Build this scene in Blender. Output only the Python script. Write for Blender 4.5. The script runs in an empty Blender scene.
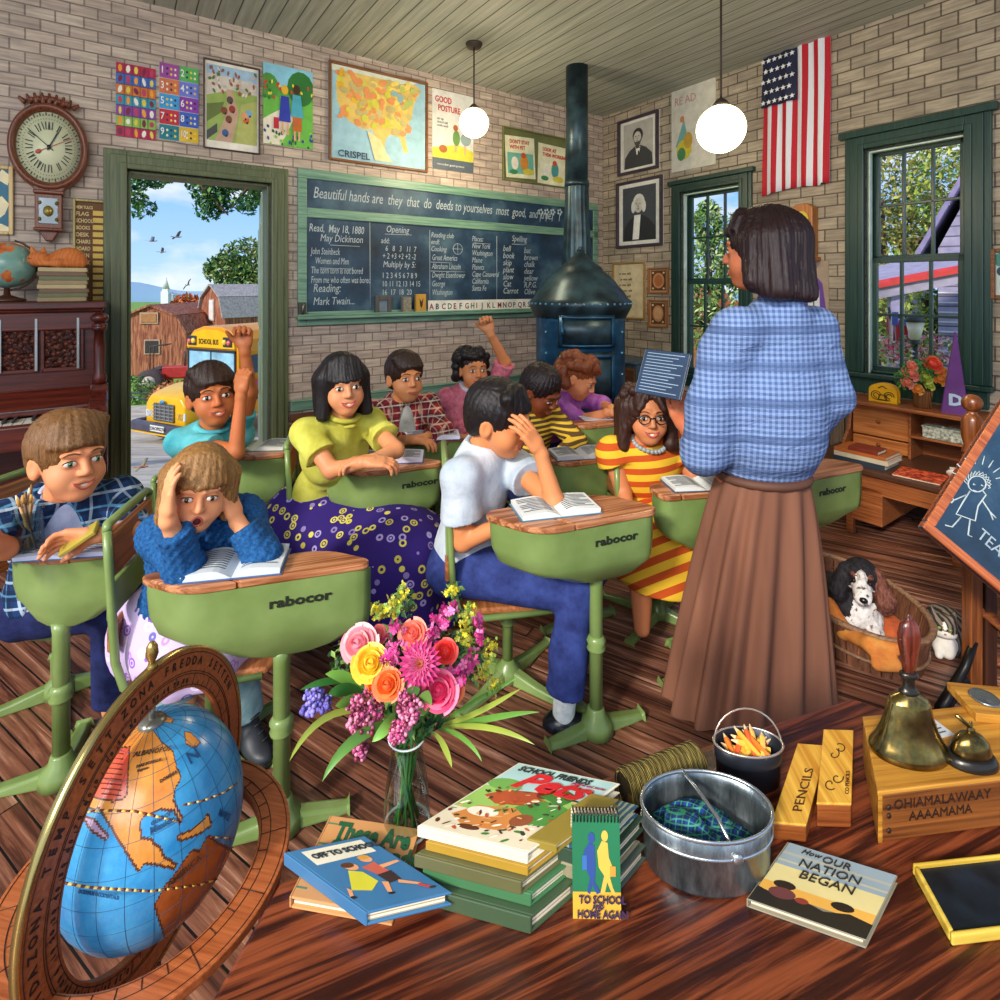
import bpy, bmesh, math, random
import numpy as np
from mathutils import Vector as V, Matrix as M, Euler, Quaternion
random.seed(7)
SC = bpy.context.scene
COL = SC.collection
PI = math.pi
# ---------------------------------------------------------------- camera
FPX, CX, HY, EYE = 546.0, 500.0, 287.0, 1.40
cd = bpy.data.cameras.new('camera'); cam = bpy.data.objects.new('camera', cd); COL.objects.link(cam)
cam.location = (0, 0, EYE); cam.rotation_euler = (PI/2, 0, 0)
cd.sensor_width = 36; cd.lens = 36*FPX/1000; cd.shift_y = -(500-HY)/1000; cd.clip_start = .05; cd.clip_end = 900
SC.camera = cam
# ---------------------------------------------------------------- view, world, sun
SC.view_settings.view_transform = 'Standard'; SC.view_settings.look = 'None'
SC.view_settings.exposure = 0.0; SC.view_settings.gamma = 1; SC.view_settings.use_curve_mapping = False
try:
    SC.cycles.max_bounces = 5; SC.cycles.diffuse_bounces = 3; SC.cycles.glossy_bounces = 3; SC.cycles.transmission_bounces = 5
    SC.cycles.transparent_max_bounces = 8; SC.cycles.use_denoising = True; SC.cycles.caustics_reflective = False; SC.cycles.caustics_refractive = False
    SC.cycles.sample_clamp_indirect = 4
except Exception: pass
W = bpy.data.worlds.new('sky'); SC.world = W; W.use_nodes = True
nt = W.node_tree; nt.nodes.clear()
def wn(t, **k):
    n = nt.nodes.new(t)
    for a, b in k.items(): setattr(n, a, b)
    return n
tc = wn('ShaderNodeTexCoord'); sep = wn('ShaderNodeSeparateXYZ'); nt.links.new(tc.outputs['Generated'], sep.inputs[0])
r1 = wn('ShaderNodeValToRGB'); nt.links.new(sep.outputs[2], r1.inputs[0])
e = r1.color_ramp.elements; e[0].position = 0; e[0].color = (.50, .74, 1, 1); e[1].position = .55; e[1].color = (.07, .24, .75, 1)
m2 = e.new(.2); m2.color = (.22, .50, .98, 1)
mp = wn('ShaderNodeMapping'); mp.inputs['Scale'].default_value = (5.5, 5.5, 12); mp.inputs['Location'].default_value = (.4, 2.1, .35); nt.links.new(tc.outputs['Generated'], mp.inputs[0])
no = wn('ShaderNodeTexNoise'); no.inputs['Scale'].default_value = 1.0; no.inputs['Detail'].default_value = 6; no.inputs['Roughness'].default_value = .5; nt.links.new(mp.outputs[0], no.inputs[0])
r2 = wn('ShaderNodeValToRGB'); nt.links.new(no.outputs[0], r2.inputs[0]); r2.color_ramp.elements[0].position = .46; r2.color_ramp.elements[1].position = .66
mx = wn('ShaderNodeMixRGB'); nt.links.new(r2.outputs[0], mx.inputs[0]); nt.links.new(r1.outputs[0], mx.inputs[1]); mx.inputs[2].default_value = (1, .97, .92, 1)
bg = wn('ShaderNodeBackground'); nt.links.new(mx.outputs[0], bg.inputs[0]); bg.inputs[1].default_value = 1.15
wo = wn('ShaderNodeOutputWorld'); nt.links.new(bg.outputs[0], wo.inputs[0])
sd = bpy.data.lights.new('sun', 'SUN'); sd.energy = 3.3; sd.angle = math.radians(7); sd.color = (1, .93, .82)
sun = bpy.data.objects.new('sun', sd); COL.objects.link(sun)
sun.rotation_euler = V((.50, .72, -.50)).to_track_quat('-Z', 'Y').to_euler()
def area(name, loc, d, size, en, col):
    l = bpy.data.lights.new(name, 'AREA'); l.shape = 'RECTANGLE'; l.size, l.size_y = size; l.energy = en; l.color = col
    o = bpy.data.objects.new(name, l); COL.objects.link(o); o.location = loc; o.rotation_euler = V(d).to_track_quat('-Z', 'Y').to_euler(); return o
area('room_fill_light', (-1.2, -1.6, 2.7), (.25, .85, -.42), (3.4, 1.6), 125, (1, .95, .88))  # added fill lamp behind the camera, unseen, brightens the dim room
# ---------------------------------------------------------------- pixel helpers
def P(px, py, Y): return V(((px-CX)/FPX*Y, Y, EYE-(py-HY)/FPX*Y))
def H(px, py, z=0.0): return P(px, py, (EYE-z)*FPX/(py-HY))
AX = V((.8206, .5715, 0)); AN = V((-.5715, .8206, 0))       # wall_left: right and into-the-wall
BX = V((.5715, -.8206, 0)); BN = V((.8206, .5715, 0))       # wall_right
CO = V((1.054, 5.587, 0)); CEIL = 3.14
FA = M(((AX.x, AN.x, 0, CO.x), (AX.y, AN.y, 0, CO.y), (0, 0, 1, 0), (0, 0, 0, 1)))
FB = M(((BX.x, BN.x, 0, CO.x), (BX.y, BN.y, 0, CO.y), (0, 0, 1, 0), (0, 0, 0, 1)))
def onw(F, px, py, off=0.0):
    """pixel -> (u, z) on the plane local y=off of wall frame F"""
    I = F.inverted(); o = I @ V((0, 0, EYE)); d = I.to_3x3() @ V(((px-CX)/FPX, 1, -(py-HY)/FPX))
    t = (off-o.y)/d.y; q = o+d*t
    return q.x, q.z
def UA(px, py, off=0.0): return onw(FA, px, py, off)
def UB(px, py, off=0.0): return onw(FB, px, py, off)
def T(x, y=None, z=None): return M.Translation(V(x) if y is None else V((x, y, z)))
def RX(a): return M.Rotation(a, 4, 'X')
def RY(a): return M.Rotation(a, 4, 'Y')
def RZ(a): return M.Rotation(a, 4, 'Z')
def frame(o, x, z=None, y=None):
    """matrix at o with x axis given and z (or y) hint"""
    x = V(x).normalized()
    if z is not None:
        y = V(z).cross(x).normalized(); z = x.cross(y)
    else:
        z = x.cross(V(y)).normalized(); y = z.cross(x)
    return M(((x.x, y.x, z.x, o[0]), (x.y, y.y, z.y, o[1]), (x.z, y.z, z.z, o[2]), (0, 0, 0, 1)))
# ---------------------------------------------------------------- materials
def lin(h, a=1.0):
    if isinstance(h, str):
        h = h.lstrip('#'); c = [int(h[i:i+2], 16)/255 for i in (0, 2, 4)]
        return tuple((x/12.92 if x <= .04045 else ((x+.055)/1.055)**2.4) for x in c)+(a,)
    return tuple(h)+((a,) if len(h) == 3 else ())
class G:
    def __init__(s, name):
        s.m = bpy.data.materials.new(name); s.m.use_nodes = True; s.t = s.m.node_tree; s.t.nodes.clear()
        s.out = s.t.nodes.new('ShaderNodeOutputMaterial'); s.b = s.t.nodes.new('ShaderNodeBsdfPrincipled'); s.t.links.new(s.b.outputs[0], s.out.inputs[0])
        s.co = s.t.nodes.new('ShaderNodeTexCoord').outputs['Object']
    def n(s, ty, ins=None, out=0, **k):
        n = s.t.nodes.new('ShaderNode'+ty)
        for a, b in k.items(): setattr(n, a, b)
        for a, b in (ins or {}).items(): s.put(n.inputs[a], b)
        return n.outputs[out]
    def put(s, i, v):
        if isinstance(v, bpy.types.NodeSocket): s.t.links.new(v, i)
        else:
            if hasattr(i.default_value, '__len__') and not hasattr(v, '__len__'): v = [v]*len(i.default_value)
            if hasattr(v, '__len__') and hasattr(i.default_value, '__len__') and len(v) > len(i.default_value): v = v[:len(i.default_value)]
            i.default_value = v
    def map(s, scale=(1, 1, 1), rot=(0, 0, 0), loc=(0, 0, 0), co=None): return s.n('Mapping', {0: co or s.co, 'Scale': scale, 'Rotation': rot, 'Location': loc})
    def noise(s, co, scale=5, detail=4, rough=.55, dist=0): return s.n('TexNoise', {'Vector': co, 'Scale': scale, 'Detail': detail, 'Roughness': rough, 'Distortion': dist})
    def ramp(s, f, stops, interp='LINEAR'):
        n = s.t.nodes.new('ShaderNodeValToRGB'); s.put(n.inputs[0], f); n.color_ramp.interpolation = interp; e = n.color_ramp.elements
        while len(e) < len(stops): e.new(.5)
        for k, (p, c) in enumerate(stops): e[k].position = p; e[k].color = lin(c)
        return n.outputs[0]
    def mix(s, f, a, b, bl='MIX'):
        n = s.t.nodes.new('ShaderNodeMixRGB'); n.blend_type = bl
        for i, v in enumerate((f, a, b)): s.put(n.inputs[i], lin(v) if isinstance(v, str) else v)
        return n.outputs[0]
    def math(s, op, a, b=0.0, c=0.0):
        n = s.t.nodes.new('ShaderNodeMath'); n.operation = op
        for i, v in enumerate((a, b, c)): s.put(n.inputs[i], v)
        return n.outputs[0]
    def xyz(s, co=None):
        n = s.t.nodes.new('ShaderNodeSeparateXYZ'); s.t.links.new(co or s.co, n.inputs[0]); return n.outputs
    def bump(s, h, st=.3, dist=.01): s.t.links.new(s.n('Bump', {'Height': h, 'Strength': st, 'Distance': dist}), s.b.inputs['Normal'])
    def done(s, col, rough=.6, metal=0, spec=.5):
        s.put(s.b.inputs['Base Color'], lin(col) if isinstance(col, str) else col); s.put(s.b.inputs['Roughness'], rough); s.put(s.b.inputs['Metallic'], metal); s.b.inputs['Specular IOR Level'].default_value = spec
        return s.m
MC = {}
def mat(col, rough=.55, metal=0, var=.18, vs=9, bump=0, spec=.5, name=None):
    """plain colour with slight mottling"""
    k = (col, rough, metal, var, vs, bump, spec)
    if k in MC: return MC[k]
    g = G(name or 'paint_'+str(col).strip('#')); c = lin(col)
    f = g.noise(g.co, vs, 3)
    lo = tuple(x*(1-var) for x in c[:3])+(1,); hi = tuple(min(1, x*(1+var)) for x in c[:3])+(1,)
    if bump: g.bump(g.noise(g.co, vs*8, 3), bump, .004)
    MC[k] = g.done(g.mix(g.ramp(f, [(.3, (0, 0, 0)), (.7, (1, 1, 1))]), lo, hi), rough, metal, spec)
    return MC[k]
def wood(name, c1, c2, axis=0, s=2.2, k=14, rough=.45, dark=None, bump=.12):
    key = ('w', c1, c2, axis, s, k, rough, dark)
    if key in MC: return MC[key]
    g = G('wood_'+name); sc = [k*s]*3; sc[axis] = s
    f = g.noise(g.map(sc), 1, 7, .62, .6)
    st = [(.3, dark or c1), (.45, c1), (.62, c2), (.8, c1)] if dark else [(.32, c1), (.68, c2)]
    c = g.ramp(f, st); g.bump(f, bump, .006)
    MC[key] = g.done(c, rough); return MC[key]
def emis(col, st):
    k = ('e', col, st)
    if k not in MC:
        g = G('glow'); g.put(g.b.inputs['Emission Color'], lin(col)); g.b.inputs['Emission Strength'].default_value = st; MC[k] = g.done(col, .5)
    return MC[k]
def glass(name='glass', col='#ffffff', rough=.02, al=.8, pw=2.0):
    k = ('g', name)
    if k not in MC:
        g = G(name); tr = g.t.nodes.new('ShaderNodeBsdfTransparent'); tr.inputs[0].default_value = lin(col); gl = g.t.nodes.new('ShaderNodeBsdfGlossy'); gl.inputs['Roughness'].default_value = rough
        mxs = g.t.nodes.new('ShaderNodeMixShader'); fr = g.t.nodes.new('ShaderNodeLayerWeight'); fr.inputs[0].default_value = .25
        g.t.links.new(g.math('MULTIPLY', g.math('POWER', fr.outputs['Facing'], pw), al), mxs.inputs[0]); g.t.links.new(tr.outputs[0], mxs.inputs[1]); g.t.links.new(gl.outputs[0], mxs.inputs[2]); g.t.links.new(mxs.outputs[0], g.out.inputs[0])
        MC[k] = g.m
    return MC[k]
# ---------------------------------------------------------------- objects
WM = {}
def tagp(o, label=None, cat=None, group=None, kind=None):
    for k, v in (('label', label), ('category', cat), ('group', group), ('kind', kind)):
        if v: o[k] = v
    return o
def thing(name, label, cat, loc=(0, 0, 0), rz=0.0, group=None, mw=None):
    o = bpy.data.objects.new(name, None); COL.objects.link(o); o.empty_display_size = .05
    m = mw if mw is not None else T(loc) @ RZ(rz)
    o.matrix_world = m; WM[o.name] = m.copy(); return tagp(o, label, cat, group)
def wm(o): return WM.get(o.name, M.Identity(4)) if o else M.Identity(4)
def inv(o): return wm(o).inverted()
class MB:
    """collects geometry; MB(M0) transforms all by M0"""
    def __init__(s, m0=None): s.v = []; s.f = []; s.mi = []; s.m0 = m0 or M.Identity(4); s.cur = 0; s.sm = []
    def add(s, vs, fs, smooth=False, m=None):
        b = len(s.v); mm = s.m0 @ m if m is not None else s.m0
        s.v += [tuple(mm @ V(p)) for p in vs]; s.f += [tuple(b+i for i in f) for f in fs]; s.mi += [s.cur]*len(fs); s.sm += [smooth]*len(fs); return s
    def mt(s, i): s.cur = i; return s
    def box(s, x0, x1, y0, y1, z0, z1, m=None):
        vs = [(x, y, z) for x in (x0, x1) for y in (y0, y1) for z in (z0, z1)]
        return s.add(vs, [(0, 1, 3, 2), (4, 6, 7, 5), (0, 4, 5, 1), (2, 3, 7, 6), (0, 2, 6, 4), (1, 5, 7, 3)], m=m)
    def prism(s, pts, z0, z1, m=None, smooth=False):
        n = len(pts); a = sum(pts[i][0]*pts[(i+1) % n][1]-pts[(i+1) % n][0]*pts[i][1] for i in range(n))
        if a < 0: pts = pts[::-1]
        vs = [(x, y, z0) for x, y in pts]+[(x, y, z1) for x, y in pts]
        return s.add(vs, [tuple(range(n))[::-1], tuple(range(n, 2*n))]+[(i, (i+1) % n, n+(i+1) % n, n+i) for i in range(n)], smooth, m)
    def lathe(s, prof, n=24, m=None, smooth=True, a0=0, a1=2*PI, cap=True, sx=1, sy=1):
        full = abs(a1-a0-2*PI) < 1e-6; k = n if full else n+1
        vs = []; fs = []
        for r, z in prof:
            for i in range(k):
                a = a0+(a1-a0)*i/n; vs.append((r*math.cos(a)*sx, r*math.sin(a)*sy, z))
        for j in range(len(prof)-1):
            for i in range(n):
                i2 = (i+1) % k; fs.append((j*k+i, j*k+i2, (j+1)*k+i2, (j+1)*k+i))
        if cap and full:
            if prof[0][0] > 1e-5: fs.append(tuple(range(k))[::-1])
            if prof[-1][0] > 1e-5: fs.append(tuple(range((len(prof)-1)*k, len(prof)*k)))
        return s.add(vs, fs, smooth, m)
    def tube(s, pts, r, n=8, m=None, close=False, smooth=True, flat=1.0):
        pts = [V(p) for p in pts]; k = len(pts); rs = r if hasattr(r, '__len__') else [r]*k
        vs = []; fs = []; up = None
        for i, p in enumerate(pts):
            d = (pts[(i+1) % k]-pts[i-1]) if close else (pts[min(i+1, k-1)]-pts[max(i-1, 0)])
            d = d.normalized() if d.length > 1e-9 else V((0, 0, 1))
            if up is None: up = V((0, 0, 1)) if abs(d.z) < .9 else V((1, 0, 0))
            a = d.cross(up).normalized(); b = a.cross(d).normalized(); up = b
            for j in range(n):
                t = 2*PI*j/n; vs.append(p+a*(math.cos(t)*rs[i])+b*(math.sin(t)*rs[i]*flat))
        for i in range(k if close else k-1):
            for j in range(n):
                i2 = (i+1) % k; fs.append((i*n+j, i*n+(j+1) % n, i2*n+(j+1) % n, i2*n+j))
        if not close: fs += [tuple(range(n))[::-1], tuple(range((k-1)*n, k*n))]
        return s.add(vs, fs, smooth, m)
    def ell(s, c, r, m=None, nu=16, nv=10, rot=None):
        r = r if hasattr(r, '__len__') else (r, r, r); mm = T(c)
        if rot is not None: mm = mm @ rot
        if m is not None: mm = m @ mm
        pr = [(max(math.sin(PI*i/nv), 1e-6), -math.cos(PI*i/nv)) for i in range(nv+1)]
        return s.lathe(pr, nu, mm @ M.Diagonal((*r, 1)), cap=False)
    def grid(s, fn, nu, nv, m=None, smooth=True):
        vs = [fn(i/nu, j/nv) for j in range(nv+1) for i in range(nu+1)]
        return s.add(vs, [(j*(nu+1)+i, j*(nu+1)+i+1, (j+1)*(nu+1)+i+1, (j+1)*(nu+1)+i) for j in range(nv) for i in range(nu)], smooth, m)
    def build(s, name, mats, parent=None, bevel=0, seg=2, solid=0, label=None, cat=None, group=None, kind=None, loc=None, sub=0, mw=None):
        me = bpy.data.meshes.new(name); vs = s.v
        if loc is not None: mw = T(loc)
        if mw is not None:
            I = mw.inverted(); vs = [tuple(I @ V(p)) for p in vs]
        me.from_pydata(vs, [], s.f)
        for m_ in (mats if isinstance(mats, (list, tuple)) else [mats]): me.materials.append(m_)
        me.polygons.foreach_set('material_index', s.mi); me.polygons.foreach_set('use_smooth', s.sm); me.update()
        o = bpy.data.objects.new(name, me); COL.objects.link(o)
        if parent: o.parent = parent; WM[o.name] = wm(parent).copy()
        elif mw is not None: o.matrix_world = mw; WM[o.name] = mw.copy()
        if bevel:
            b = o.modifiers.new('b', 'BEVEL'); b.width = bevel; b.segments = seg; b.limit_method = 'ANGLE'; b.angle_limit = .6
        if solid:
            b = o.modifiers.new('s', 'SOLIDIFY'); b.thickness = solid; b.offset = 0
        if sub:
            b = o.modifiers.new('u', 'SUBSURF'); b.levels = sub; b.render_levels = sub
        return tagp(o, label, cat, group, kind)
def kids(o): return [c for c in bpy.data.objects if c.parent == o]
def dup(o, mw=None, label=None, parent=None, group=None):
    src = wm(o); c = o.copy(); COL.objects.link(c)
    if parent is not None: c.parent = parent
    if mw is not None: c.matrix_world = mw; WM[c.name] = mw.copy()
    else: WM[c.name] = src
    if label: c['label'] = label
    if group: c['group'] = group
    for k in kids(o): dup(k, parent=c)
    return c
TXM = {}
def text(s, size, mw, m, parent=None, name='lettering', shear=0, ext=.0006, align='LEFT', bold=0, sx=1, line=1.0, **tg):
    cu = bpy.data.curves.new(name, 'FONT'); cu.body = s; cu.size = size; cu.shear = shear; cu.extrude = ext; cu.align_x = align; cu.offset = bold; cu.resolution_u = 2; cu.space_line = line
    cu.materials.append(m); o = bpy.data.objects.new(name, cu); COL.objects.link(o)
    o.parent = parent; TXM[o.name] = inv(parent) @ mw @ M.Diagonal((sx, 1, 1, 1))
    return tagp(o, **tg)
UP = RX(PI/2)    # makes text (xy) stand on a wall's xz plane facing local -y
# ---------------------------------------------------------------- implicit surfaces
def nrm(a): return np.sqrt((a*a).sum(-1))
class SD:
    def __init__(s): s.p = []
    def cap(s, a, b, ra, rb=None, k=.01, c=0, t=0, flat=None, sub=False):
        rb = ra if rb is None else rb; a = np.array(a, float); b = np.array(b, float); R = max(ra, rb)
        s.p.append(('cap', (a, b, ra+t, rb+t, flat), k, c, sub, np.minimum(a, b)-R-t, np.maximum(a, b)+R+t)); return s
    def ell(s, ce, r, rot=None, k=.01, c=0, t=0, sub=False):
        r = np.array(r if hasattr(r, '__len__') else (r, r, r), float)+t; R = r.max(); ce = np.array(ce, float)
        A = np.array(rot.to_3x3()) if rot is not None else None
        s.p.append(('ell', (ce, r, A), k, c, sub, ce-R, ce+R)); return s
    def half(s, o, n, R, k=.004):
        """cut away a ball region beyond plane (o,n) within R"""
        o = np.array(o, float); s.p.append(('half', (o, np.array(V(n).normalized()), R), k, 0, True, o-R, o+R)); return s
    def box(s, ce, h, rot=None, r=.005, k=.01, c=0, sub=False):
        ce = np.array(ce, float); R = float(np.linalg.norm(h))+r; A = np.array(rot.to_3x3()) if rot is not None else None
        s.p.append(('box', (ce, np.array(h, float), A, r), k, c, sub, ce-R, ce+R)); return s
    def xf(s, m, src):
        """append src's prims transformed by rigid+uniform matrix m"""
        sc = m.to_scale().x; R3 = m.to_3x3().normalized()
        tp = lambda q: np.array(m @ V(q))
        for ty, a, k, c, sub, lo, hi in src.p:
            if ty == 'cap': s.cap(tp(a[0]), tp(a[1]), a[2]*sc, a[3]*sc, k*sc, c, 0, a[4], sub)
            elif ty == 'ell': s.ell(tp(a[0]), a[1]*sc, R3 @ (M(a[2].tolist()) if a[2] is not None else M.Identity(3)), k*sc, c, 0, sub)
            elif ty == 'box': s.box(tp(a[0]), a[1]*sc, R3 @ (M(a[2].tolist()) if a[2] is not None else M.Identity(3)), a[3]*sc, k*sc, c, sub)
            elif ty == 'half': s.half(tp(a[0]), R3 @ V(a[1]), a[2]*sc, k*sc)
        return s
    @staticmethod
    def d(ty, a, X):
        if ty == 'cap':
            A, B, ra, rb, flat = a; ba = B-A; L2 = max(float(ba @ ba), 1e-12); t = ((X-A) @ ba)/L2; tc_ = np.clip(t, 0, 1)
            D = nrm(X-A-tc_[..., None]*ba)-(ra+tc_*(rb-ra))
            if flat:
                L = L2**.5
                if flat in ('b', 'ab'): D = np.maximum(D, (t-1)*L)
                if flat in ('a', 'ab'): D = np.maximum(D, -t*L)
            return D
        if ty == 'ell':
            C, r, A = a; q = X-C
            if A is not None: q = q @ A
            k0 = nrm(q/r); k1 = nrm(q/(r*r))+1e-9; return k0*(k0-1)/k1
        if ty == 'box':
            C, h, A, r = a; q = X-C
            if A is not None: q = q @ A
            q = np.abs(q)-(h-r); return nrm(np.maximum(q, 0))+np.minimum(q.max(-1), 0)-r
        if ty == 'half':
            o, n, R = a; q = X-o; return np.maximum(-(q @ n), nrm(q)-R)
    @staticmethod
    def comb(D, C, d, k, c, sub):
        if sub:
            h = np.maximum(k-np.abs(D+d), 0)/k; return np.maximum(D, -d)+h*h*k*.25, C
        C = np.where(d < D, c, C) if C is not None else None
        h = np.maximum(k-np.abs(D-d), 0)/k; return np.minimum(D, d)-h*h*k*.25, C
    def ev(s, X):
        X = np.asarray(X, float); D = np.full(X.shape[:-1], 9.)
        for ty, a, k, c, sub, lo, hi in s.p: D, _ = SD.comb(D, None, SD.d(ty, a, X), k, c, sub)
        return D
    def mesh(s, name, mats, parent=None, h=.005, disp=None, smooth=True, **kw):
        ad = [q for q in s.p if not q[4]]
        lo = np.min([q[5] for q in ad], 0)-3*h-.01; hi = np.max([q[6] for q in ad], 0)+3*h+.01
        n = np.ceil((hi-lo)/h).astype(int)+1
        D = np.full(n, .5, np.float32); C = np.zeros(n, np.int8)
        for ty, a, k, c, sub, l, u in s.p:
            i0 = np.clip(np.floor((l-k-2*h-lo)/h).astype(int), 0, n); i1 = np.clip(np.ceil((u+k+2*h-lo)/h).astype(int)+1, 0, n)
            if (i1 <= i0).any(): continue
            X = np.stack(np.meshgrid(*[lo[q]+h*np.arange(i0[q], i1[q]) for q in range(3)], indexing='ij'), -1)
            sl = tuple(slice(i0[q], i1[q]) for q in range(3))
            D[sl], C[sl] = SD.comb(D[sl], C[sl], SD.d(ty, a, X), k, c, sub)
        if disp is not None:
            I = np.nonzero(np.abs(D) < 4*h+.02); X = lo+h*np.stack(I, -1); D[I] = D[I]+disp(X).astype(np.float32)
        vs, fs, ci = nets(D, C, lo, h)
        me = bpy.data.meshes.new(name); I = np.array(inv(parent)) if parent else np.eye(4)
        vs = vs @ I[:3, :3].T+I[:3, 3]
        me.vertices.add(len(vs)); me.vertices.foreach_set('co', vs.astype(np.float32).ravel())
        me.loops.add(len(fs)*4); me.loops.foreach_set('vertex_index', fs.astype(np.int32).ravel())
        me.polygons.add(len(fs)); me.polygons.foreach_set('loop_start', np.arange(len(fs), dtype=np.int32)*4)
        me.polygons.foreach_set('material_index', ci.astype(np.int32)); me.polygons.foreach_set('use_smooth', np.ones(len(fs), bool))
        me.update(); me.validate()
        for m_ in (mats if isinstance(mats, (list, tuple)) else [mats]): me.materials.append(m_)
        o = bpy.data.objects.new(name, me); COL.objects.link(o)
        if parent: o.parent = parent; WM[o.name] = wm(parent).copy()
        return tagp(o, **kw)
def nets(D, C, lo, h):
    S = D < 0
    c = [S[i:S.shape[0]-1+i, j:S.shape[1]-1+j, k:S.shape[2]-1+k] for i in (0, 1) for j in (0, 1) for k in (0, 1)]
    al = c[0].copy(); an = c[0].copy()
    for q in c[1:]: al &= q; an |= q
    A = an & ~al; I = np.stack(np.nonzero(A), -1); N = len(I)
    idx = np.full(A.shape, -1, np.int32); idx[tuple(I.T)] = np.arange(N)
    cor = np.array([(i, j, k) for i in (0, 1) for j in (0, 1) for k in (0, 1)])
    val = np.stack([D[tuple((I+q).T)] for q in cor], -1)
    acc = np.zeros((N, 3)); cnt = np.zeros(N)
    for a in range(8):
        for b in range(a+1, 8):
            if np.abs(cor[a]-cor[b]).sum() != 1: continue
            va, vb = val[:, a], val[:, b]; m = (va < 0) != (vb < 0)
            t = np.where(m, va/np.where(m, va-vb, 1), 0)
            p = cor[a]+t[:, None]*(cor[b]-cor[a]); acc[m] += p[m]; cnt[m] += 1
    vs = lo+h*(I+acc/np.maximum(cnt, 1)[:, None]); fs = []; ci = []
    for ax in range(3):
        u, v = (ax+1) % 3, (ax+2) % 3
        s0 = [slice(None)]*3; s1 = [slice(None)]*3; s0[ax] = slice(0, -1); s1[ax] = slice(1, None)
        a, b = S[tuple(s0)], S[tuple(s1)]; J = np.stack(np.nonzero(a != b), -1)
        ok = (J[:, u] > 0) & (J[:, v] > 0) & (J[:, u] < S.shape[u]-1) & (J[:, v] < S.shape[v]-1); J = J[ok]
        if not len(J): continue
        eu = np.zeros(3, int); eu[u] = 1; ev = np.zeros(3, int); ev[v] = 1
        q = np.stack([idx[tuple((J-eu-ev).T)], idx[tuple((J-ev).T)], idx[tuple(J.T)], idx[tuple((J-eu).T)]], -1)
        fl = ~S[tuple(J.T)]; q[fl] = q[fl][:, ::-1]; fs.append(q); ci.append(C[tuple(J.T)])
    return vs, np.concatenate(fs), np.concatenate(ci)
# ================================================================ ROOM
def brick(name, c1, c2, mort, bw, bh, ms=.006, dirt=.35):
    g = G(name); x = g.xyz(); co = g.n('CombineXYZ', {0: x[0], 1: x[2]})
    wob = g.noise(g.co, 6, 2); co = g.n('VectorMath', {0: co, 1: g.n('VectorMath', {0: g.n('TexNoise', {'Vector': g.co, 'Scale': 9}, out=1), 1: (.006, .006, 0)}, operation='MULTIPLY')}, operation='ADD')
    n = g.t.nodes.new('ShaderNodeTexBrick'); g.put(n.inputs['Vector'], co); n.inputs['Color1'].default_value = lin(c1); n.inputs['Color2'].default_value = lin(c2); n.inputs['Mortar'].default_value = lin(mort)
    n.inputs['Scale'].default_value = 1; n.inputs['Brick Width'].default_value = bw; n.inputs['Row Height'].default_value = bh; n.inputs['Mortar Size'].default_value = ms; n.inputs['Mortar Smooth'].default_value = .25; n.inputs['Bias'].default_value = -.1
    c = g.mix(g.math('MULTIPLY', g.ramp(g.noise(g.co, 3.5, 6, .65), [(.35, (1, 1, 1)), (.62, (0, 0, 0))]), dirt), n.outputs[0], mort)
    c = g.mix(.35, c, g.ramp(g.noise(g.map((5, 1, 60)), 1, 4), [(.35, '#8a7c74'), (.65, '#fff2e2')]), 'OVERLAY')
    h = g.math('ADD', g.math('MULTIPLY', n.outputs[1], -1.0), g.math('MULTIPLY', g.noise(g.co, 40, 4), .35)); g.bump(h, .55, .012)
    return g.done(c, .75, spec=.25)
brickA = brick('painted_brick', '#c9bcaf', '#a89b92', '#857a73', .13, .066,.0045)
brickB = brick('painted_block', '#b5ab98', '#978f80', '#625a4f', .165, .082, .005)
def wall(F, name, u0, u1, z0, z1, holes, th, m):
    us = sorted({u0, u1, *[h[0] for h in holes], *[h[1] for h in holes]}); zs = sorted({z0, z1, *[h[2] for h in holes], *[h[3] for h in holes]})
    b = MB(F)
    for a, c in zip(us, us[1:]):
        for d, e_ in zip(zs, zs[1:]):
            if any(h[0]-1e-6 <= a and c <= h[1]+1e-6 and h[2]-1e-6 <= d and e_ <= h[3]+1e-6 for h in holes): continue
            b.box(a, c, 0, th, d, e_)
    return b.build(name, m, mw=F, kind='structure')
dl, dr = UA(127, 170)[0], UA(270, 200)[0]; dt = UA(127, 170)[1]
w1 = (UB(682, 180)[0], UB(741, 180)[0], UB(682, 372)[1], UB(682, 193)[1])
w2 = (UB(866, 150)[0], UB(966, 130)[0], UB(866, 372)[1], UB(866, 150)[1])
TH = .15
wall(FA, 'wall_left', -6.4, 0, -.12, CEIL, [(dl, dr, 0, dt)], TH, brickA)
wall(FB, 'wall_right', 0, 4.9, -.12, CEIL, [(w1[0], w1[1], w1[2], w1[3]), (w2[0], w2[1], w2[2], w2[3])], TH, brickB)
# floor boards
FY = RZ(math.atan2(546, -900))        # board direction (towards the far left)
g = G('floor_boards'); n = g.t.nodes.new('ShaderNodeTexBrick'); n.offset = .37; n.inputs['Scale'].default_value = 1
x = g.xyz(); row = g.math('FLOOR', g.math('DIVIDE', x[1], .074)); sh_ = g.n('TexWhiteNoise', {'W': row}, noise_dimensions='1D')
g.put(n.inputs['Vector'], g.n('CombineXYZ', {0: g.math('ADD', x[0], g.math('MULTIPLY', sh_, 2.6)), 1: x[1]}))
for k_, v_ in (('Brick Width', 2.6), ('Row Height', .074), ('Mortar Size', .003), ('Mortar Smooth', .2), ('Bias', 0)): n.inputs[k_].default_value = v_
n.inputs['Color1'].default_value = (0, 0, 0, 1); n.inputs['Color2'].default_value = (1, 1, 1, 1); n.inputs['Mortar'].default_value = (.5, .5, .5, 1)
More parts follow.
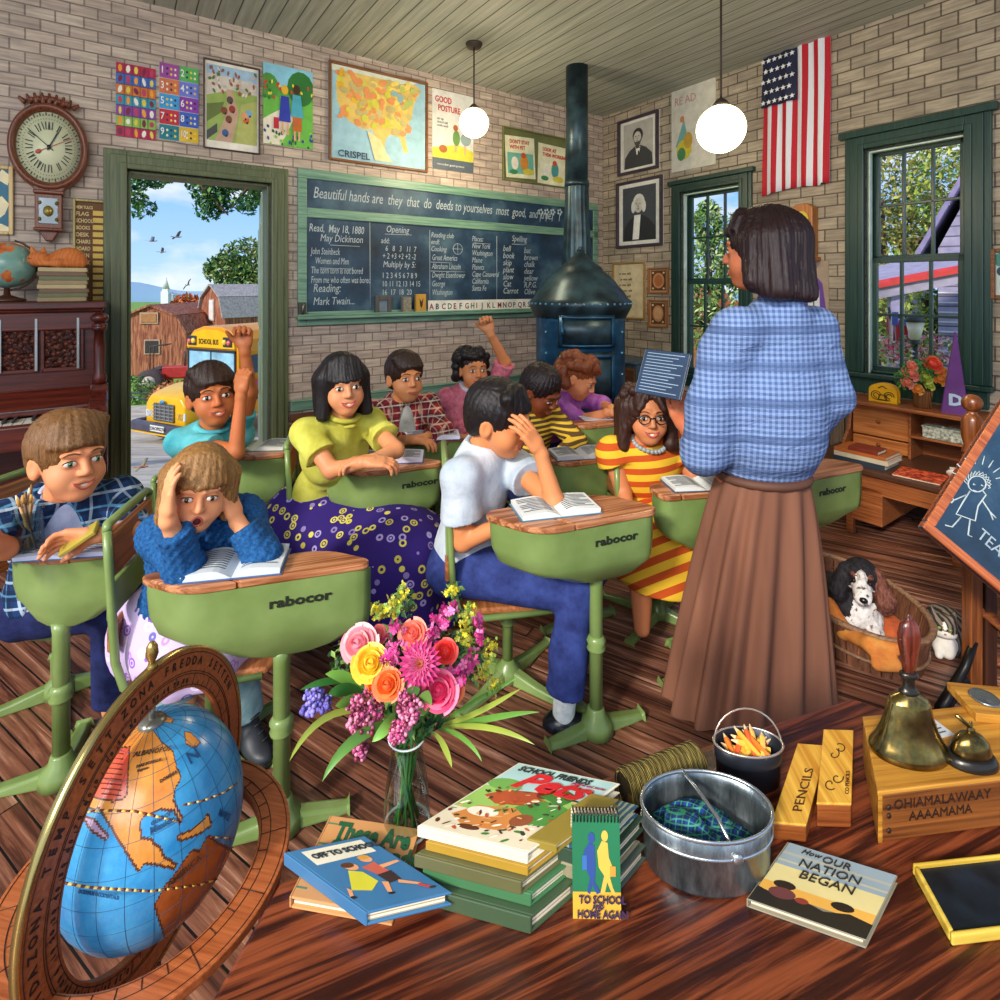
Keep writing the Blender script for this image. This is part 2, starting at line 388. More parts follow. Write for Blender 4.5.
gr = g.noise(g.n('VectorMath', {0: g.map((1.6, 32, 1)), 1: g.n('CombineXYZ', {2: g.math('MULTIPLY', n.outputs[0], 30)})}, operation='ADD'), 1, 8, .68, .8)
c = g.ramp(gr, [(.3, '#21140f'), (.42, '#60392a'), (.55, '#9f6f57'), (.68, '#dcb8a0')])
c = g.mix(.5, c, g.ramp(n.outputs[0], [(0, '#6d5a55'), (1, '#a88a76')]), 'OVERLAY')
c = g.mix(n.outputs[1], c, '#140805')
g.bump(g.math('ADD', g.math('MULTIPLY', n.outputs[1], -1.5), g.math('MULTIPLY', gr, .5)), .5, .006)
mfloor = g.done(c, g.ramp(gr, [(.3, (.55,)*3), (.7, (.28,)*3)]))
pA, pB = FA @ V((-6.4, 0, 0)), FB @ V((4.9, 0, 0))
fl = [CO.to_3d(), pB, V((4.6, -2.4, 0)), V((-6.0, -2.4, 0)), pA]
MB().add([(p.x, p.y, 0) for p in fl]+[(p.x, p.y, -.1) for p in fl], [(4, 3, 2, 1, 0), (5, 6, 7, 8, 9)]+[(i, (i+1) % 5, 5+(i+1) % 5, 5+i) for i in range(5)]).build('floor', mfloor, kind='structure', mw=FY)
# ceiling boards
g = G('ceiling_boards'); x = g.xyz(); q = g.math('FRACT', g.math('MULTIPLY', x[1], 9))
c = g.mix(g.math('LESS_THAN', q, .07), g.ramp(g.noise(g.map((2, 30, 1)), 1, 5), [(.3, '#8f958a'), (.7, '#b9bdb0')]), '#3e4238')
g.bump(g.math('LESS_THAN', q, .07), -.5, .01); mceil = g.done(c, .6)
cl = [CO.to_3d()-BX*.1-AX*-.1, pB, V((4.6, -.7, 0)), V((-6.0, -.7, 0)), pA]
MB().add([(p.x, p.y, CEIL) for p in cl]+[(p.x, p.y, CEIL+.1) for p in cl], [(0, 1, 2, 3, 4), (9, 8, 7, 6, 5)]+[((i+1) % 5, i, 5+i, 5+(i+1) % 5) for i in range(5)]).build('ceiling', mceil, kind='structure', mw=FB @ T(0, 0, CEIL))
# trims
olive = wood('olive_paint', '#4d5638', '#6c7550', 2, 3, 30, .45, bump=.06)
olive_h = wood('olive_paint_h', '#4d5638', '#6c7550', 0, 3, 30, .45, bump=.06)
pale = wood('pale_green_paint', '#8fa184', '#b6c49c', 2, 3, 30, .4, bump=.04)
dkgr = wood('dark_green_paint', '#14302a', '#27483e', 2, 3, 30, .35, bump=.05)
board = wood('board_green_paint', '#4f7a6c', '#8db596', 0, 3, 24, .4, bump=.05)
def casing(b, u0, u1, z0, z1, wd, dp, sill=False):
    """moulded frame around an opening u0..u1 z0..z1, stepped profile"""
    for a, h in ((wd, dp), (wd*.72, dp*1.5), (wd*.3, dp*1.9)):
        b.box(u0-a, u0, -h, 0, z0-(a if sill else 0), z1+a); b.box(u1, u1+a, -h, 0, z0-(a if sill else 0), z1+a); b.box(u0, u1, -h, 0, z1, z1+a)
        if sill: b.box(u0, u1, -h, 0, z0-a, z0)
b = MB(FA); casing(b, dl, dr, 0, dt, .115, .03); b.box(dl, dl+.02, 0, TH+.02, 0, dt); b.box(dr-.02, dr, 0, TH+.02, 0, dt); b.box(dl, dr, 0, TH+.02, dt-.02, dt)
b.build('trim_1', olive, kind='structure', bevel=.006, mw=FA)
MB(FA).box(dl-.02, dr+.02, -.03, TH+.05, 0, .035).build('trim_2', olive_h, kind='structure', bevel=.008, mw=FA)
# door leaf, swung outwards, hinged on the right jamb
hd = thing('door_1', None, None, mw=FA @ T(dr-.03, TH-.02, 0) @ RZ(math.radians(80))); hd['kind'] = 'structure'
b = MB(); b.box(0, .82, -.05, 0, .03, dt-.04)
for z0_, z1_ in ((.2, .95), (1.1, dt-.25)):
    for a_ in (.1, .46): b.box(a_, a_+.26, -.06, .01, z0_, z1_)
b.build('door_leaf', pale, hd, bevel=.006)
b = MB(); b.lathe([(.0, -.075), (.022, -.07), (.028, -.055), (.02, -.04), (.01, -.03), (.012, 0), (.03, .004), (.03, .01), (0, .011)], 16, T(.76, -.06, 1.0) @ RX(PI/2) @ M.Diagonal((1, 1, -1, 1)))
b.build('door_knob', mat('#c9c2ae', .2, 1), hd)
# windows
def window(F, nm, h, cols, wd, cd_):
    o = thing(nm, None, None, mw=F @ T(h[0], 0, h[2])); o['kind'] = 'structure'
    Wd, Hh = h[1]-h[0], h[3]-h[2]
    b = MB(); casing(b, 0, Wd, 0, Hh, wd, cd_)
    b.box(-wd*1.25, Wd+wd*1.25, -cd_*2.2, 0, Hh+wd*.72, Hh+wd*1.1)
    b.box(-wd*1.1, Wd+wd*1.1, -cd_*2.6, .03, -.03, 0); b.box(-wd*.9, Wd+wd*.9, -cd_*1.2, 0, -wd*1.1, -.03)
    b.box(0, .014, 0, TH, 0, Hh); b.box(Wd-.014, Wd, 0, TH, 0, Hh); b.box(0, Wd, 0, TH, Hh-.014, Hh); b.box(0, Wd, .02, TH, 0, .014)
    b.build('window_frame', dkgr, o, bevel=.005)
    for k, (z0, z1, y) in enumerate(((Hh*.5, Hh-.01, .075), (.01, Hh*.5+.02, .04))):
        s_ = MB(); t_ = .035
        s_.box(.014, .014+t_, y, y+.03, z0, z1); s_.box(Wd-.014-t_, Wd-.014, y, y+.03, z0, z1); s_.box(.014, Wd-.014, y, y+.03, z0, z0+t_); s_.box(.014, Wd-.014, y, y+.03, z1-t_, z1)
        for i in range(1, cols): u = .03+(Wd-.06)*i/cols; s_.box(u-.009, u+.009, y+.003, y+.027, z0, z1)
        zz = (z0+z1)/2; s_.box(.02, Wd-.02, y+.003, y+.027, zz-.009, zz+.009)
        so = s_.build('window_sash', dkgr, o, bevel=.003)
        MB().box(.03, Wd-.03, y+.013, y+.016, z0+.01, z1-.01).build('window_pane', glass('pane', al=.12), so)
        # pale putty edge
    b = MB(); b.box(.014, .022, .004, .04, 0, Hh-.014); b.box(.014, Wd-.014, .004, .04, Hh-.024, Hh-.014); b.build('window_bead', mat('#cfe0cf', .4), o)
    return o
window(FB, 'window_1', w1, 3, .10, .022); window(FB, 'window_2', w2, 3, .12, .024)
# wainscot: green rail and brown slats below the chalkboard (wall_left)
zr = UA(300, 405)[1]
b = MB(FA); b.box(dr+.13, -.02, -.03, 0, zr-.035, zr+.03); b.box(dr+.13, -.02, -.045, 0, zr+.03, zr+.042); b.build('trim_3', board, kind='structure', bevel=.006, mw=FA)
slat = wood('slat', '#4a2c1c', '#7d5334', 0, 2, 26)
b = MB(FA)
k = int((zr-.14)/.07)
for i in range(k): b.box(dr+.13, -.02, -.022, 0, .1+i*.07, .1+i*.07+.058)
b.build('trim_4', slat, kind='structure', bevel=.005, mw=FA)
MB(FA).box(dr+.13, 0, -.02, 0, 0, .1).box(-6.3, dl-.13, -.02, 0, 0, .12).build('baseboard_left', slat, kind='structure', bevel=.005, mw=FA)
# vertical planks on wall_right
gp = wood('grey_planks', '#3f3229', '#8f7d68', 2, 2.2, 30, .7, bump=.4)
b = MB(FB); u = 1.25
while u < 4.8: b.box(u, u+.088, -.03-.004*(int(u*37) % 3), 0, .12, .66); u += .094
b.build('trim_5', gp, kind='structure', bevel=.004, mw=FB)
MB(FB).box(1.25, 4.85, -.05, 0, .66, .69).build('trim_6', slat, kind='structure', bevel=.004, mw=FB)
MB(FB).box(.0, 4.85, -.045, 0, 0, .12).build('baseboard_right', wood('dark_base', '#2a1912', '#4d3122', 0, 2, 26), kind='structure', bevel=.005, mw=FB)
# ================================================================ OUTDOORS
gg = G('grass_ground'); mgrass = gg.done(gg.ramp(gg.noise(gg.co, 3, 8, .7), [(.3, '#4f7a26'), (.55, '#86ad3e'), (.75, '#b9c95c')]), .9)
gg = G('pale_concrete'); mroad = gg.done(gg.ramp(gg.noise(gg.map((1, 3, 1)), 1.2, 8, .65), [(.3, '#9c8f7c'), (.5, '#c9bda6'), (.7, '#e6dcc6')]), .85)
def gz(Y): return -.12 if Y < 3 else (-.12-(Y-3)*.195 if Y < 11 else -1.68)
def groundmesh(name, x0, x1, y0, y1, dz, m):
    ys = [y for y in (y0, 3, 11, y1) if y0 <= y <= y1]
    ys = sorted(set(ys)); b = MB(); vs = []; fs = []
    for y in ys: vs += [(x0, y, gz(y)+dz), (x1, y, gz(y)+dz)]
    b.add(vs, [(2*i, 2*i+1, 2*i+3, 2*i+2) for i in range(len(ys)-1)]); return b.build(name, m, kind='structure')
groundmesh('ground', -120, 120, 2.2, 260, -.02, mgrass)
b = MB(); b.add([(-14, 3.0, gz(3)), (-1.2, 3.0, gz(3)), (-1.2, 11, gz(11)), (-14, 11, gz(11)), (-1, 14.2, gz(12)), (-14, 14.2, gz(12))], [(0, 1, 2, 3), (3, 2, 4, 5)])
b.build('road', mroad, kind='structure')
# hills
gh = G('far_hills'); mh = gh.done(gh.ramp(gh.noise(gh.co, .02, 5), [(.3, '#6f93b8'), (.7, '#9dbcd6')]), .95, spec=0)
b = MB(); hs = []
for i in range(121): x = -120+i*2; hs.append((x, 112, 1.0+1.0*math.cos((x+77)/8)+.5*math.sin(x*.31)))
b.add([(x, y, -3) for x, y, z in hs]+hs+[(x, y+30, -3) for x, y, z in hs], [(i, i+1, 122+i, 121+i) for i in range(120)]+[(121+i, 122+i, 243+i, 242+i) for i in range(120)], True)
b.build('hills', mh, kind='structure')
def leafmats(cs): return [mat(c, .7, 0, .3, 3) for c in cs]
def leaves(b, c, r, n, s, seed, shell=.45, nm=3, hang=0):
    rd = random.Random(seed); c = V(c)
    for _ in range(n):
        d = V((rd.gauss(0, 1), rd.gauss(0, 1), rd.gauss(0, 1))).normalized(); q = d*(shell+(1-shell)*rd.random()**.5)
        p = c+V((q.x*r[0], q.y*r[1], q.z*r[2])); a = rd.random()*6.28
        R = Euler((rd.gauss(0, .8), rd.gauss(0, .8), a)).to_matrix().to_4x4(); k = s*(.6+.8*rd.random())
        b.mt(rd.randrange(nm)).add([(-k, 0, 0), (0, -k*.45, .1*k), (k, 0, 0), (0, k*.45, .1*k)], [(0, 1, 2, 3)], m=T(p) @ R)
def tree(name, label, base, trunk, blobs, cols, n, s, seed, group=None):
    o = thing(name, label, 'tree', base, group=group)
    b = MB(inv(o)); top = V(blobs[0][0]); b.tube([V(base), V(base).lerp(top, .5)+V((.1*trunk, 0, 0)), top], [trunk, trunk*.7, trunk*.3], 8)
    for c, r in blobs[1:]: b.tube([V(base).lerp(top, .45), V(c)], [trunk*.45, trunk*.12], 6)
    b.build('trunk', mat('#5b4636', .9), o)
    b = MB(inv(o)); ms = leafmats(cols)
    for i, (c, r) in enumerate(blobs): leaves(b, c, r, n//len(blobs), s, seed*31+i, nm=len(ms))
    b.build('crown', ms, o); return o
def at(px, py, Y): return P(px, py, Y)
def gr0(px, Y): return V(((px-CX)/FPX*Y, Y, gz(Y)))
# near branchy tree outside the door
o = thing('maple_tree', 'leafy green maple whose branches hang across the top of the doorway', 'tree', gr0(60, 6.6))
b = MB(inv(o)); bs = gr0(60, 6.6); tp = at(95, 120, 6.6)
b.tube([bs, bs.lerp(tp, .5), tp], [.22, .17, .1]); 
for q in (at(150, 178, 6.3), at(188, 172, 6.2), at(262, 165, 6.2)): b.tube([tp, tp.lerp(q, .5)+V((0, 0, .15)), q], [.09, .05, .02], 6)
b.tube([at(188, 172, 6.2), at(215, 200, 6.2), at(228, 215, 6.1)], [.03, .02, .008], 6); b.tube([at(262, 165, 6.2), at(250, 185, 6.2), at(232, 208, 6.1)], [.03, .02, .008], 6)
b.build('trunk', mat('#5b4636', .9), o)
b = MB(inv(o)); ms = leafmats(['#2f6b2e', '#4f8a3c', '#7fae52', '#256044'])
for i, (x, y, rx, ry, n_) in enumerate(((135, 180, 12, 22, 260), (152, 175, 18, 14, 260), (140, 205, 12, 14, 180), (172, 170, 12, 8, 120), (205, 187, 16, 16, 300), (228, 182, 20, 15, 320), (208, 208, 10, 14, 180), (220, 200, 14, 14, 220), (255, 192, 10, 16, 220), (246, 205, 8, 10, 110), (262, 175, 12, 10, 150), (120, 160, 20, 20, 200), (236, 160, 40, 14, 250), (180, 150, 50, 10, 250))):
    k = 6.2/FPX; leaves(b, at(x, y, 6.2+.1*(i % 3)), (rx*k, .25, ry*k), int(n_*1.3), .035, i, .1, 4)
b.build('crown', ms, o)
tree('oak_tree', 'broad round green tree rising behind the grey roofed barn', gr0(262, 40), .5, [(at(250, 262, 40), (2.3, 2, 1.8)), (at(228, 270, 40), (1.7, 1.5, 1.2)), (at(275, 265, 40), (2.4, 2, 2.)), (at(262, 285, 40), (3, 2, 1.4))], ['#4c7a35', '#7c9a4a', '#3b6340', '#a3a465'], 5200, .19, 3)
tree('autumn_tree', 'orange autumn tree standing between the two barns', gr0(187, 34), .3, [(at(187, 318, 34), (1.1, 1, 1.5)), (at(180, 330, 34), (1., 1, 1.2)), (at(193, 335, 34), (1, 1, 1.2))], ['#c9632a', '#e08a3a', '#a84e22'], 3600, .2, 4)
# barns
barnw = wood('barn_boards', '#8a4a35', '#c4825c', 2, 1.5, 9, .85, '#5a3226'); shing = wood('grey_shingle', '#8d8580', '#c2bbb2', 0, 3, 5, .9)
def barn(label, fm, wd, hw, hr, dp, rcol, wins):
    o = thing('barn', label, 'barn', mw=fm)
    g_ = [(-wd/2, 0), (wd/2, 0), (wd/2, hw), (wd*.36, hw+(hr-hw)*.62), (0, hr), (-wd*.36, hw+(hr-hw)*.62), (-wd/2, hw)]
    MB(RX(PI/2)).prism(g_, -dp, 0).build('barn_wall', barnw, o)
    b = MB(); pr = g_[2:7]; e_ = .12
    for (xa, za), (xb, zb) in zip(pr, pr[1:]):
        d = V((xb-xa, 0, zb-za)).normalized(); nn = V((d.z, 0, -d.x))*-.06
        a_ = V((xa, 0, za)); c_ = V((xb, 0, zb))
        b.add([a_+V((0, -e_, 0)), c_+V((0, -e_, 0)), c_+V((0, dp+e_, 0)), a_+V((0, dp+e_, 0))]+[p-nn*(-1 if True else 1)*-1*1.0+V((0, yy, 0)) for p, yy in ((a_, -e_), (c_, -e_), (c_, dp+e_), (a_, dp+e_))], [(0, 1, 2, 3), (7, 6, 5, 4), (0, 4, 5, 1), (3, 2, 6, 7), (1, 5, 6, 2), (0, 3, 7, 4)])
    b.build('barn_roof', rcol, o)
    for (x_, z_, w_, h_, c_) in wins:
        MB().box(x_-w_/2-.05, x_+w_/2+.05, -.05, 0, z_-h_/2-.05, z_+h_/2+.05).build('window_trim', mat('#b99a80', .8), o); MB().box(x_-w_/2, x_+w_/2, -.07, 0, z_-h_/2, z_+h_/2).build('shutter', mat(c_, .8), o)
    return o
B1 = gr0(151, 19); barn('weathered red gambrel barn with a dark square window, on the far side of the road', T(B1) @ RZ(.1), 2.35, 1.45, 2.42, 4, barnw, [(.05, 1.0, .42, .42, '#3a3330'), (-.05, 2.0, .5, .3, '#b07a4a')])
B2 = gr0(212, 21); barn('red barn with long grey shingled roof beside the school bus', T(B2) @ RZ(-.62), 1.9, 1.9, 3.15, 7, shing, [(.05, 2.2, .3, .75, '#e7e2da'), (0, 1.0, .9, 1.2, '#8a3a28')])
# church
o = thing('church', 'distant white church with a slender pointed steeple', 'church', gr0(167, 60), mw=T(gr0(167, 90)) @ M.Diagonal((.75, .6, .42, 1))); b = MB(); 
b.box(-1.2, 1.2, 0, 6, 0, 4.2); b.prism([(-1.4, 4.2), (1.4, 4.2), (0, 5.6)], -6, 0, RX(PI/2)); b.build('nave', mat('#d8dbe0', .8), o)
b = MB(T(-.2, 0, 0)); b.box(-.8, .8, -.8, .8, 0, 5.6).box(-.6, .6, -.6, .6, 5.6, 6.6); b.lathe([(.8, 6.6), (.12, 10.6), (0, 11)], 8); b.tube([(0, 0, 10.8), (0, 0, 11.7)], .07, 6); b.box(-.3, .3, -.04, .04, 11.3, 11.42); b.build('steeple', mat('#eef0f4', .7), o)
# tractor
TR = thing('tractor', 'small old red tractor parked in front of the weathered barn', 'tractor', mw=T(gr0(167, 16)) @ RZ(.2) @ M.Scale(.8, 4))
b = MB(); b.box(-.1, 1.0, -.2, .2, .55, .95).box(.0, 1.02, -.17, .17, .5, .6).box(-.5, .0, -.25, .25, .5, .72); b.build('hood', mat('#b8322c', .4), TR, bevel=.03)
b = MB(); b.tube([(.6, 0, .9), (.6, 0, 1.5)], .03).box(-.5, -.2, -.18, .18, .8, .86).tube([(-.5, -.16, .8), (-.5, -.16, 1.7), (.1, -.16, 1.75)], .02).tube([(-.5, .16, .8), (-.5, .16, 1.7), (.1, .16, 1.75)], .02); b.build('exhaust_and_seat', mat('#4a3b38', .5), TR)
for x_, y_, r_ in ((-.4, -.45, .45), (-.4, .45, .45), (.8, -.38, .27), (.8, .38, .27)):
    w_ = MB(T(x_, y_, r_) @ RX(PI/2)).lathe([(0, -.09), (r_*.5, -.09), (r_*.95, -.1), (r_, -.05), (r_, .05), (r_*.95, .1), (r_*.5, .09), (0, .09)], 24).build('wheel', mat('#4c4140', .8), TR)
    MB(T(x_, y_, r_) @ RX(PI/2)).lathe([(0, -.11), (r_*.5, -.1), (r_*.5, .1), (0, .11)], 16).build('hub', mat('#c8b8b0', .5), w_)
# hay / bush
o = thing('bush', 'rounded orange autumn bush beside the bus hood', 'bush', gr0(171, 13.2)); b = MB(inv(o)); ms = leafmats(['#c87a4a', '#d9965e', '#8d5a30']); leaves(b, gr0(171, 13.2)+V((0, 0, .4)), (.55, .4, .42), 700, .06, 9, .5, 3); b.build('foliage', ms, o)
o = thing('bush', 'low green bush at the left edge of the doorway view', 'bush', gr0(128, 14.5)); b = MB(inv(o)); ms = leafmats(['#4f8a34', '#7faa45', '#3c6b2e']); leaves(b, gr0(128, 14.5)+V((0, 0, .35)), (.8, .4, .4), 700, .06, 10, .5, 3); b.build('foliage', ms, o)
# ---- school bus
bf = V((-.42, -.907, 0)).normalized(); BM = frame(gr0(212, 11.3)+V((0, 0, 0)), bf, z=(0, 0, 1))
bus = thing('school_bus', 'yellow school bus waiting on the road outside the open door', 'bus', mw=BM)
yel = mat('#f2b90f', .3, 0, .08, 3); yel2 = mat('#e79a12', .35, 0, .1, 3); blk = mat('#2a2a38', .4); chrome = mat('#b9bcc0', .25, .9)
b = MB(); hw = .78
sec = [(-hw, .42), (hw, .42), (hw, 1.75), (hw*.93, 2.0), (hw*.72, 2.17), (hw*.35, 2.26), (-hw*.35, 2.26), (-hw*.72, 2.17), (-hw*.93, 2.0), (-hw, 1.75)]
b.prism(sec, -5.5, 0, M(((0, 0, 1, 0), (1, 0, 0, 0), (0, 1, 0, 0), (0, 0, 0, 1)))); b.build('body', yel2, bus, bevel=.02)
b = MB(); sc2 = [(-.72, .42), (.72, .42), (.72, .98), (.56, 1.14), (-.56, 1.14), (-.72, .98)]
vs = []
for xx, s_, dz_ in ((0, 1, 0), (.45, .97, -.02), (.85, .86, -.1), (1.0, .78, -.16)):
    vs += [(xx, y_*s_, z_ if z_ < .5 else z_+dz_) for y_, z_ in sc2]
b.add(vs, [(k*6+i, k*6+(i+1) % 6, k*6+6+(i+1) % 6, k*6+6+i) for k in range(3) for i in range(6)]+[(18, 19, 20, 21, 22, 23)], True); b.build('hood', yel, bus, bevel=.03)
b = MB(); b.box(1.0, 1.03, -.3, .3, .52, .86)
b.build('grille', mat('#5b5a52', .5), bus, bevel=.02)
b = MB()
for i in range(5): b.box(1.03, 1.045, -.29, .29, .55+i*.065, .575+i*.065)
for i in range(4): b.box(1.03, 1.05, -.2+i*.13, -.185+i*.13, .54, .85)
b.build('grille_bars', chrome, bus)
MB(T(1.05, 0, .9) @ RY(PI/2)).lathe([(0, -.01), (.05, 0), (.05, .01), (0, .02)], 16, M.Diagonal((.7, 1.3, 1, 1))).build('badge', mat('#4a9ad0', .3), bus)
for s_ in (-1, 1):
    MB().box(.93, 1.0, s_*.46-.11, s_*.46+.11, .56, .72).build('headlight', mat('#dfe6ee', .1), bus, bevel=.02)
    MB(T(.45, s_*.66, .33) @ RX(PI/2)).lathe([(0, -.12), (.2, -.12), (.33, -.1), (.33, .1), (.2, .12), (0, .12)], 24).build('wheel', mat('#4b4644', .8), bus)
    MB(T(-4, s_*.66, .33) @ RX(PI/2)).lathe([(0, -.12), (.2, -.12), (.33, -.1), (.33, .1), (.2, .12), (0, .12)], 24).build('wheel', mat('#4b4644', .8), bus)
    b = MB(); b.tube([(.8, s_*.6, .95), (1.1, s_*.95, 1.0), (1.25, s_*1.1, 1.1)], .015, 6).tube([(.8, s_*.6, .8), (1.1, s_*.95, .95)], .015, 6).ell((1.28, s_*1.12, 1.2), (.05, .1, .14)); b.build('mirror', mat('#50545e', .3), bus)
b = MB(); b.box(1.0, 1.14, -.85, .85, .3, .5).box(.75, 1.05, -.88, -.76, .3, .5).box(.75, 1.05, .76, .88, .3, .5); b.build('bumper', mat('#4a4858', .35), bus, bevel=.05, seg=3)
MB().box(1.14, 1.15, -.86, .86, .295, .32).build('bumper_stripe', yel, bus)
pl_ = MB().box(1.14, 1.155, -.2, .2, .36, .47).build('number_plate', mat('#e8e4da', .5), bus)
text('DROP0276', .09, BM @ T(1.158, -.19, .385) @ RZ(PI/2) @ RX(PI/2), mat('#2d2d33', .5), pl_, bold=.002)
wm_ = mat('#8fc0dc', .08, 0, .35, 3); ws = MB().box(0, .02, -.68, .68, 1.2, 1.74).build('windshield', wm_, bus, bevel=.02)
b = MB(); b.box(0, .03, -.72, .72, 1.15, 1.2).box(0, .03, -.72, .72, 1.74, 1.79).box(0, .03, -.72, -.68, 1.15, 1.79).box(0, .03, .68, .72, 1.15, 1.79).box(0, .035, -.01, .01, 1.18, 1.76); b.build('windshield_frame', blk, bus)
fp = MB(); fp.prism([(-.72, 1.82), (.72, 1.82), (.7, 1.98), (.5, 2.12), (.2, 2.2), (-.2, 2.2), (-.5, 2.12), (-.7, 1.98)], -.02, .05, M(((0, 0, 1, 0), (1, 0, 0, 0), (0, 1, 0, 0), (0, 0, 0, 1)))); fp.build('front_cap', yel, bus, bevel=.01)
for s_ in (-1, 1):
    lp = MB().box(.04, .07, min(s_*.40, s_*.66), max(s_*.40, s_*.66), 1.86, 2.06).build('lamp_panel', blk, bus, bevel=.02)
    MB(T(.08, s_*.465, 1.96) @ RY(PI/2)).lathe([(0, -.01), (.06, -.01), (.05, .02), (0, .03)], 16).build('amber_lamp', mat('#ffd84a', .3), lp); MB(T(.08, s_*.59, 1.95) @ RY(PI/2)).lathe([(0, -.01), (.055, -.01), (.045, .02), (0, .03)], 16).build('red_lamp', mat('#e86a6a', .3), lp)
text('SCHOOL BUS', .15, BM @ T(.056, -.335, 1.9) @ RZ(PI/2) @ RX(PI/2), mat('#1c1a14', .5), bus, bold=.003, sx=.66)
b = MB()
for i in range(7): b.box(-.75-i*.65, -.25-i*.65, -hw-.01, hw+.01, 1.3, 1.68)
b.build('side_windows', mat('#4d5a6e', .1), bus)
b = MB()
for z_ in (.75, 1.1): b.box(-5.4, -.05, -hw-.012, hw+.012, z_, z_+.05)
b.build('rub_rail', blk, bus)
b = MB(T(-.35, hw+.05, 1.0) @ RX(-PI/2)).lathe([(0, -.015), (.2, -.015), (.2, .015), (0, .015)], 8); b.build('stop_sign', mat('#c5303a', .4), bus)
# birds
def bird(label, p, s, rz, roll, c='#6f747c', body='#b9b4ac', group='birds flying over the barns'):
    mwb = T(p) @ RZ(rz) @ RX(roll) @ M.Scale(s, 4); o = thing('bird', label, 'bird', mw=mwb, group=group)
    S = SD(); S.ell((0, 0, 0), (.5, .13, .12)).ell((.5, 0, .05), (.13, .1, .1), k=.1).cap((.6, 0, .04), (.75, 0, .02), .04, .01).cap((-.4, 0, 0), (-.8, 0, .02), .1, .03, k=.1)
    b = MB(); b.ell((0, 0, 0), (.5, .13, .12), nu=10, nv=8).ell((.48, 0, .05), (.14, .1, .1), nu=8, nv=6).lathe([(.05, 0), (0, .18)], 6, T(.58, 0, .05) @ RY(PI/2)).add([(-.3, -.06, 0), (-.3, .06, 0), (-.85, .16, .02), (-.85, -.16, .02)], [(0, 1, 2, 3)]); b.build('body', mat(body, .7), o, solid=.0)
    for q in (-1, 1):
        b = MB(); b.add([(.25, q*.08, .05), (-.2, q*.08, .05), (-.12, q*.75, .4), (.3, q*.7, .42), (-.15, q*1.5, .3), (.1, q*1.5, .3)], [(0, 1, 2, 3) if q < 0 else (3, 2, 1, 0), (3, 2, 4, 5) if q < 0 else (5, 4, 2, 3)], True); b.build('wing', mat(c, .7), o, solid=.03)
    return o
for (lb, x, y, s, rz, ro) in (('grey bird nearest the doorway edge, wings raised', 152, 241, .155, .5, .3), ('grey bird gliding higher than the other birds', 177, 237, .15, .9, -.35), ('grey bird just under the pair of higher birds', 162, 252, .12, .6, -.3), ('small grey bird beside the church steeple', 188, 285, .1, 1.4, -.9)):
    bird(lb, at(x, y, 12), s, rz, ro)
bird('small orange breasted robin hovering low in the open doorway', at(142, 467, 4.6), .075, .2, .2, '#9a8c74', '#c46a3a', None)
# ---- seen through the right-hand windows
g = G('lilac_siding'); f_ = g.math('FRACT', g.math('MULTIPLY', g.xyz()[2], 6.5)); lilac = g.done(g.mix(g.math('LESS_THAN', f_, .14), g.ramp(g.noise(g.co, 6, 4), [(.3, '#8f88a6'), (.7, '#b4acc6')]), '#5a5474'), .7); white = mat('#e6e2ea', .6)
hs_ = thing('house', 'lilac clapboard house with a porch, outside the larger window', 'house', mw=T(9.1, 6.55, -.6) @ RZ(.86))
b = MB(); b.box(0, 4, 0, 3, 0, 2.6); b.prism([(0, 2.6), (3, 2.6), (1.5, 6.0)], 0, 4, M(((0, 0, 1, 0), (1, 0, 0, 0), (0, 1, 0, 0), (0, 0, 0, 1)))); b.build('walls', lilac, hs_)
b = MB()
for i in range(17): b.box(-.015, 4.01, -.015, .0, .1+i*.15, .12+i*.15).box(-.03, 0, 0, 3, .1+i*.15, .12+i*.15)
b.box(-.05, .1, -.05, .1, 0, 2.6); b.build('siding_boards', white, hs_)
b = MB()
for y0_, y1_ in ((-.35, 1.5), (3.35, 1.5)):
    z0_ = 2.3; b.add([(-.35, y0_, z0_-.1), (4.2, y0_, z0_-.1), (4.2, y1_, 6.1), (-.35, y1_, 6.1), (-.35, y0_, z0_+.05), (4.2, y0_, z0_+.05), (4.2, y1_, 6.25), (-.35, y1_, 6.25)], [(0, 1, 2, 3), (4, 7, 6, 5), (0, 3, 7, 4), (0, 4, 5, 1)])
b.build('roof', mat('#8a7fa6', .7), hs_)
MB().box(-.04, 0, 2.1, 2.4, 1.2, 2.0).build('shutter', mat('#c0392f', .5), hs_)
pr_ = thing('porch', 'white porch with a red edged roof and square columns outside the larger window', 'porch', mw=T(at(890, 300, 6.6).x, 6.6, -.78) @ RZ(-.35))
b = MB(); b.add([(-.35, -.2, 2.15), (2.3, -.2, 2.75), (2.3, 1.4, 2.95), (-.35, 1.4, 2.35)]+[(-.35, -.2, 2.0), (2.3, -.2, 2.6), (2.3, 1.4, 2.8), (-.35, 1.4, 2.2)], [(3, 2, 1, 0), (4, 5, 6, 7), (0, 1, 5, 4), (3, 0, 4, 7), (1, 2, 6, 5), (2, 3, 7, 6)]); b.build('porch_roof', mat('#a8a0b4', .7), pr_)
b = MB(); b.add([(-.4, -.25, 2.17), (2.35, -.25, 2.77), (2.35, -.2, 2.8), (-.4, -.2, 2.2), (-.4, -.25, 2.12), (2.35, -.25, 2.72)], [(0, 1, 2, 3), (4, 5, 1, 0)]); b.build('red_edge', mat('#cc3a32', .5), pr_, solid=.02)
for x_ in (.05, .85, 1.9):
    MB().box(x_-.07, x_+.07, -.1, .04, 0, 2.2+x_*.1).build('column', mat('#b9aed6', .6), pr_, bevel=.01)
MB().box(-.2, 2.2, -.1, 1.2, .0, .3).build('porch_floor', mat('#9a8a80', .8), pr_)
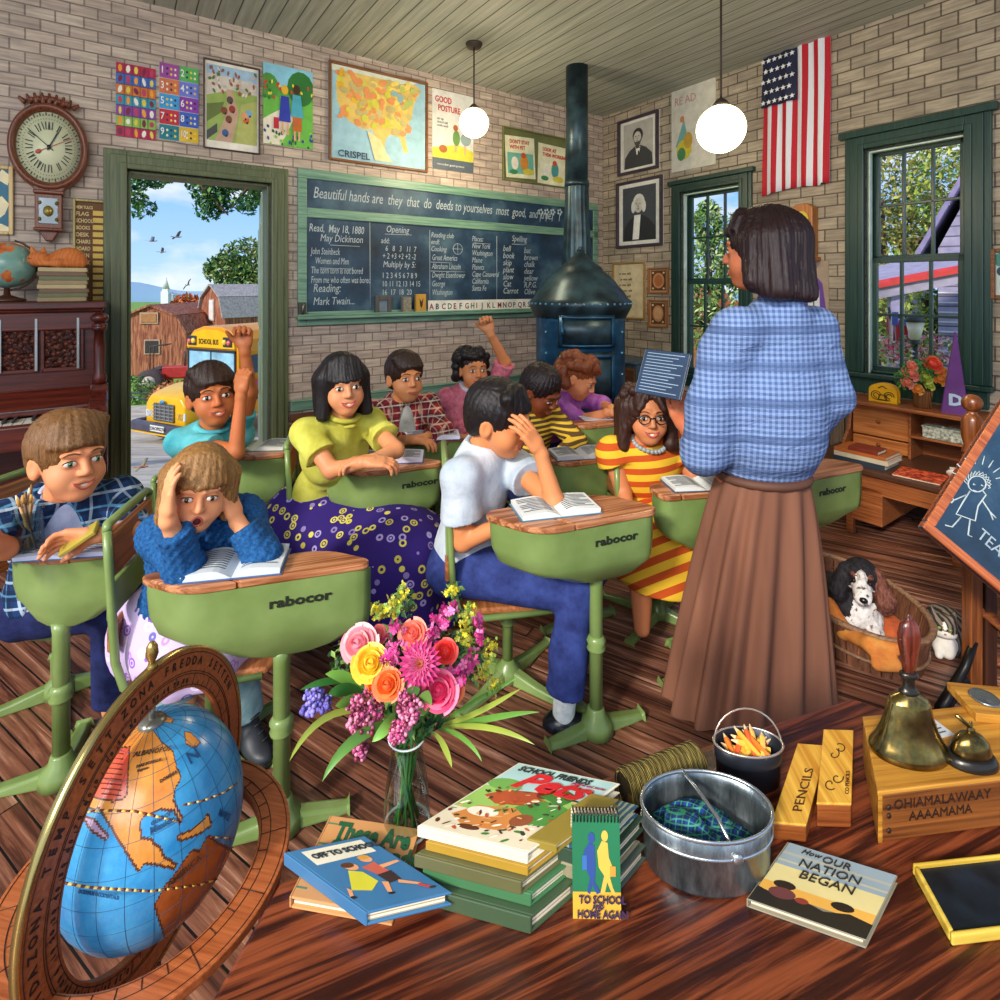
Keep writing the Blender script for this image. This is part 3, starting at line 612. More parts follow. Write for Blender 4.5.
MB().box(-.1, 2.1, -.08, -.03, .95, 1.0).box(-.1, 2.1, -.08, -.03, .45, .5).build('railing', white, pr_)
def stripes(name, a, b_, f, ax):
    g = G(name); q = g.math('FRACT', g.math('MULTIPLY', g.xyz()[ax], f)); return g.done(g.mix(g.math('LESS_THAN', q, .5), a, b_), .7)
for (lb, x, y0, y1, dx, Y) in (('furled american flag hanging beside the porch column', 893, 312, 363, 3, 5.9), ('american flag drooping from a pole on the porch', 903, 320, 342, 9, 6.0)):
    o = thing('flag', lb, 'flag', at(x, y1, Y)); h_ = (y1-y0)/FPX*Y; w_ = dx/FPX*Y+.04
    MB(inv(o)).tube([at(x-dx*.7-2, y0-5, Y), at(x+4, y1-4 if dx < 5 else y0+2, Y)], .012, 6).build('pole', mat('#444444', .5), o)
    b = MB().grid(lambda u, v: (w_*(u-.5)*(1+v*.6), .03*math.sin(u*14), v*h_), 14, 6); b.build('cloth', stripes('flag_cloth', '#c8343c', '#efe9ee', 26, 0), o, solid=.006)
    MB().box(-w_*.5, w_*.3, -.045, -.035, h_*.75, h_).build('canton', mat('#3d4f9a', .6), o)
o = thing('lamp_post', 'black lantern on a post in the yard outside the larger window', 'lamp', mw=T(gr0(915, 5.5))); zt = at(915, 322, 5.5).z-gz(5.5)
b = MB(); b.tube([(0, 0, 0), (0, 0, zt-.2)], .022, 8).lathe([(.05, zt-.22), (.03, zt-.2), (.045, zt-.18)], 8).lathe([(.1, zt), (.05, zt+.07), (.0, zt+.1)], 6); b.build('post', mat('#3a3f44', .5), o); MB().lathe([(.045, zt-.18), (.085, zt), (0, zt)], 6).build('lantern', mat('#e8e2c8', .3), o)
o = thing('cottage', 'small brown roofed cottage with a brick chimney seen through the larger window', 'house', mw=T(gr0(872, 16)) @ RZ(-.4) @ T(0, 0, 0))
b = MB(); b.box(-2, 2, 0, 3, 0, 2.2); b.build('walls', mat('#c8b2a4', .8), o); MB().prism([(-2.3, 2.2), (2.3, 2.2), (0, 3.9)], -3, .2, RX(PI/2)).build('roof', mat('#a899a4', .8), o); MB().box(1.1, 1.6, 1, 1.5, 2.5, 4.6).build('chimney', mat('#b07a55', .8), o)
tree('yard_tree', 'tall golden green tree filling the upper panes of the larger window', gr0(885, 13), .25, [(at(880, 200, 13), (1.3, 1, 1.3)), (at(915, 185, 13), (1.2, 1, 1.5)), (at(905, 240, 13), (1.6, 1, 1.3)), (at(935, 215, 13), (1., 1, 1.6))], ['#93924e', '#b3b354', '#6f7a44', '#c9c46a'], 5200, .075, 12)
tree('hedgerow_tree', 'leafy green tree behind the porch, outside the larger window', gr0(930, 11), .2, [(at(925, 300, 11), (1.5, .8, 1.2)), (at(885, 320, 11), (1.2, .8, 1.2)), (at(958, 180, 11), (.9, .8, 1.5))], ['#6f9440', '#a9bd4a', '#c3cf62', '#4d7038'], 4200, .06, 13)
tree('spruce_tree', 'pointed green tree outside the smaller window', gr0(708, 14), .2, [(at(708, 225, 14), (.35, .35, .7)), (at(708, 262, 14), (.75, .6, .8)), (at(710, 300, 14), (1., .8, .8)), (at(690, 320, 14), (.8, .6, .9)), (at(732, 250, 14), (.5, .5, 1.))], ['#5f8a40', '#9ab862', '#3f6a38', '#c9d49a'], 4600, .075, 14)
o = thing('cottage', 'red roofed cottage low in the smaller window', 'house', mw=T(gr0(712, 19)) @ RZ(.3)); MB().box(-1.6, 1.6, 0, 2, 0, 2.0).build('walls', mat('#b5784f', .8), o); MB().prism([(-1.9, 2.0), (1.9, 2.0), (0, 3.1)], -2, .2, RX(PI/2)).build('roof', mat('#b8604a', .8), o)
tree('flowering_bush', 'pink flowering bush under the porch outside the larger window', gr0(882, 5.6), .03, [(at(880, 360, 5.6), (.22, .2, .28)), (at(925, 350, 5.6), (.3, .2, .2))], ['#e05a78', '#f2a0a8', '#6f9a40', '#f4d9c0'], 900, .03, 16)['category'] = 'bush'
# ================================================================ THINGS ON THE WALLS
def el(cx, cy, rx, ry, n=14, a=0): return [(cx+rx*math.cos(t)*math.cos(a)-ry*math.sin(t)*math.sin(a), cy+rx*math.cos(t)*math.sin(a)+ry*math.sin(t)*math.cos(a)) for t in [2*PI*i/n for i in range(n)]]
def rc(x0, y0, x1, y1): return [(x0, y0), (x1, y0), (x1, y1), (x0, y1)]
def paint(name, parent, W, H, y0, shapes, m=None, step=.0005, rough=.5):
    """flat picture: polygons in 0..1 coordinates layered outwards (towards -y), one mesh"""
    b = MB(m); ms = []; idx = {}
    for i, (c, pts) in enumerate(shapes):
        if c not in idx: idx[c] = len(ms); ms.append(mat(c, rough, 0, .12, 14))
        b.mt(idx[c]); y = y0-i*step; pts = [(min(max(x, 0), 1)*W, min(max(z, 0), 1)*H) for x, z in pts]
        a = sum(pts[k][0]*pts[(k+1) % len(pts)][1]-pts[(k+1) % len(pts)][0]*pts[k][1] for k in range(len(pts)))
        if a < 0: pts = pts[::-1]
        b.add([(x, y, z) for x, z in pts], [tuple(range(len(pts)))])
    return b.build(name, ms, parent)
def framed(F, name, label, cat, x0, x1, yt, yb, fm, fw, dp=.025, group=None, back='#efe6d0', tilt=0, off=0):
    u0, zt = onw(F, x0, yt, off); _, zb = onw(F, x0, yb, off); u1, _ = onw(F, x1, yt, off); W_, H_ = u1-u0, zt-zb
    o = thing(name, label, cat, mw=F @ T(u0, off, zb) @ RY(tilt), group=group)
    MB().box(0, W_, -.006, 0, 0, H_).build('backing', mat(back, .7), o)
    if fw:
        b = MB(); b.box(0, fw, -dp, -.001, 0, H_); b.box(W_-fw, W_, -dp, -.001, 0, H_); b.box(fw, W_-fw, -dp, -.001, 0, fw); b.box(fw, W_-fw, -dp, -.001, H_-fw, H_)
        b.build('frame', fm, o, bevel=min(.006, fw*.3))
    return o, W_, H_
dkw = wood('dark_frame', '#2c1d18', '#5a3e30', 0, 4, 30); brw = wood('brown_frame', '#5a2f17', '#96602f', 0, 4, 30); golf = wood('gold_frame', '#7a5a2c', '#c09a56', 0, 4, 30)
mah = wood('mahogany', '#2e0f0b', '#6d2a1c', 0, 2.5, 22, .3); mahv = wood('mahogany_v', '#2e0f0b', '#6d2a1c', 2, 2.5, 22, .3)
clw = wood('clock_wood', '#4a2014', '#8a4a2c', 2, 4, 30, .35)
# ---- clock
uc, zc = UA(50, 149); u1_, _ = UA(86.5, 149); R_ = .5*(UA(50, 106)[1]-UA(50, 193)[1]); 
ck = thing('wall_clock', 'large round wooden wall clock with roman numerals above the piano', 'clock', mw=FA @ T(uc, 0, zc) @ M.Diagonal((.72, 1, 1, 1)))
b = MB(RX(PI/2)); b.lathe([(R_*.8, .0), (R_*.8, .05), (R_*.84, .07), (R_*.92, .085), (R_*.98, .07), (R_, .05), (R_, 0)], 48, cap=False); b.build('ring', clw, ck)
MB(RX(PI/2)).lathe([(R_*.82, .0), (R_*.82, .045), (0, .046)], 48).build('dial', mat('#d9dcb4', .4, 0, .05), ck)
ink = mat('#1d2420', .5); rd = random.Random(5)
b = MB()
for i in range(12):
    a = i*PI/6; wids = (3, 1, 2, 3, 2, 1, 2, 3, 3, 2, 1, 2)[i]
    for j in range(wids+1):
        o_ = (j-wids/2)*.011; rr0, rr1 = R_*.4, R_*.58; mm = RY(a) @ T(o_, -.048, 0)
        b.box(-.0028, .0028, -.001, 0, rr0, rr1, mm @ RY(.12*(-1)**j if wids > 1 else 0))
for i in range(31*2): b.box(-.003, .003, -.001, 0, R_*.715, R_*.745+.01*(i % 2), RY(i*PI/31) @ T(0, -.048, 0))
for i in range(60): b.box(-.0012, .0012, -.001, 0, R_*.63, R_*.655, RY(i*PI/30) @ T(0, -.048, 0))
b.build('numerals', ink, ck)
b = MB(); b.box(-.004, .004, -.053, -.051, -.02, R_*.4, RY(.55)); b.box(-.0025, .0025, -.056, -.054, -.03, R_*.62, RY(-.95)); b.lathe([(0, -.06), (.012, -.058), (.012, -.05)], 12, RX(PI/2) @ T(0, 0, .112)); b.build('hands', ink, ck)
b = MB(); b.box(-.002, .002, -.051, -.0495, -.07, R_*.66, RY(1.15)); b.ell((0, 0, 0), (.012, .004, .02), m=RY(1.15) @ T(0, -.05, -.07), nu=8, nv=6); b.build('calendar_hand', mat('#b5503a', .5), ck)
b = MB(); S = SD()
for i in range(9):
    t = -1+i/4; S.cap((t*R_*.62, -.03, R_*.98+.01*(1-t*t)), (t*R_*.72, -.035, R_*(1.05+.16*(1-t*t))), .016, .01, k=.01); 
for i in range(6): S.ell(((i-2.5)*.042, -.04, R_*1.04+.02*(1-abs(i-2.5)/2.5)), (.02, .014, .014), k=.006)
o_ = S.mesh('crest', clw, None, .005); o_.parent = ck
zb0 = UA(50, 196)[1]-zc; zb1 = UA(50, 230)[1]-zc; zb2 = UA(50, 240)[1]-zc; hw_ = .5*(UA(69, 210)[0]-UA(32, 210)[0])
b = MB(); b.box(-hw_, hw_, -.09, 0, zb1, zb0); b.box(-hw_*1.12, hw_*1.12, -.1, 0, zb0, zb0+.02); b.box(-hw_*1.1, hw_*1.1, -.1, 0, zb1-.012, zb1+.004); b.prism([(-hw_*.85, zb1), (hw_*.85, zb1), (.02, zb2-.01), (-.02, zb2-.01)], 0, .06, RX(PI/2)); b.prism([(-hw_*1.35, zb0+.06), (-hw_*.9, zb0), (hw_*.9, zb0), (hw_*1.35, zb0+.06)], 0, .07, RX(PI/2)); b.build('case', clw, ck, bevel=.006)
b = MB(); b.box(-hw_*.72, hw_*.72, -.094, -.08, zb1+.025, zb0-.02); gd = b.build('case_door', mat('#7f8b92', .25, .3), ck, bevel=.004)
b = MB(); zz_ = (zb0+zb1)/2; b.lathe([(.0, .0), (.03, .0), (.03, .006), (.0, .01)], 24, T(0, -.094, zz_) @ RX(PI/2)); [b.lathe([(0, 0), (.012, 0), (0, .006)], 8, T(x_, -.094, zz_+z_) @ RX(PI/2)) for x_ in (-.05, .05) for z_ in (-.045, .045)]; b.build('pendulum_disc', mat('#b09a52', .3, .6), gd)
# ---- brown tag board
o, W_, H_ = framed(FA, 'tag_board', 'tall brown word board with a column of small yellow tags beside the clock', 'board', 73, 108, 199, 312, wood('cream_frame', '#8a8048', '#c9bd7c', 2, 4, 30), .012, back='#6a4422')
yt_ = mat('#d6b04a', .5)
for i in range(13):
    z_ = H_*(.9-i*.064)-.01; MB().box(W_*.56, W_*.86, -.012, -.006, z_-.014, z_+.014).build('tag', yt_, o)
MB().box(W_*.6, W_*.95, -.016, -.006, .01, .045).build('tag', yt_, o)
for i, s_ in enumerate(('MEM TULCS', 'FLAG', 'SCHOOL', 'BOOKS', 'DESK', 'CHAIRS', 'BOARD', 'CLEAN', 'CHALK')):
    text(s_, .032 if i else .024, FA @ T(UA(73, 199)[0], 0, UA(73, 312)[1]) @ T(W_*.08, -.0065, H_*(.935-i*.062)-.01) @ UP, mat('#d9c58a', .6), o, sx=.62 if len(s_) > 4 else .8, bold=.0006)
# ---- teal map poster at the left edge
o, W_, H_ = framed(FA, 'map_poster', 'teal and cream map poster in a cream border at the left edge above the globe', 'poster', -18, 14, 164, 234, wood('cream_border', '#c9a25c', '#ecd29a', 2, 4, 30), .02, back='#1f5a78')
paint('map', o, W_, H_, -.007, [('#1c6a86', rc(.05, .03, .95, .97)), ('#efe0b4', [(.3, .9), (.5, .85), (.62, .95), (.9, .86), (.8, .72), (.55, .78), (.4, .7)]), ('#efe0b4', [(.4, .5), (.62, .56), (.85, .45), (.72, .3), (.5, .22), (.38, .34)]), ('#efe0b4', [(.3, .12), (.6, .16), (.9, .1), (.9, .05), (.3, .05)])])
# ---- posters
o, W_, H_ = framed(FA, 'picture_chart', 'grid chart poster with purple, green and crimson rows, leftmost over the doorway', 'poster', 116, 155.5, 62, 136, None, 0, back='#3c8fa8')
sh = []
for r_, c_ in enumerate(('#b8204a', '#93c452', '#8c3fa0', '#2f9cb0', '#d8762a', '#3f6fc0', '#b8204a')):
    sh.append((c_, rc(0, r_/7, 1, (r_+1)/7)))
rd = random.Random(2)
for r_ in range(7):
    for k_ in range(5):
        sh.append((('#7a1a38', '#f0a030', '#e8d24a', '#c23a62', '#f4efe0')[(k_*3+r_) % 5], el((k_+.5)/5, (r_+.5)/7, .05+.02*rd.random(), .035+.02*rd.random(), 7, rd.random()*3)))
for r_ in range(1, 7): sh.append(('#463050', rc(0, r_/7-.004, 1, r_/7+.004)))
for k_ in range(1, 5): sh.append(('#463050', rc(k_/5-.006, 0, k_/5+.006, 1)))
paint('chart', o, W_, H_, -.007, sh, step=.00008)
o, W_, H_ = framed(FA, 'number_chart', 'number chart poster of ten coloured squares, second over the doorway', 'poster', 159, 198.5, 62, 139, None, 0, back='#d8d8d0')
sh = []; nc = [('#e2b822', '#16808c'), ('#3a62c2', '#c8283a'), ('#8a3aa8', '#3f9ed8'), ('#6f7fd8', '#d8764a'), ('#58b05a', '#a04a9c')]
for r_ in range(5):
    for k_ in range(2):
        c_ = nc[r_][1-k_]; x0_, z0_ = k_*.5, r_*.2; sh.append((c_, rc(x0_+.005, z0_+.004, x0_+.495, z0_+.196)))
        for q in range(6): sh.append((('#f4ead0', '#222a4a', '#f2d24a')[(q+r_) % 3], el(x0_+.2+(q % 3)*.1, z0_+.06+(q//3)*.07, .03, .018, 6)))
paint('chart', o, W_, H_, -.007, sh, step=.00008)
mwp = FA @ T(UA(159, 62)[0], 0, UA(159, 139)[1])
for r_ in range(5):
    for k_ in range(2):
        text(str((9, 10, 7, 8, 5, 6, 3, 4, 1, 2)[r_*2+k_]), H_*.13, mwp @ T(W_*(.03+k_*.5), -.016, H_*(.2*r_+.06)) @ UP, mat('#ffffff', .5), o, sx=.7 if r_*2+k_ != 1 else .5, bold=.001)
o, W_, H_ = framed(FA, 'framed_picture', 'framed village scene with vintage cars on a lane, over the middle of the doorway', 'picture', 203, 259.5, 58, 148, dkw, .008, back='#efe8d8')
sh = [('#9bb35a', rc(.06, .1, .95, .95)), ('#a8c8e0', rc(.06, .82, .95, .95)), ('#d9cfc0', [(.06, .6), (.5, .7), (.95, .68), (.95, .82), (.06, .85)]), ('#c9a48a', [(.2, .1), (.5, .1), (.62, .45), (.5, .7), (.4, .7), (.42, .45)]), ('#b8bc6a', [(.55, .1), (.95, .1), (.95, .62), (.66, .55)]), ('#6a7a3c', [(.06, .3), (.3, .42), (.36, .55), (.06, .5)]), ('#4a4f4c', [(.06, .1), (.24, .2), (.24, .3), (.06, .2)])]
rd = random.Random(11)
for q, (x_, z_, c_) in enumerate(((.38, .2, '#3a5f98'), (.44, .36, '#7a4a34'), (.5, .48, '#9c3a2c'), (.36, .45, '#8a4430'), (.46, .58, '#5a4a44'), (.75, .38, '#d8642c'), (.8, .46, '#7fb0d0'), (.72, .42, '#e8a070'))): sh += [(c_, el(x_, z_, .06, .045, 9)), ('#2e2a28', el(x_+.02, z_-.03, .02, .015, 7))]
for q in range(46): sh.append((('#8f6a50', '#c8bcae', '#5f7a3a', '#e8ddd0', '#a85a3c')[q % 5], el(.1+.82*rd.random(), .64+.28*rd.random(), .035, .02, 5, rd.random()*3)))
paint('picture', o, W_, H_, -.007, sh, step=.0001)
o, W_, H_ = framed(FA, 'children_poster', 'bright poster of two schoolchildren walking on a garden path, rightmost over the doorway', 'poster', 263, 312.5, 62, 143, None, 0, back='#5fae48')
sh = [('#8fd0e8', rc(0, .7, 1, 1)), ('#6fbf4a', rc(0, 0, 1, .6)), ('#f2ead0', [(0, 0), (.35, 0), (.6, .35), (.45, .5), (.1, .35), (0, .3)]), ('#2f7a34', el(.75, .75, .28, .22)), ('#4f9a3c', el(.1, .72, .2, .16))]
rd = random.Random(12)
for q in range(60): sh.append((('#2f7a34', '#8fd04a', '#d83a3a', '#2f4a98', '#f2e04a', '#1f5a3c')[q % 6], el(rd.random(), (rd.random()*.22 if q % 2 else .5+.3*rd.random()), .03, .022, 5, rd.random()*3)))
sh += [('#e8b088', rc(.36, .14, .4, .34)), ('#e8b088', rc(.46, .14, .5, .34)), ('#2f3fb0', [(.3, .3), (.54, .3), (.5, .62), (.34, .62)]), ('#e8b830', el(.42, .7, .07, .06)), ('#c8283a', rc(.2, .2, .3, .34)), ('#c86a2c', rc(.58, .2, .76, .4)), ('#e8b088', rc(.6, .08, .64, .2)), ('#e8b088', rc(.69, .08, .73, .2)), ('#4fb0c8', [(.54, .38), (.8, .38), (.74, .66), (.58, .66)]), ('#4a2c1c', el(.66, .73, .07, .06))]
paint('picture', o, W_, H_, -.007, sh, step=.0001)
# ---- map
o, W_, H_ = framed(FA, 'wall_map', 'large framed map of the united states above the chalkboard', 'map', 328, 427, 60, 160, brw, .02, back='#a9cfd8')
us = [(.07, .78), (.1, .92), (.3, .93), (.6, .93), (.68, .88), (.72, .84), (.8, .92), (.86, .95), (.93, .9), (.88, .8), (.84, .7), (.83, .58), (.74, .42), (.77, .28), (.79, .2), (.74, .18), (.7, .34), (.6, .36), (.55, .3), (.54, .18), (.5, .2), (.45, .32), (.4, .38), (.33, .36), (.2, .42), (.12, .5), (.08, .62)]
sh = [('#9cc8d8', rc(.04, .04, .96, .96)), ('#dfe8d8', el(.3, .98, .6, .08)), ('#e4c46a', us)]
rd = random.Random(3)
for q in range(150):
    x_, z_ = .1+.78*rd.random(), .38+.54*rd.random()
    if .8 < x_ and z_ < .7 or z_ < .45 and x_ < .25: continue
    sh.append((('#e8b82a', '#d8d24a', '#e8985a', '#c8b878', '#f2d86a', '#b8c86a')[int(x_*3+rd.random()*3) % 6], el(x_, z_, .025+.03*rd.random(), .02+.02*rd.random(), 6, rd.random()*3)))
sh += [('#e8dca0', [(.36, .36), (.5, .28), (.56, .14), (.62, .06), (.44, .06), (.4, .22)]), ('#8fb8c0', el(.64, .8, .04, .03)), ('#8fb8c0', el(.7, .76, .03, .05))]
paint('map', o, W_, H_, -.007, sh, step=.00006)
text('CRISPEL', .07, FA @ T(UA(328, 160)[0], 0, UA(328, 160)[1]) @ T(W_*.08, -.02, H_*.05) @ UP, mat('#1f3f5a', .5), o, bold=.001)
# ---- posture poster
o, W_, H_ = framed(FA, 'health_poster', 'pale poster with red heading and two walking figures beside the bare lamp globe', 'poster', 432, 473, 88, 168, None, 0, back='#dcdcd6')
paint('picture', o, W_, H_, -.007, [('#dfe0da', rc(0, 0, 1, 1)), ('#5a6670', rc(0, 0, 1, .14)), ('#d8d44a', [(0, .14), (1, .14), (1, .28), (.6, .34), (0, .26)]), ('#b06a3c', el(.25, .26, .1, .05)), ('#e8b088', rc(.52, .24, .58, .36)), ('#6f9a54', el(.57, .42, .09, .1)), ('#b0643c', el(.55, .55, .06, .04)), ('#e8b088', rc(.76, .22, .8, .34)), ('#93a8a8', el(.8, .42, .13, .08)), ('#e8d26a', el(.8, .53, .08, .04))])
mwp = FA @ T(UA(432, 88)[0], 0, UA(432, 168)[1])
text('GOOD\n  POSTURE', .07, mwp @ T(W_*.05, -.014, H_*.84) @ UP, mat('#c8323a', .5), o, bold=.001, sx=.72); text('sit up\nstand tall\nwalk well', .028, mwp @ T(W_*.1, -.014, H_*.62) @ UP, mat('#70787a', .5), o); text('remember good posture', .026, mwp @ T(W_*.1, -.014, H_*.05) @ UP, mat('#d8dcd8', .5), o)
# ---- pin board
o, W_, H_ = framed(FA, 'pin_board', 'olive framed pin board holding two paper sheets, between lamp and stove pipe', 'board', 502, 566, 126, 180, wood('olive_frame', '#5a5f30', '#8a8f52', 0, 4, 30), .012, back='#6a6f44')
mwp = FA @ T(UA(502, 126)[0], 0, UA(502, 180)[1])
for (lb, x0_, z0_, t_, c1_, c2_, s_) in (('left sheet on the olive pin board, teal picture under red lettering', .05, .06, -.05, '#6fb8a8', '#d8903c', 'DON\'T STAY\nWITH PET'), ('right sheet on the olive pin board, jumping figures under red lettering', .52, .04, .03, '#eae8c8', '#4a9a9a', 'LOOK AT\nTHEM WORKING')):
    m_ = mwp @ T(W_*x0_, -.012, H_*z0_) @ RY(t_); w_, h_ = W_*.44, H_*.78; p_ = thing('paper_sheet', lb, 'paper', mw=m_, group='papers on the pin board')
    MB().box(0, w_, -.002, 0, 0, h_).build('sheet', mat('#e8e8c4', .6), p_)
    paint('picture', p_, w_, h_, -.003, [(c1_, rc(.06, .1, .94, .6)), ('#f4f0e0', el(.3, .35, .12, .16)), (c2_, el(.62, .38, .14, .2)), ('#d8c84a', el(.75, .16, .2, .08)), ('#c8502c', el(.6, .55, .08, .07)), ('#3a8a5a', el(.25, .14, .14, .06))])
    text(s_, h_*.13, m_ @ T(w_*.14, -.007, h_*.82) @ UP, mat('#c8403a', .5), p_, bold=.001, sx=.8)
# ---- chalkboard
slate = G('slate'); f_ = slate.noise(slate.map((2, 2, 2)), 1.4, 6, .6); slate.done(slate.ramp(f_, [(.3, '#12202c'), (.5, '#22405a'), (.72, '#557482')]), .55); slm = slate.m
u0, u1 = UA(297, 168)[0], -.1; zt = UA(297, 168)[1]; zb = UA(297, 326)[1]
cb = thing('chalkboard', 'long green framed chalkboard covered with lessons in white chalk', 'chalkboard', mw=FA @ T(u0, 0, zb)); W_, H_ = u1-u0, zt-zb
zA = UA(297, 178)[1]-zb; zB = UA(297, 207)[1]-zb; zC = UA(297, 217)[1]-zb; zD = UA(297, 312)[1]-zb; uL = UA(306, 200)[0]-u0
b = MB(); b.box(0, W_, -.03, 0, zA, H_); b.box(0, uL, -.03, 0, 0, zA); b.box(uL, W_, -.03, 0, zC, zB); b.box(W_-.06, W_, -.03, 0, 0, zA); b.box(uL, W_, -.03, 0, 0, zD); b.build('frame', board, cb, bevel=.006)
MB().box(-.02, W_+.02, -.1, -.03, zD-.05, zD-.03).box(-.02, W_+.02, -.1, -.09, zD-.03, zD-.015).build('chalk_ledge', board, cb, bevel=.004)
MB().box(uL, W_-.06, -.016, 0, zB, zA).build('slate', slm, cb); sl2 = MB().box(uL, W_-.06, -.016, 0, zD, zC).build('slate', slm, cb)
chalk = mat('#b9c6c8', .9, 0, .1, 40); mc = FA @ T(u0, -.017, zb); pxm = lambda x_: UA(x_, 250)[0]-u0
def ct(s_, x_, y_, sz, sx=.8, sh_=.25, bd=.0008, line=1):
    u_, z_ = UA(x_, y_, -.02); text(s_, sz, mc @ T(u_-u0, 0, z_-zb) @ UP, chalk, cb, 'chalk_writing', shear=sh_, ext=.0003, bold=bd, sx=sx, line=line)
ct('Beautiful hands are  they  that  do  deeds to yourselves  most  good,  and  true.', 313, 197.5, .115, .60, .25, 0)
ct('Read,  May 18, 1880', 309, 231, .08, .62, .15, .0004); ct('May Dickinson', 320, 241, .075, .72, .2, 0); ct('John Steinbeck\n   Women and Men\nThe torn torn is not bored\nFrom me who often was bored', 311, 254, .07, .5, .15, 0, .98); ct('Reading:', 313, 292, .085, .7, .2, 0); ct('Mark Twain...', 313, 305, .08, .7, .2, 0)
ct('Opening', 386, 232, .075, .75, .2, 0); ct('add:\n   6   8   3   11  7\n + 2 +3 +2 +2 -2', 381, 243, .062, .7, .1, 0, .95); ct('Multiply by 5:', 383, 267, .068, .75, .2, 0); ct('1 2 3 4 5 6 7 8 9\n10 11 12 13 14 15\n16  17  18  20', 382, 278, .062, .72, 0, 0, 1.05)
ct('Reading club\nendl:\nCooking', 431, 237, .06, .7, .25, 0, .95); ct('Great America\nAbraham Lincoln\nDwight Eisenhower\nGeorge\nWashington', 432, 260, .068, .58, .25, 0, 1.05)
ct('Places:\nNew York\nWashington\nMaine\nPlanets\nCape Canaveral\nCalifornia\nSanta Fe', 472, 241, .066, .66, .25, 0, .92); ct('Spelling', 512, 241, .075, .75, .2, 0)
ct('bell\nbook\nskip\nplant\nslow\nCat\nCarrot', 503, 251, .075, .8, .25, 0, .84); ct('bat\nbrown\nchalk\ndear\nyellow\nR.P.G.\nOlive', 524, 253, .075, .8, .25, 0, .84)
b = MB()
def cl_(x0_, y0_, x1_, y1_):
    a_, c_ = UA(x0_, y0_, -.02), UA(x1_, y1_, -.02); b.tube([(a_[0]-u0, -.017, a_[1]-zb), (c_[0]-u0, -.017, c_[1]-zb)], .0025, 4)
for q in ((330, 245, 360, 246.5), (385, 234, 412, 235), (431, 262, 452, 263), (431, 271, 465, 272), (474, 243, 491, 244), (512, 244, 530, 245), (320, 268, 352, 269), (370, 222, 370.5, 308), (430, 230, 430, 305), (497, 236, 497, 303)): cl_(*q)
for x_ in (541, 547, 553, 560):
    u_, z_ = UA(x_, 212, -.02)
    for k_ in range(5): a_ = k_*1.2566; b.ell((u_-u0+.022*math.cos(a_), -.017, z_-zb+.022*math.sin(a_)), (.012, .002, .012), nu=6, nv=4)
    b.tube([(u_-u0, -.017, z_-zb-.02), (u_-u0-.01, -.017, z_-zb-.09)], .003, 4)
u_, z_ = UA(458, 249, -.02); b.tube([(u_-u0+.045*math.cos(t*PI/8), -.017, z_-zb+.045*math.sin(t*PI/8)) for t in range(16)], .0025, 4, close=True); b.tube([(u_-u0-.05, -.017, z_-zb), (u_-u0+.05, -.017, z_-zb)], .002, 4); b.tube([(u_-u0, -.017, z_-zb-.05), (u_-u0, -.017, z_-zb+.05)], .002, 4)
b.build('chalk_drawing', chalk, cb)
# things on the ledge
zL = zb+zD-.03
def onledge(x_): return UA(x_, 310, -.06)[0]
for nm, lb, ct_, x_, w_, h_, c_ in (('stapler', 'small dark upright gadget standing at the left end of the chalk ledge', 'gadget', 302, .05, .1, '#4a4a44'), ('paper_holder', 'small dark open metal frame standing on the chalk ledge', 'holder', 383, .13, .14, '#54504c'), ('chalk_eraser', 'grey felt eraser stood on end on the chalk ledge', 'eraser', 406, .075, .13, '#7d776a'), ('chalk_box', 'yellow chalk box with a dark emblem on the chalk ledge', 'box', 420.5, .09, .15, '#c9973a')):
    o = thing(nm, lb, ct_, mw=FA @ T(onledge(x_)-w_/2, -.075, zL))
    if nm == 'paper_holder':
        b = MB(); b.box(0, .03, 0, .03, 0, h_).box(w_-.03, w_, 0, .03, 0, h_).box(.03, w_-.03, 0, .03, h_-.035, h_).box(.03, w_-.03, 0, .03, 0, .02); b.build('frame_body', mat(c_, .5), o, bevel=.004); MB().box(.03, w_-.03, .012, .02, .02, h_-.035).build('pane', mat('#6e7f8a', .2), o)
    else:
        b = MB(); b.box(0, w_, 0, .035, 0, h_) ; b.build('body', mat(c_, .7), o, bevel=.006)
        if nm == 'chalk_box': paint('emblem', o, w_, h_, -.001, [('#3c2a18', [(.3, .8), (.5, .6), (.7, .8), (.62, .4), (.5, .25), (.38, .4)])])
        elif nm == 'stapler': MB().tube([(w_/2, -.005, .02), (w_/2, -.012, h_*.7), (w_/2+.01, -.004, h_*.9)], .008, 6).build('lever', mat('#9a958a', .3, .8), o)
        else: MB().box(.004, w_-.004, -.012, .0, .004, h_-.004).build('felt', mat('#8d8776', .95, 0, .3, 60), o)
a0, _ = UA(428, 310, -.05); a1, _ = UA(536, 310, -.05); ast = thing('alphabet_strip', 'long white alphabet card strip standing on the chalk ledge', 'card strip', mw=FA @ T(a0, -.05, zL)); AW = (a1-a0)
MB().box(0, AW, -.003, 0, 0, .098).build('card', mat('#eae6da', .6), ast)
for i in range(20):
    text('ABCDEFGHIJKLMNOPQRST'[i], .066, FA @ T(a0+AW*(i+.2)/20, -.0535, zL+.026) @ UP, mat(('#8a2a3a', '#3a4a5a', '#7a4a3a', '#4a6a5a')[i % 4], .6), ast, 'letter', bold=.0015, sx=.85)
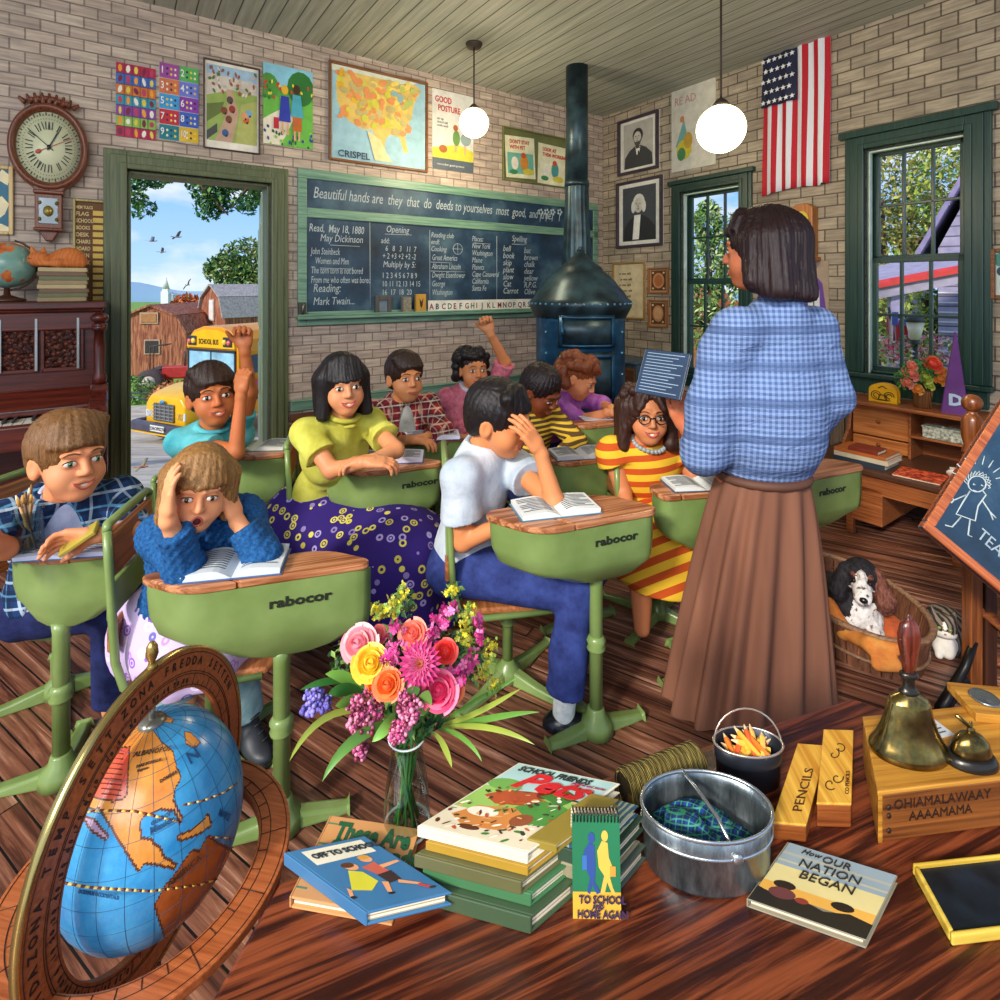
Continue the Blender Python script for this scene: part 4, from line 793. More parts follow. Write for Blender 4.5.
# ---- wall_right pictures
def portrait(label, x0, x1, yt, yb, beard, hair, back, coat):
    o, W_, H_ = framed(FB, 'portrait', label, 'picture', x0, x1, yt, yb, wood('plum_frame', '#241a24', '#4f4050', 0, 4, 30), .028, .03, back='#e8e6e0', group=None)
    sh = [('#e4e4dc', rc(.06, .05, .94, .95)), (back, rc(.14, .1, .86, .9)), (coat, [(.16, .1), (.86, .1), (.84, .3), (.7, .42), (.56, .48), (.44, .48), (.3, .42), (.18, .3)]), ('#e8e8e0', [(.44, .46), (.56, .46), (.53, .32), (.47, .32)] if beard else [(.4, .48), (.54, .48), (.5, .12), (.36, .12)]), (hair, el(.5, .66, .13, .13)), ('#c8c6bc', el(.49, .62, .095, .11))]
    if beard: sh += [('#4a4844', [(.4, .6), (.44, .55), (.54, .55), (.59, .6), (.56, .5), (.49, .46), (.43, .5)]), ('#2a2a2a', el(.52, .34, .02, .05)), ('#2e2e30', [(.47, .46), (.53, .46), (.56, .43), (.44, .43)])]
    else: sh += [(hair, el(.38, .6, .045, .09)), (hair, el(.61, .6, .045, .09)), ('#a8a69c', el(.49, .6, .02, .04))]
    sh += [('#5a5854', el(.45, .645, .014, .01)), ('#5a5854', el(.53, .645, .014, .01)), ('#7a706a', el(.49, .565, .03, .008)), ('#9a9890', rc(.485, .59, .5, .64))]
    paint('picture', o, W_, H_, -.008, sh); return o
portrait('dark framed portrait of a bearded man in a dark suit, higher of the two', 619, 659.5, 122.5, 177, True, '#2e2c2a', '#b4b2aa', '#3c3e40')
portrait('dark framed portrait of a white haired man, lower of the two', 617.5, 663.5, 184, 249, False, '#d8d8d2', '#40464e', '#26282e')
o, W_, H_ = framed(FB, 'framed_document', 'gold framed document with writing, beside the stove hood', 'document', 613.5, 646, 263, 318, golf, .018, back='#d8c8a0')
for i in range(7): text('as  men  wild\nall  one  hall'[:13], .035, FB @ T(UB(613.5, 263)[0], 0, UB(613.5, 318)[1]) @ T(W_*(.2+.04*(i % 2)), -.008, H_*(.78-.1*i)) @ UP, mat('#4a3a28', .7), o, sx=.8)
for i, (x0_, x1_, a_, b_, lb) in enumerate(((649, 669.5, 268, 293.5, 'small copper framed oval medal picture, upper of two beside the window'), (649, 668.5, 299.5, 326.5, 'small copper framed oval medal picture, lower of two beside the window'))):
    o, W_, H_ = framed(FB, 'small_frame', lb, 'picture', x0_, x1_, a_, b_, wood('copper_frame', '#7a4426', '#b87a4a', 0, 4, 30), .014, back='#b08a5c')
    paint('picture', o, W_, H_, -.008, [('#5a3a24', rc(.15, .12, .85, .88)), ('#c88a5a', el(.5, .5, .28, .3, 18)), ('#d8a878' if i else '#b06a3c', el(.5, .5, .2, .22, 18))]+[('#e8d0a0', el(x_, z_, .05, .04, 8)) for x_ in (.24, .76) for z_ in (.2, .8)])
o, W_, H_ = framed(FB, 'reading_poster', 'pale poster with a green clad figure partly behind the large lamp globe', 'poster', 672, 716, 92, 173, None, 0, back='#d8d4c4')
paint('picture', o, W_, H_, -.007, [('#dcd8c8', rc(0, 0, 1, 1)), ('#7ab0a8', [(.1, .3), (.3, .62), (.42, .3)]), ('#d8c83a', el(.3, .25, .18, .12)), ('#4a8a5a', el(.24, .2, .1, .08)), ('#c8a03a', el(.4, .35, .1, .1)), ('#d88a5a', el(.26, .62, .05, .04))])
text('RE AD', .1, FB @ T(UB(672, 92)[0], 0, UB(672, 173)[1]) @ T(W_*.08, -.014, H_*.8) @ UP, mat('#c89a90', .6), o, sx=.8)
# hanging flag
g = G('flag_stripes'); q = g.math('FRACT', g.math('ADD', g.math('MULTIPLY', g.xyz()[0], 1/.0769), .0)); mfs = g.done(g.mix(g.math('LESS_THAN', q, .5), '#e9ecf4', '#c01a2c'), .75)
u0, zb_ = UB(765, 197); u1, _ = UB(832, 183); zt_ = UB(765, 97)[1]+.62; W_ = u1-u0; H_ = zt_-zb_
fo = thing('american_flag', 'american flag hanging with vertical stripes between the two windows', 'flag', mw=FB @ T(u0, -.035, zb_))
b = MB(); b.grid(lambda u, v: (u*W_, .012*math.sin(u*26+v*2)-.01*math.cos(v*5), v*(H_-.05-.03*math.sin(u*PI*.9)-.0*u)+.03*math.sin(u*PI*.9)+(.02 if u > .9 else 0)*(1-v)), 52, 14)
for n_ in mfs.node_tree.nodes:
    if n_.type == 'MATH' and n_.operation == 'MULTIPLY': n_.inputs[1].default_value = 6.5/W_
b.build('cloth', mfs, fo, solid=.004)
zc_ = UB(765, 110)[1]-zb_
b = MB(); b.grid(lambda u, v: (u*W_*.54, -.008+.012*math.sin(u*.54*26+v*2)-.01*math.cos(v*5), zc_+v*(H_-zc_-.052)), 26, 8); b.build('canton', mat('#1c2340', .75), fo, solid=.003)
b = MB()
for r_ in range(9):
    for k_ in range(6 if r_ % 2 == 0 else 5):
        x_ = W_*.54*(k_+.5+(.5 if r_ % 2 else 0))/6; z_ = zc_+.03+(H_-zc_-.1)*r_/8; pts = [(x_+(.02 if j % 2 == 0 else .009)*math.sin(j*PI/5), z_+(.02 if j % 2 == 0 else .009)*math.cos(j*PI/5)) for j in range(10)]; b.prism(pts, .028, .031, RX(PI/2))
b.build('stars', mat('#f2f4f8', .7), fo)
MB().tube([(-.04, 0, H_-.03), (W_+.04, 0, H_-.03)], .012, 8).build('rod', mat('#8a6a3a', .4), fo)
# small pendulum clock on wall_right
u0, zt = UB(797, 206); u1, _ = UB(818.5, 206); _, zb_ = UB(797, 262)
o = thing('pendulum_clock', 'small arched wooden pendulum clock, half hidden by the woman', 'clock', mw=FB @ T(u0, 0, zb_)); W_, H_ = u1-u0, zt-zb_; ow = wood('orange_wood', '#8a4a1c', '#c9803c', 2, 4, 26, .35)
b = MB(); b.prism([(0, .02), (W_, .02), (W_, H_-.03), (W_*.75, H_), (W_*.25, H_), (0, H_-.03)], 0, .09, RX(PI/2)); b.box(-.02, W_+.02, -.11, 0, .0, .03); b.build('case', ow, o, bevel=.006)
MB().lathe([(0, .09), (W_*.34, .09), (W_*.34, .1), (0, .1)], 24, T(W_/2, 0, H_*.74) @ RX(PI/2)).build('dial', mat('#e0c84a', .4), o)
b = MB(); b.box(-.004, .004, -.104, -.101, 0, .04, T(W_/2, 0, H_*.74)); b.box(-.004, .004, -.104, -.101, 0, .055, T(W_/2, 0, H_*.74) @ RY(-.6)); b.build('hands', ink, o)
MB().box(W_*.2, W_*.8, -.094, -.088, .06, H_*.5).build('case_pane', mat('#5a3a20', .2), o)
# purple-robed picture
o, W_, H_ = framed(FB, 'robe_poster', 'poster of a figure in a purple robe over white, below the small clock', 'poster', 790, 829, 262, 333, None, 0, back='#b8a48c')
paint('picture', o, W_, H_, -.007, [('#a8927c', rc(0, 0, 1, 1)), ('#6a3f98', [(.1, 0), (.95, 0), (.98, .2), (.85, .7), (.68, .8), (.4, .8), (.3, .6)]), ('#d8dce0', [(.45, 0), (.8, 0), (.78, .6), (.66, .78), (.52, .78)]), ('#3a4a4a', rc(.62, 0, .65, .7)), ('#8a5a3c', el(.6, .86, .1, .1)), ('#4a3020', el(.6, .92, .11, .07))])
o, W_, H_ = framed(FB, 'framed_picture', 'small brown framed green picture cut by the right edge of the photo', 'picture', 991, 1022, 249, 299, brw, .022, back='#d0d4cc')
paint('picture', o, W_, H_, -.008, [('#cfd8d0', rc(.1, .08, .9, .92)), ('#3f8a7a', el(.4, .78, .3, .15)), ('#26405a', el(.4, .55, .2, .1)), ('#7aa04a', el(.6, .3, .3, .2))])
# ---- pendant lamps (their own light inside)
def lamp(label, px, py, Y, r, en):
    c = P(px, py, Y); o = thing('pendant_lamp', label, 'lamp', mw=T(c), group=None)
    MB().ell((0, 0, 0), r, nu=32, nv=20).build('globe_shade', emis('#ffe9b8', 9.0), o).visible_shadow = True
    b = MB(); b.lathe([(r*.32, r*.93), (r*.34, r*1.05), (r*.22, r*1.2), (r*.1, r*1.3)], 20); b.tube([(0, 0, r*1.25), (0, 0, CEIL-c.z-.02)], .006, 6); b.build('cord', mat('#3a2e24', .5), o)
    MB().lathe([(.05, CEIL-c.z-.03), (.06, CEIL-c.z-.01), (.06, CEIL-c.z)], 16).build('ceiling_rose', mat('#3a2e24', .5), o)
    l = bpy.data.lights.new('lamp_light', 'POINT'); l.energy = en; l.color = (1, .82, .55); l.shadow_soft_size = r*1.05; lo = bpy.data.objects.new('lamp_light', l); COL.objects.link(lo); lo.parent = o; lo.location = (0, 0, -r*1.6)
lamp('glowing white globe lamp hanging in front of the chalkboard wall', 474, 123, 3.9, .105, 26)
lamp('larger glowing white globe lamp hanging in front of the smaller window', 721, 129, 2.9, .125, 22)
# ---- stove
SY = 4.15; sx0 = P(580, 287, SY); st = thing('stove', 'tall dark blue cast iron stove with conical hood and pipe to the ceiling', 'stove', (sx0.x, SY, 0))
g = G('stove_iron'); f_ = g.noise(g.co, 6, 6, .65); g.bump(g.noise(g.co, 60, 4), .15, .004); ironb = g.done(g.ramp(f_, [(.3, '#16364e'), (.55, '#235a80'), (.75, '#3f82ac')]), .36, .35)
g = G('stove_black'); ironk = g.done(g.ramp(g.noise(g.co, 8, 5), [(.35, '#1b2a30'), (.7, '#3a5560')]), .36, .4)
zz = lambda y: EYE-(y-HY)/FPX*SY; rr = lambda w: w/2/FPX*SY
hexr = lambda r_, z_: [(r_*math.cos(k*PI/4+PI/8), r_*math.sin(k*PI/4+PI/8)) for k in range(8)]
b = MB(); r_ = rr(88); b.lathe([(r_*.9, .12), (r_, .16), (r_, zz(320)), (r_*1.03, zz(316))], 32); b.lathe([(r_*1.1, .08), (r_*1.1, .13), (r_, .16)], 32); b.build('body', ironb, st)
for a_ in (.6, 2.2, 3.9, 5.4): MB().tube([(r_*.9*math.cos(a_), r_*.9*math.sin(a_), .1), (r_*1.05*math.cos(a_), r_*1.05*math.sin(a_), .04), (r_*1.08*math.cos(a_), r_*1.08*math.sin(a_), 0)], [.04, .03, .035], 8).build('leg', ironk, st)
b = MB(); R2 = rr(101); b.lathe([(R2*.88, zz(318)), (R2, zz(306)), (R2*1.0, zz(301)), (R2*.93, zz(298)), (R2*.86, zz(292)), (R2*.72, zz(284)), (R2*.7, zz(282)), (R2*.56, zz(275)), (R2*.45, zz(271)), (R2*.43, zz(268)), (R2*.27, zz(262)), (R2*.12, zz(255)), (.02, zz(251))], 40); b.ell((0, -.0, zz(249)), .018); b.build('hood', ironk, st)
# flue pipe: a bit behind the hood
b = MB(T(-.0, .17, 0)); SY2 = SY+.17; rp = lambda w: w/2/FPX*SY2; b.lathe([(rp(22), zz(180)), (rp(22), CEIL)], 32); b.lathe([(rp(24.5), zz(183)), (rp(25), zz(180)), (rp(24.5), zz(177))], 32); b.build('flue_pipe', ironk, st)
b = MB(T(0, .17, 0)); pr = []
vs = []; fs = []; N_ = 48
for j, (w_, y_) in enumerate(((23, 182), (24, 205), (27, 235), (31, 285))):
    for k_ in range(N_): a_ = 2*PI*k_/N_; q_ = rp(w_)*(1 if k_ % 3 else .9); vs.append((q_*math.cos(a_), q_*math.sin(a_), zz(y_)))
fs = [(j*N_+k_, (j+1)*N_+k_, (j+1)*N_+(k_+1) % N_, j*N_+(k_+1) % N_) for j in range(3) for k_ in range(N_)]
b.add(vs, fs, True); b.build('fluted_pipe', ironk, st)
b = MB()   # doors follow the front
fd = RZ(.12)
for (z0_, z1_, nm) in ((zz(343), zz(313), 'upper_door'), (zz(395), zz(347), 'lower_door')):
    b = MB(fd); b.grid(lambda u, v: ((r_+.022)*math.sin((u-.5)*1.15-.12), -(r_+.022)*math.cos((u-.5)*1.15-.12), z0_+(z1_-z0_)*v), 12, 1); d_ = b.build(nm, ironk, st, solid=.03)
    b = MB(fd)
    for (ua, ub, va, vb) in ((.06, .94, .04, .1), (.06, .94, .9, .96), (.04, .09, .06, .94), (.91, .96, .06, .94)): b.grid(lambda u, v: ((r_+.045)*math.sin((ua+(ub-ua)*u-.5)*1.15-.12), -(r_+.045)*math.cos((ua+(ub-ua)*u-.5)*1.15-.12), z0_+(z1_-z0_)*(va+(vb-va)*v)), 8, 1)
    b.ell(((r_+.05)*math.sin(-.6), -(r_+.05)*math.cos(-.6), (z0_+z1_)/2), (.012, .02, .025)); b.build('door_rim', ironb, d_, solid=.012)
b = MB()
for i in range(7):
    for s_ in (-1, 1): a_ = -PI/2+s_*.95; b.ell(((r_+.003)*math.cos(a_), (r_+.003)*math.sin(a_), zz(330+i*20)), .011, nu=8, nv=6)
for i in range(20): a_ = -PI/2+(i-9.5)*.15; b.ell(((R2+.0)*math.cos(a_), R2*math.sin(a_), zz(303)), .009, nu=8, nv=6)
b.build('rivets', mat('#6aa0c0', .3, .5), st)
# blue-grey cabinet behind the stove
u0, zt = UB(625, 355); u1, _ = UB(659, 355); o = thing('cabinet', 'low grey blue cabinet with a brown door edge beside the stove', 'cabinet', mw=FB @ T(u0, -.02, 0)); W_ = u1-u0
MB().box(0, W_*.6, -.3, 0, 0, zt-.02).box(-.02, W_+.02, -.33, 0, zt-.02, zt).box(W_*.6, W_, -.28, 0, 0, zt-.02).build('carcass', wood('cab_blue', '#3a4a58', '#6a8090', 2, 3, 24), o, bevel=.008)
MB().box(W_*.62, W_*.98, -.31, -.28, .05, zt-.06).build('door', slat, o, bevel=.008)
# ================================================================ SCHOOL DESKS AND CHAIRS
grn = G('desk_green'); f_ = grn.noise(grn.co, 5, 4); grn.bump(grn.noise(grn.co, 90, 3), .05, .002)
grn = grn.done(grn.ramp(f_, [(.3, '#647c3e'), (.7, '#849c5c')]), .3)
topw = wood('desk_top', '#8a4f2c', '#cf9064', 0, 2.5, 26, .3, '#6a381f'); slw = wood('chair_wood', '#7d4523', '#b97442', 1, 3, 26, .35)
def rrect(W_, D_, r, n=6):
    r = min(r, W_*.49, D_*.49); pts = []
    for cx, cy, a0 in ((W_-r, r, -PI/2), (W_-r, D_-r, 0), (r, D_-r, PI/2), (r, r, PI)):
        for i in range(n+1): a = a0+PI/2*i/n; pts.append((cx+r*math.cos(a), cy+r*math.sin(a)))
    return pts
def clipx(pts, x0, sg):
    out = []
    for (a, b_) in zip(pts, pts[1:]+pts[:1]):
        ia, ib = (a[0]-x0)*sg >= 0, (b_[0]-x0)*sg >= 0
        if ia: out.append(a)
        if ia != ib: t = (x0-a[0])/(b_[0]-a[0]); out.append((x0, a[1]+t*(b_[1]-a[1])))
    return out
def desk(label, N, R, L, z, up, dh=.15, txt=True, pb=0.0, footlen=.17, backfoot=True):
    n_, r_, l_ = H(*N, z), H(*R, z), H(*L, z); ex, ey = r_-n_, l_-n_; W_, D_ = ex.length, ey.length
    mw = M(((ex.x/W_, ey.x/D_, 0, n_.x), (ex.y/W_, ey.y/D_, 0, n_.y), (0, 0, 1, z), (0, 0, 0, 1)))
    B0 = T(n_) @ RZ(math.atan2(ex.y, ex.x)); KM = B0.inverted() @ mw
    o = thing('school_desk', label, 'desk', mw=B0, group='green metal school desks')
    # tray: lofted rounded box, shrinking toward the post
    prof = [(1, 0), (1.0, -.025), (.99, -dh*.55), (.95, -dh*.85), (.88, -dh), (.72, -dh-.018), (.5, -dh-.045), (.25, -dh-.06)]
    b = MB(KM); pc = (W_*up, D_*.5); base = rrect(W_, D_, min(.07, D_*.33)); base = [(x, y) if x < W_*.5 else (x if x < W_-.02 else W_, y) for x, y in base]; vs = []; K = len(base)
    for s_, z_ in prof:
        q = (1-s_)/.75; cx = (W_*.5+(1-s_)*W_*.5) if s_ > .85 else (W_*.56+(pc[0]-W_*.56)*min(1, q)); cy = D_*.5
        for x, y in base: vs.append((cx+(x-W_*.5)*s_, cy+(y-cy)*(s_ if s_ > .8 else s_*.8+.16), z_))
    fs = [(j*K+i, (j+1)*K+i, (j+1)*K+(i+1) % K, j*K+(i+1) % K) for j in range(len(prof)-1) for i in range(K)]
    b.add(vs, fs, True); b.add([vs[i] for i in range(K)], [tuple(range(K))]); b.add([vs[(len(prof)-1)*K+i] for i in range(K)], [tuple(range(K))[::-1]])
    tr = b.build('tray', grn, o)
    if txt: text('rabocor', .034, B0 @ T(W_*.42, -.0015, -dh*.42) @ UP, mat('#1e2618', .5), tr, 'maker_mark', sx=1.35, bold=.0012)
    # two wooden planks
    sp = W_*.26; e_ = .006; pts = [(x-e_, y-e_) for x, y in rrect(W_+2*e_, D_+2*e_, min(.07, D_*.33))]
    for lo_, hi_ in ((-1, sp-.003), (sp+.003, 9)):
        q = clipx(clipx(pts, lo_, 1), hi_, -1); MB(KM).prism(q, .0, .02).build('plank', topw, o, bevel=.005, seg=3)
    # post, collars, feet
    pz = -z; pc3 = KM @ V((pc[0], pc[1], 0)); pc = (pc3.x, pc3.y); b = MB(T(pc[0], pc[1], 0)); b.lathe([(.024, -dh-.05), (.021, -dh-.08), (.021, pz+.05)], 18)
    for zc_ in (pz*.5-.06,): b.lathe([(.021, zc_-.03), (.028, zc_-.025), (.03, zc_-.018), (.025, zc_-.01), (.031, zc_+.005), (.025, zc_+.014), (.021, zc_+.02)], 18)
    b.lathe([(.055, pz+.005), (.05, pz+.035), (.03, pz+.055), (.026, pz+.075), (.021, pz+.08)], 18); b.build('post', grn, o)
    def foot(dx, dy, ln):
        d = V((dx, dy, 0)).normalized(); s_ = V((-d.y, d.x, 0)); c0 = V((pc[0], pc[1], pz)); b = MB()
        sec = [(0, .03, .05), (.35, .026, .034), (.8, .024, .022), (1, .02, .018)]; vs = []
        for t, w_, h_ in sec:
            p = c0+d*(ln*t); vs += [p-s_*w_, p+s_*w_, p+s_*w_*.7+V((0, 0, h_)), p-s_*w_*.7+V((0, 0, h_))]
        b.add(vs, [(k*4+i, (k+1)*4+i, (k+1)*4+(i+1) % 4, k*4+(i+1) % 4)[::-1] for k in range(3) for i in range(4)]+[(0, 1, 2, 3), (15, 14, 13, 12)]); b.build('foot', grn, o, bevel=.008, seg=3)
    foot(1, .0, footlen); foot(-1, .0, footlen)
    if backfoot: foot(-.1, 1, .2)
    return o, mw, W_, D_
def chair(label, p, yaw, seat=.33, back=.70, w=.17, group='green framed school chairs', legs=True):
    """p floor point under the seat, faces local +x"""
    mw = T(p) @ RZ(yaw); o = thing('school_chair', label, 'chair', mw=mw, group=group)
    for y in (-w, w):
        b = MB(); b.tube([(-.22, y, back), (-.215, y, back-.1), (-.2, y, seat+.06), (-.18, y, seat-.01), (-.13, y, seat-.04), (.17, y, seat-.03)], [.011]*6, 10, flat=1.0); b.build('side_frame', grn, o)
    b = MB(); b.tube([(-.22, -w, back), (-.225, -w*.9, back+.012), (-.225, w*.9, back+.012), (-.22, w, back)], .012, 10); b.build('top_rail', grn, o)
    for z0_, z1_ in ((back-.135, back-.01), (seat+.08, seat+.15)):
        MB().box(-.226, -.208, -w+.008, w-.008, z0_, z1_).build('back_slat', slw, o, bevel=.008, seg=3)
    MB().box(-.224, -.212, -w+.005, w-.005, seat+.17, back-.15).build('back_panel', grn, o, bevel=.003)
    b = MB(); b.prism([(-.18, -w), (.18, -w*1.02), (.2, -w*.85), (.2, w*.85), (.18, w*1.02), (-.18, w)], seat-.03, seat-.008); b.build('seat', slw, o, bevel=.008, seg=3)
    if legs:
        b = MB(); b.lathe([(.05, seat-.05), (.03, seat-.07), (.019, seat-.09), (.019, .05)], 16); b.lathe([(.019, .19), (.027, .2), (.02, .215), (.028, .23), (.019, .24)], 16); b.lathe([(.05, .005), (.045, .04), (.025, .06), (.019, .07)], 16); b.box(-.14, .14, -.03, .03, seat-.055, seat-.03); b.build('pedestal', grn, o)
        for a in (2.4, -2.4, .75, -.75):
            d = V((math.cos(a), math.sin(a), 0)); s_ = V((-d.y, d.x, 0)); vs = []
            for t, w_, h_ in ((0, .028, .05), (.5, .022, .028), (1, .018, .016)):
                q = d*(.25*t); vs += [q-s_*w_, q+s_*w_, q+s_*w_*.7+V((0, 0, h_)), q-s_*w_*.7+V((0, 0, h_))]
            MB().add(vs, [(k*4+i, (k+1)*4+i, (k+1)*4+(i+1) % 4, k*4+(i+1) % 4)[::-1] for k in range(2) for i in range(4)]+[(0, 1, 2, 3), (11, 10, 9, 8)]).build('foot', grn, o, bevel=.006)
    return o
D = {}
D[1] = desk('green school desk beside the piano, holding the jar of brushes', (46, 566), (128, 556), (2, 559), .63, .45, .13, txt=False)
D[2] = desk('large near green school desk where the girl in blue leans her elbows', (183, 597), (376, 568), (136, 583), .66, .62, .145)
D[3] = desk('green school desk in front of the girl in the yellow blouse', (366, 478), (448, 466), (316, 471), .66, .72, .15)
D[4] = desk('green school desk beside the open door, in front of the boy in teal', (240, 462), (292, 457), (212, 456), .66, .5, .15, txt=False)
D[5] = desk('green school desk under the open book of the boy in red plaid', (440, 444), (480, 439), (392, 441), .66, .5, .12, txt=False)
D[6] = desk('green school desk where the boy in jeans covers his face', (540, 537), (664, 514), (478, 519), .69, .70, .14)
D[7] = desk('green school desk holding the open book of the boy in yellow stripes', (568, 468), (612, 461), (545, 463), .67, .5, .14, txt=False)
D[8] = desk('green school desk in front of the girl in magenta, near the stove', (586, 430), (628, 425), (560, 426), .68, .5, .12, txt=False)
D[9] = desk('green school desk between the girl with glasses and the woman in the brown skirt', (664, 502), (730, 496), (648, 490), .67, .75, .14, txt=False)
D[10] = desk('green school desk behind the woman, in front of the writing desk', (782, 487), (866, 470), (742, 478), .67, .45, .15)
# chairs (floor point under each seat; yaw 0 faces right)
def chs(label, bx, by, Y, yaw, back, w=.15, seat=.33):
    """chair whose back stands at pixel column bx, depth Y"""
    b_ = V(((bx-CX)/FPX*Y, Y, 0)); return chair(label, b_+V((math.cos(yaw), math.sin(yaw), 0))*.22, yaw, seat, back, w)
chs('green framed school chair behind the boy in blue plaid', 2, 0, 1.90, -.1, .72)
chs('green framed school chair whose wooden slats show behind the girl in blue', 130, 0, 1.60, .22, .745, .14)
chs('green framed school chair behind the girl in yellow', 291, 0, 2.34, .25, .74, .13)
chs('green framed school chair of the boy in teal by the door', 172, 0, 2.6, 0, .52, .14)
chs('green framed school chair of the boy in red plaid', 372, 0, 2.95, -.3, .5, .14)
chs('green framed school chair of the girl in pink', 448, 0, 3.3, -.3, .5, .14)
chs('green framed school chair with a wooden slat behind the boy in jeans', 446, 0, 1.93, .12, .80, .15, .35)
chs('green framed school chair of the boy in yellow stripes', 505, 0, 2.9, -.2, .5, .14)
chs('green framed school chair of the girl in magenta', 540, 0, 3.35, 0, .5, .14)
chs('green framed school chair behind the girl with glasses', 607, 0, 2.3, .12, .69, .12)
# ================================================================ PEOPLE
def onray(px, py, S, L, near=True):
    d = P(px, py, 1.0)-V((0, 0, EYE)); o = V((0, 0, EYE)); q = o-S; a = d.dot(d); b_ = 2*d.dot(q); c = q.dot(q)-L*L; di = b_*b_-4*a*c
    if di < 0: return (lambda p: S+(p-S).normalized()*L)(o+d*(-b_/(2*a)))
    return o+d*((-b_-math.sqrt(di) if near else -b_+math.sqrt(di))/(2*a))
def skinmat(c, lip=None):
    k = ('skin', c)
    if k in MC: return MC[k]
    g = G('skin'); f = g.noise(g.co, 9, 3); b_ = lin(c); b_ = (b_[0]*.97, b_[1]*.84, b_[2]*.70, 1); g.b.inputs['Subsurface Weight'].default_value = .08; g.b.inputs['Subsurface Radius'].default_value = (.02, .008, .004); g.b.inputs['Subsurface Scale'].default_value = .3
    MC[k] = g.done(g.mix(g.ramp(f, [(.35, (0, 0, 0)), (.7, (1, 1, 1))]), tuple(x*.93 for x in b_[:3])+(1,), (min(1, b_[0]*1.08), b_[1]*.93, b_[2]*.88, 1)), .5, spec=.35); return MC[k]
def hairmat(c1, c2, ax=2):
    k = ('hair', c1, c2)
    if k in MC: return MC[k]
    g = G('hair'); f = g.noise(g.map((420, 420, 22)), 1, 4, .6, 1.5); g.bump(f, .5, .003)
    MC[k] = g.done(g.ramp(f, [(.32, c1), (.68, c2)]), 0.45, spec=.4); return MC[k]
def cloth(name, c1, c2, s=14, bump=.35, rough=.85):
    k = ('cl', name)
    if k not in MC:
        g = G('cloth_'+name); f = g.noise(g.co, s, 5, .6); g.bump(g.math('ADD', g.noise(g.co, 7, 3, .5, .6), g.math('MULTIPLY', g.noise(g.co, 220, 2), .12)), bump, .02); MC[k] = g.done(g.ramp(f, [(.3, c1), (.7, c2)]), rough, spec=.2)
    return MC[k]
def plaid(name, base, c2, c3, line, f):
    g = G('plaid_'+name); x = g.xyz(g.map(rot=(.15, .1, .5))); col = g.mix(0.0, base, base)
    for ax, off in ((0, 0), (2, .3), (1, .6)):
        q = g.math('FRACT', g.math('ADD', g.math('MULTIPLY', x[ax], f), off))
        col = g.mix(g.math('MULTIPLY', g.math('LESS_THAN', q, .42), .55 if ax != 1 else .3), col, c2)
        col = g.mix(g.math('MULTIPLY', g.math('LESS_THAN', g.math('ABSOLUTE', g.math('SUBTRACT', q, .7)), .05), .8 if ax != 1 else .5), col, line)
        col = g.mix(g.math('MULTIPLY', g.math('LESS_THAN', g.math('ABSOLUTE', g.math('SUBTRACT', q, .2)), .04), .7 if ax != 1 else .3), col, c3)
    g.bump(g.noise(g.co, 8, 3, .5, .6), .35, .02); return g.done(col, .85, spec=.2)
def bands(name, a, b_, f, ax=2, ph=0, w=.5, rot=(0, 0, 0)):
    g = G('bands_'+name); x = g.xyz(g.map(rot=rot)); q = g.math('FRACT', g.math('ADD', g.math('MULTIPLY', x[ax], f), ph))
    g.bump(g.noise(g.co, 8, 3, .5, .6), .3, .02); return g.done(g.mix(g.math('LESS_THAN', q, w), b_, a), .85, spec=.2)
def dotted(name, base, cols, sc):
    g = G('dots_'+name); v = g.t.nodes.new('ShaderNodeTexVoronoi'); g.put(v.inputs['Vector'], g.co); v.inputs['Scale'].default_value = sc
    d = v.outputs['Distance']; c = g.ramp(g.xyz(v.outputs['Color'])[0], [(i/len(cols), x) for i, x in enumerate(cols)], 'CONSTANT')
    ring = g.math('MULTIPLY', g.math('LESS_THAN', d, .36), g.math('SUBTRACT', 1.0, g.math('MULTIPLY', g.math('LESS_THAN', d, .22), g.math('GREATER_THAN', d, .13))))
    g.bump(g.noise(g.co, 7, 3, .5, .6), .3, .02); return g.done(g.mix(ring, base, c), .85, spec=.2)
def headsd(sc=None, mouth='smile', child=True, female=False):
    S = SD()
    S.ell((0, -.014, .028), (.073, .09, .082), k=.01).ell((0, .022, -.032), (.056, .060, .072), k=.035)
    S.ell((0, .052, -.082), (.026, .026, .02), k=.035)
    for s_ in (-1, 1):
        S.ell((s_*.034, .048, -.04), (.027, .027, .028), k=.025)
        S.ell((s_*.074, -.006, -.012), (.009, .019, .030), rot=RZ(s_*.35), k=.006)
        S.ell((s_*.03, .094, .002), (.018, .012, .010), k=.014, sub=True)
        S.ell((s_*.03, .070, .001), (.0155, .014, .012), k=.006)
        S.cap((s_*.012, .083, .024), (s_*.045, .074, .024), .008, .005, k=.014)
        S.ell((s_*.082, -.002, -.008), (.005, .010, .018), rot=RZ(s_*.35), k=.004, sub=True)
    S.cap((0, .082, .012), (0, .098, -.022), .007, .0105, k=.012)
    for s_ in (-1, 1): S.ell((s_*.010, .090, -.027), (.007, .009, .006), k=.006)
    S.ell((0, .077, -.056), (.024, .012, .013), k=.012)
    if mouth == 'open': S.ell((0, .09, -.060), (.011, .014, .012), k=.006, sub=True)
    elif mouth == 'smile': S.ell((0, .094, -.057), (.021, .012, .0075), k=.004, sub=True)
    else: S.cap((-.018, .095, -.057), (.018, .095, -.057), .004, k=.006, sub=True)
    return S
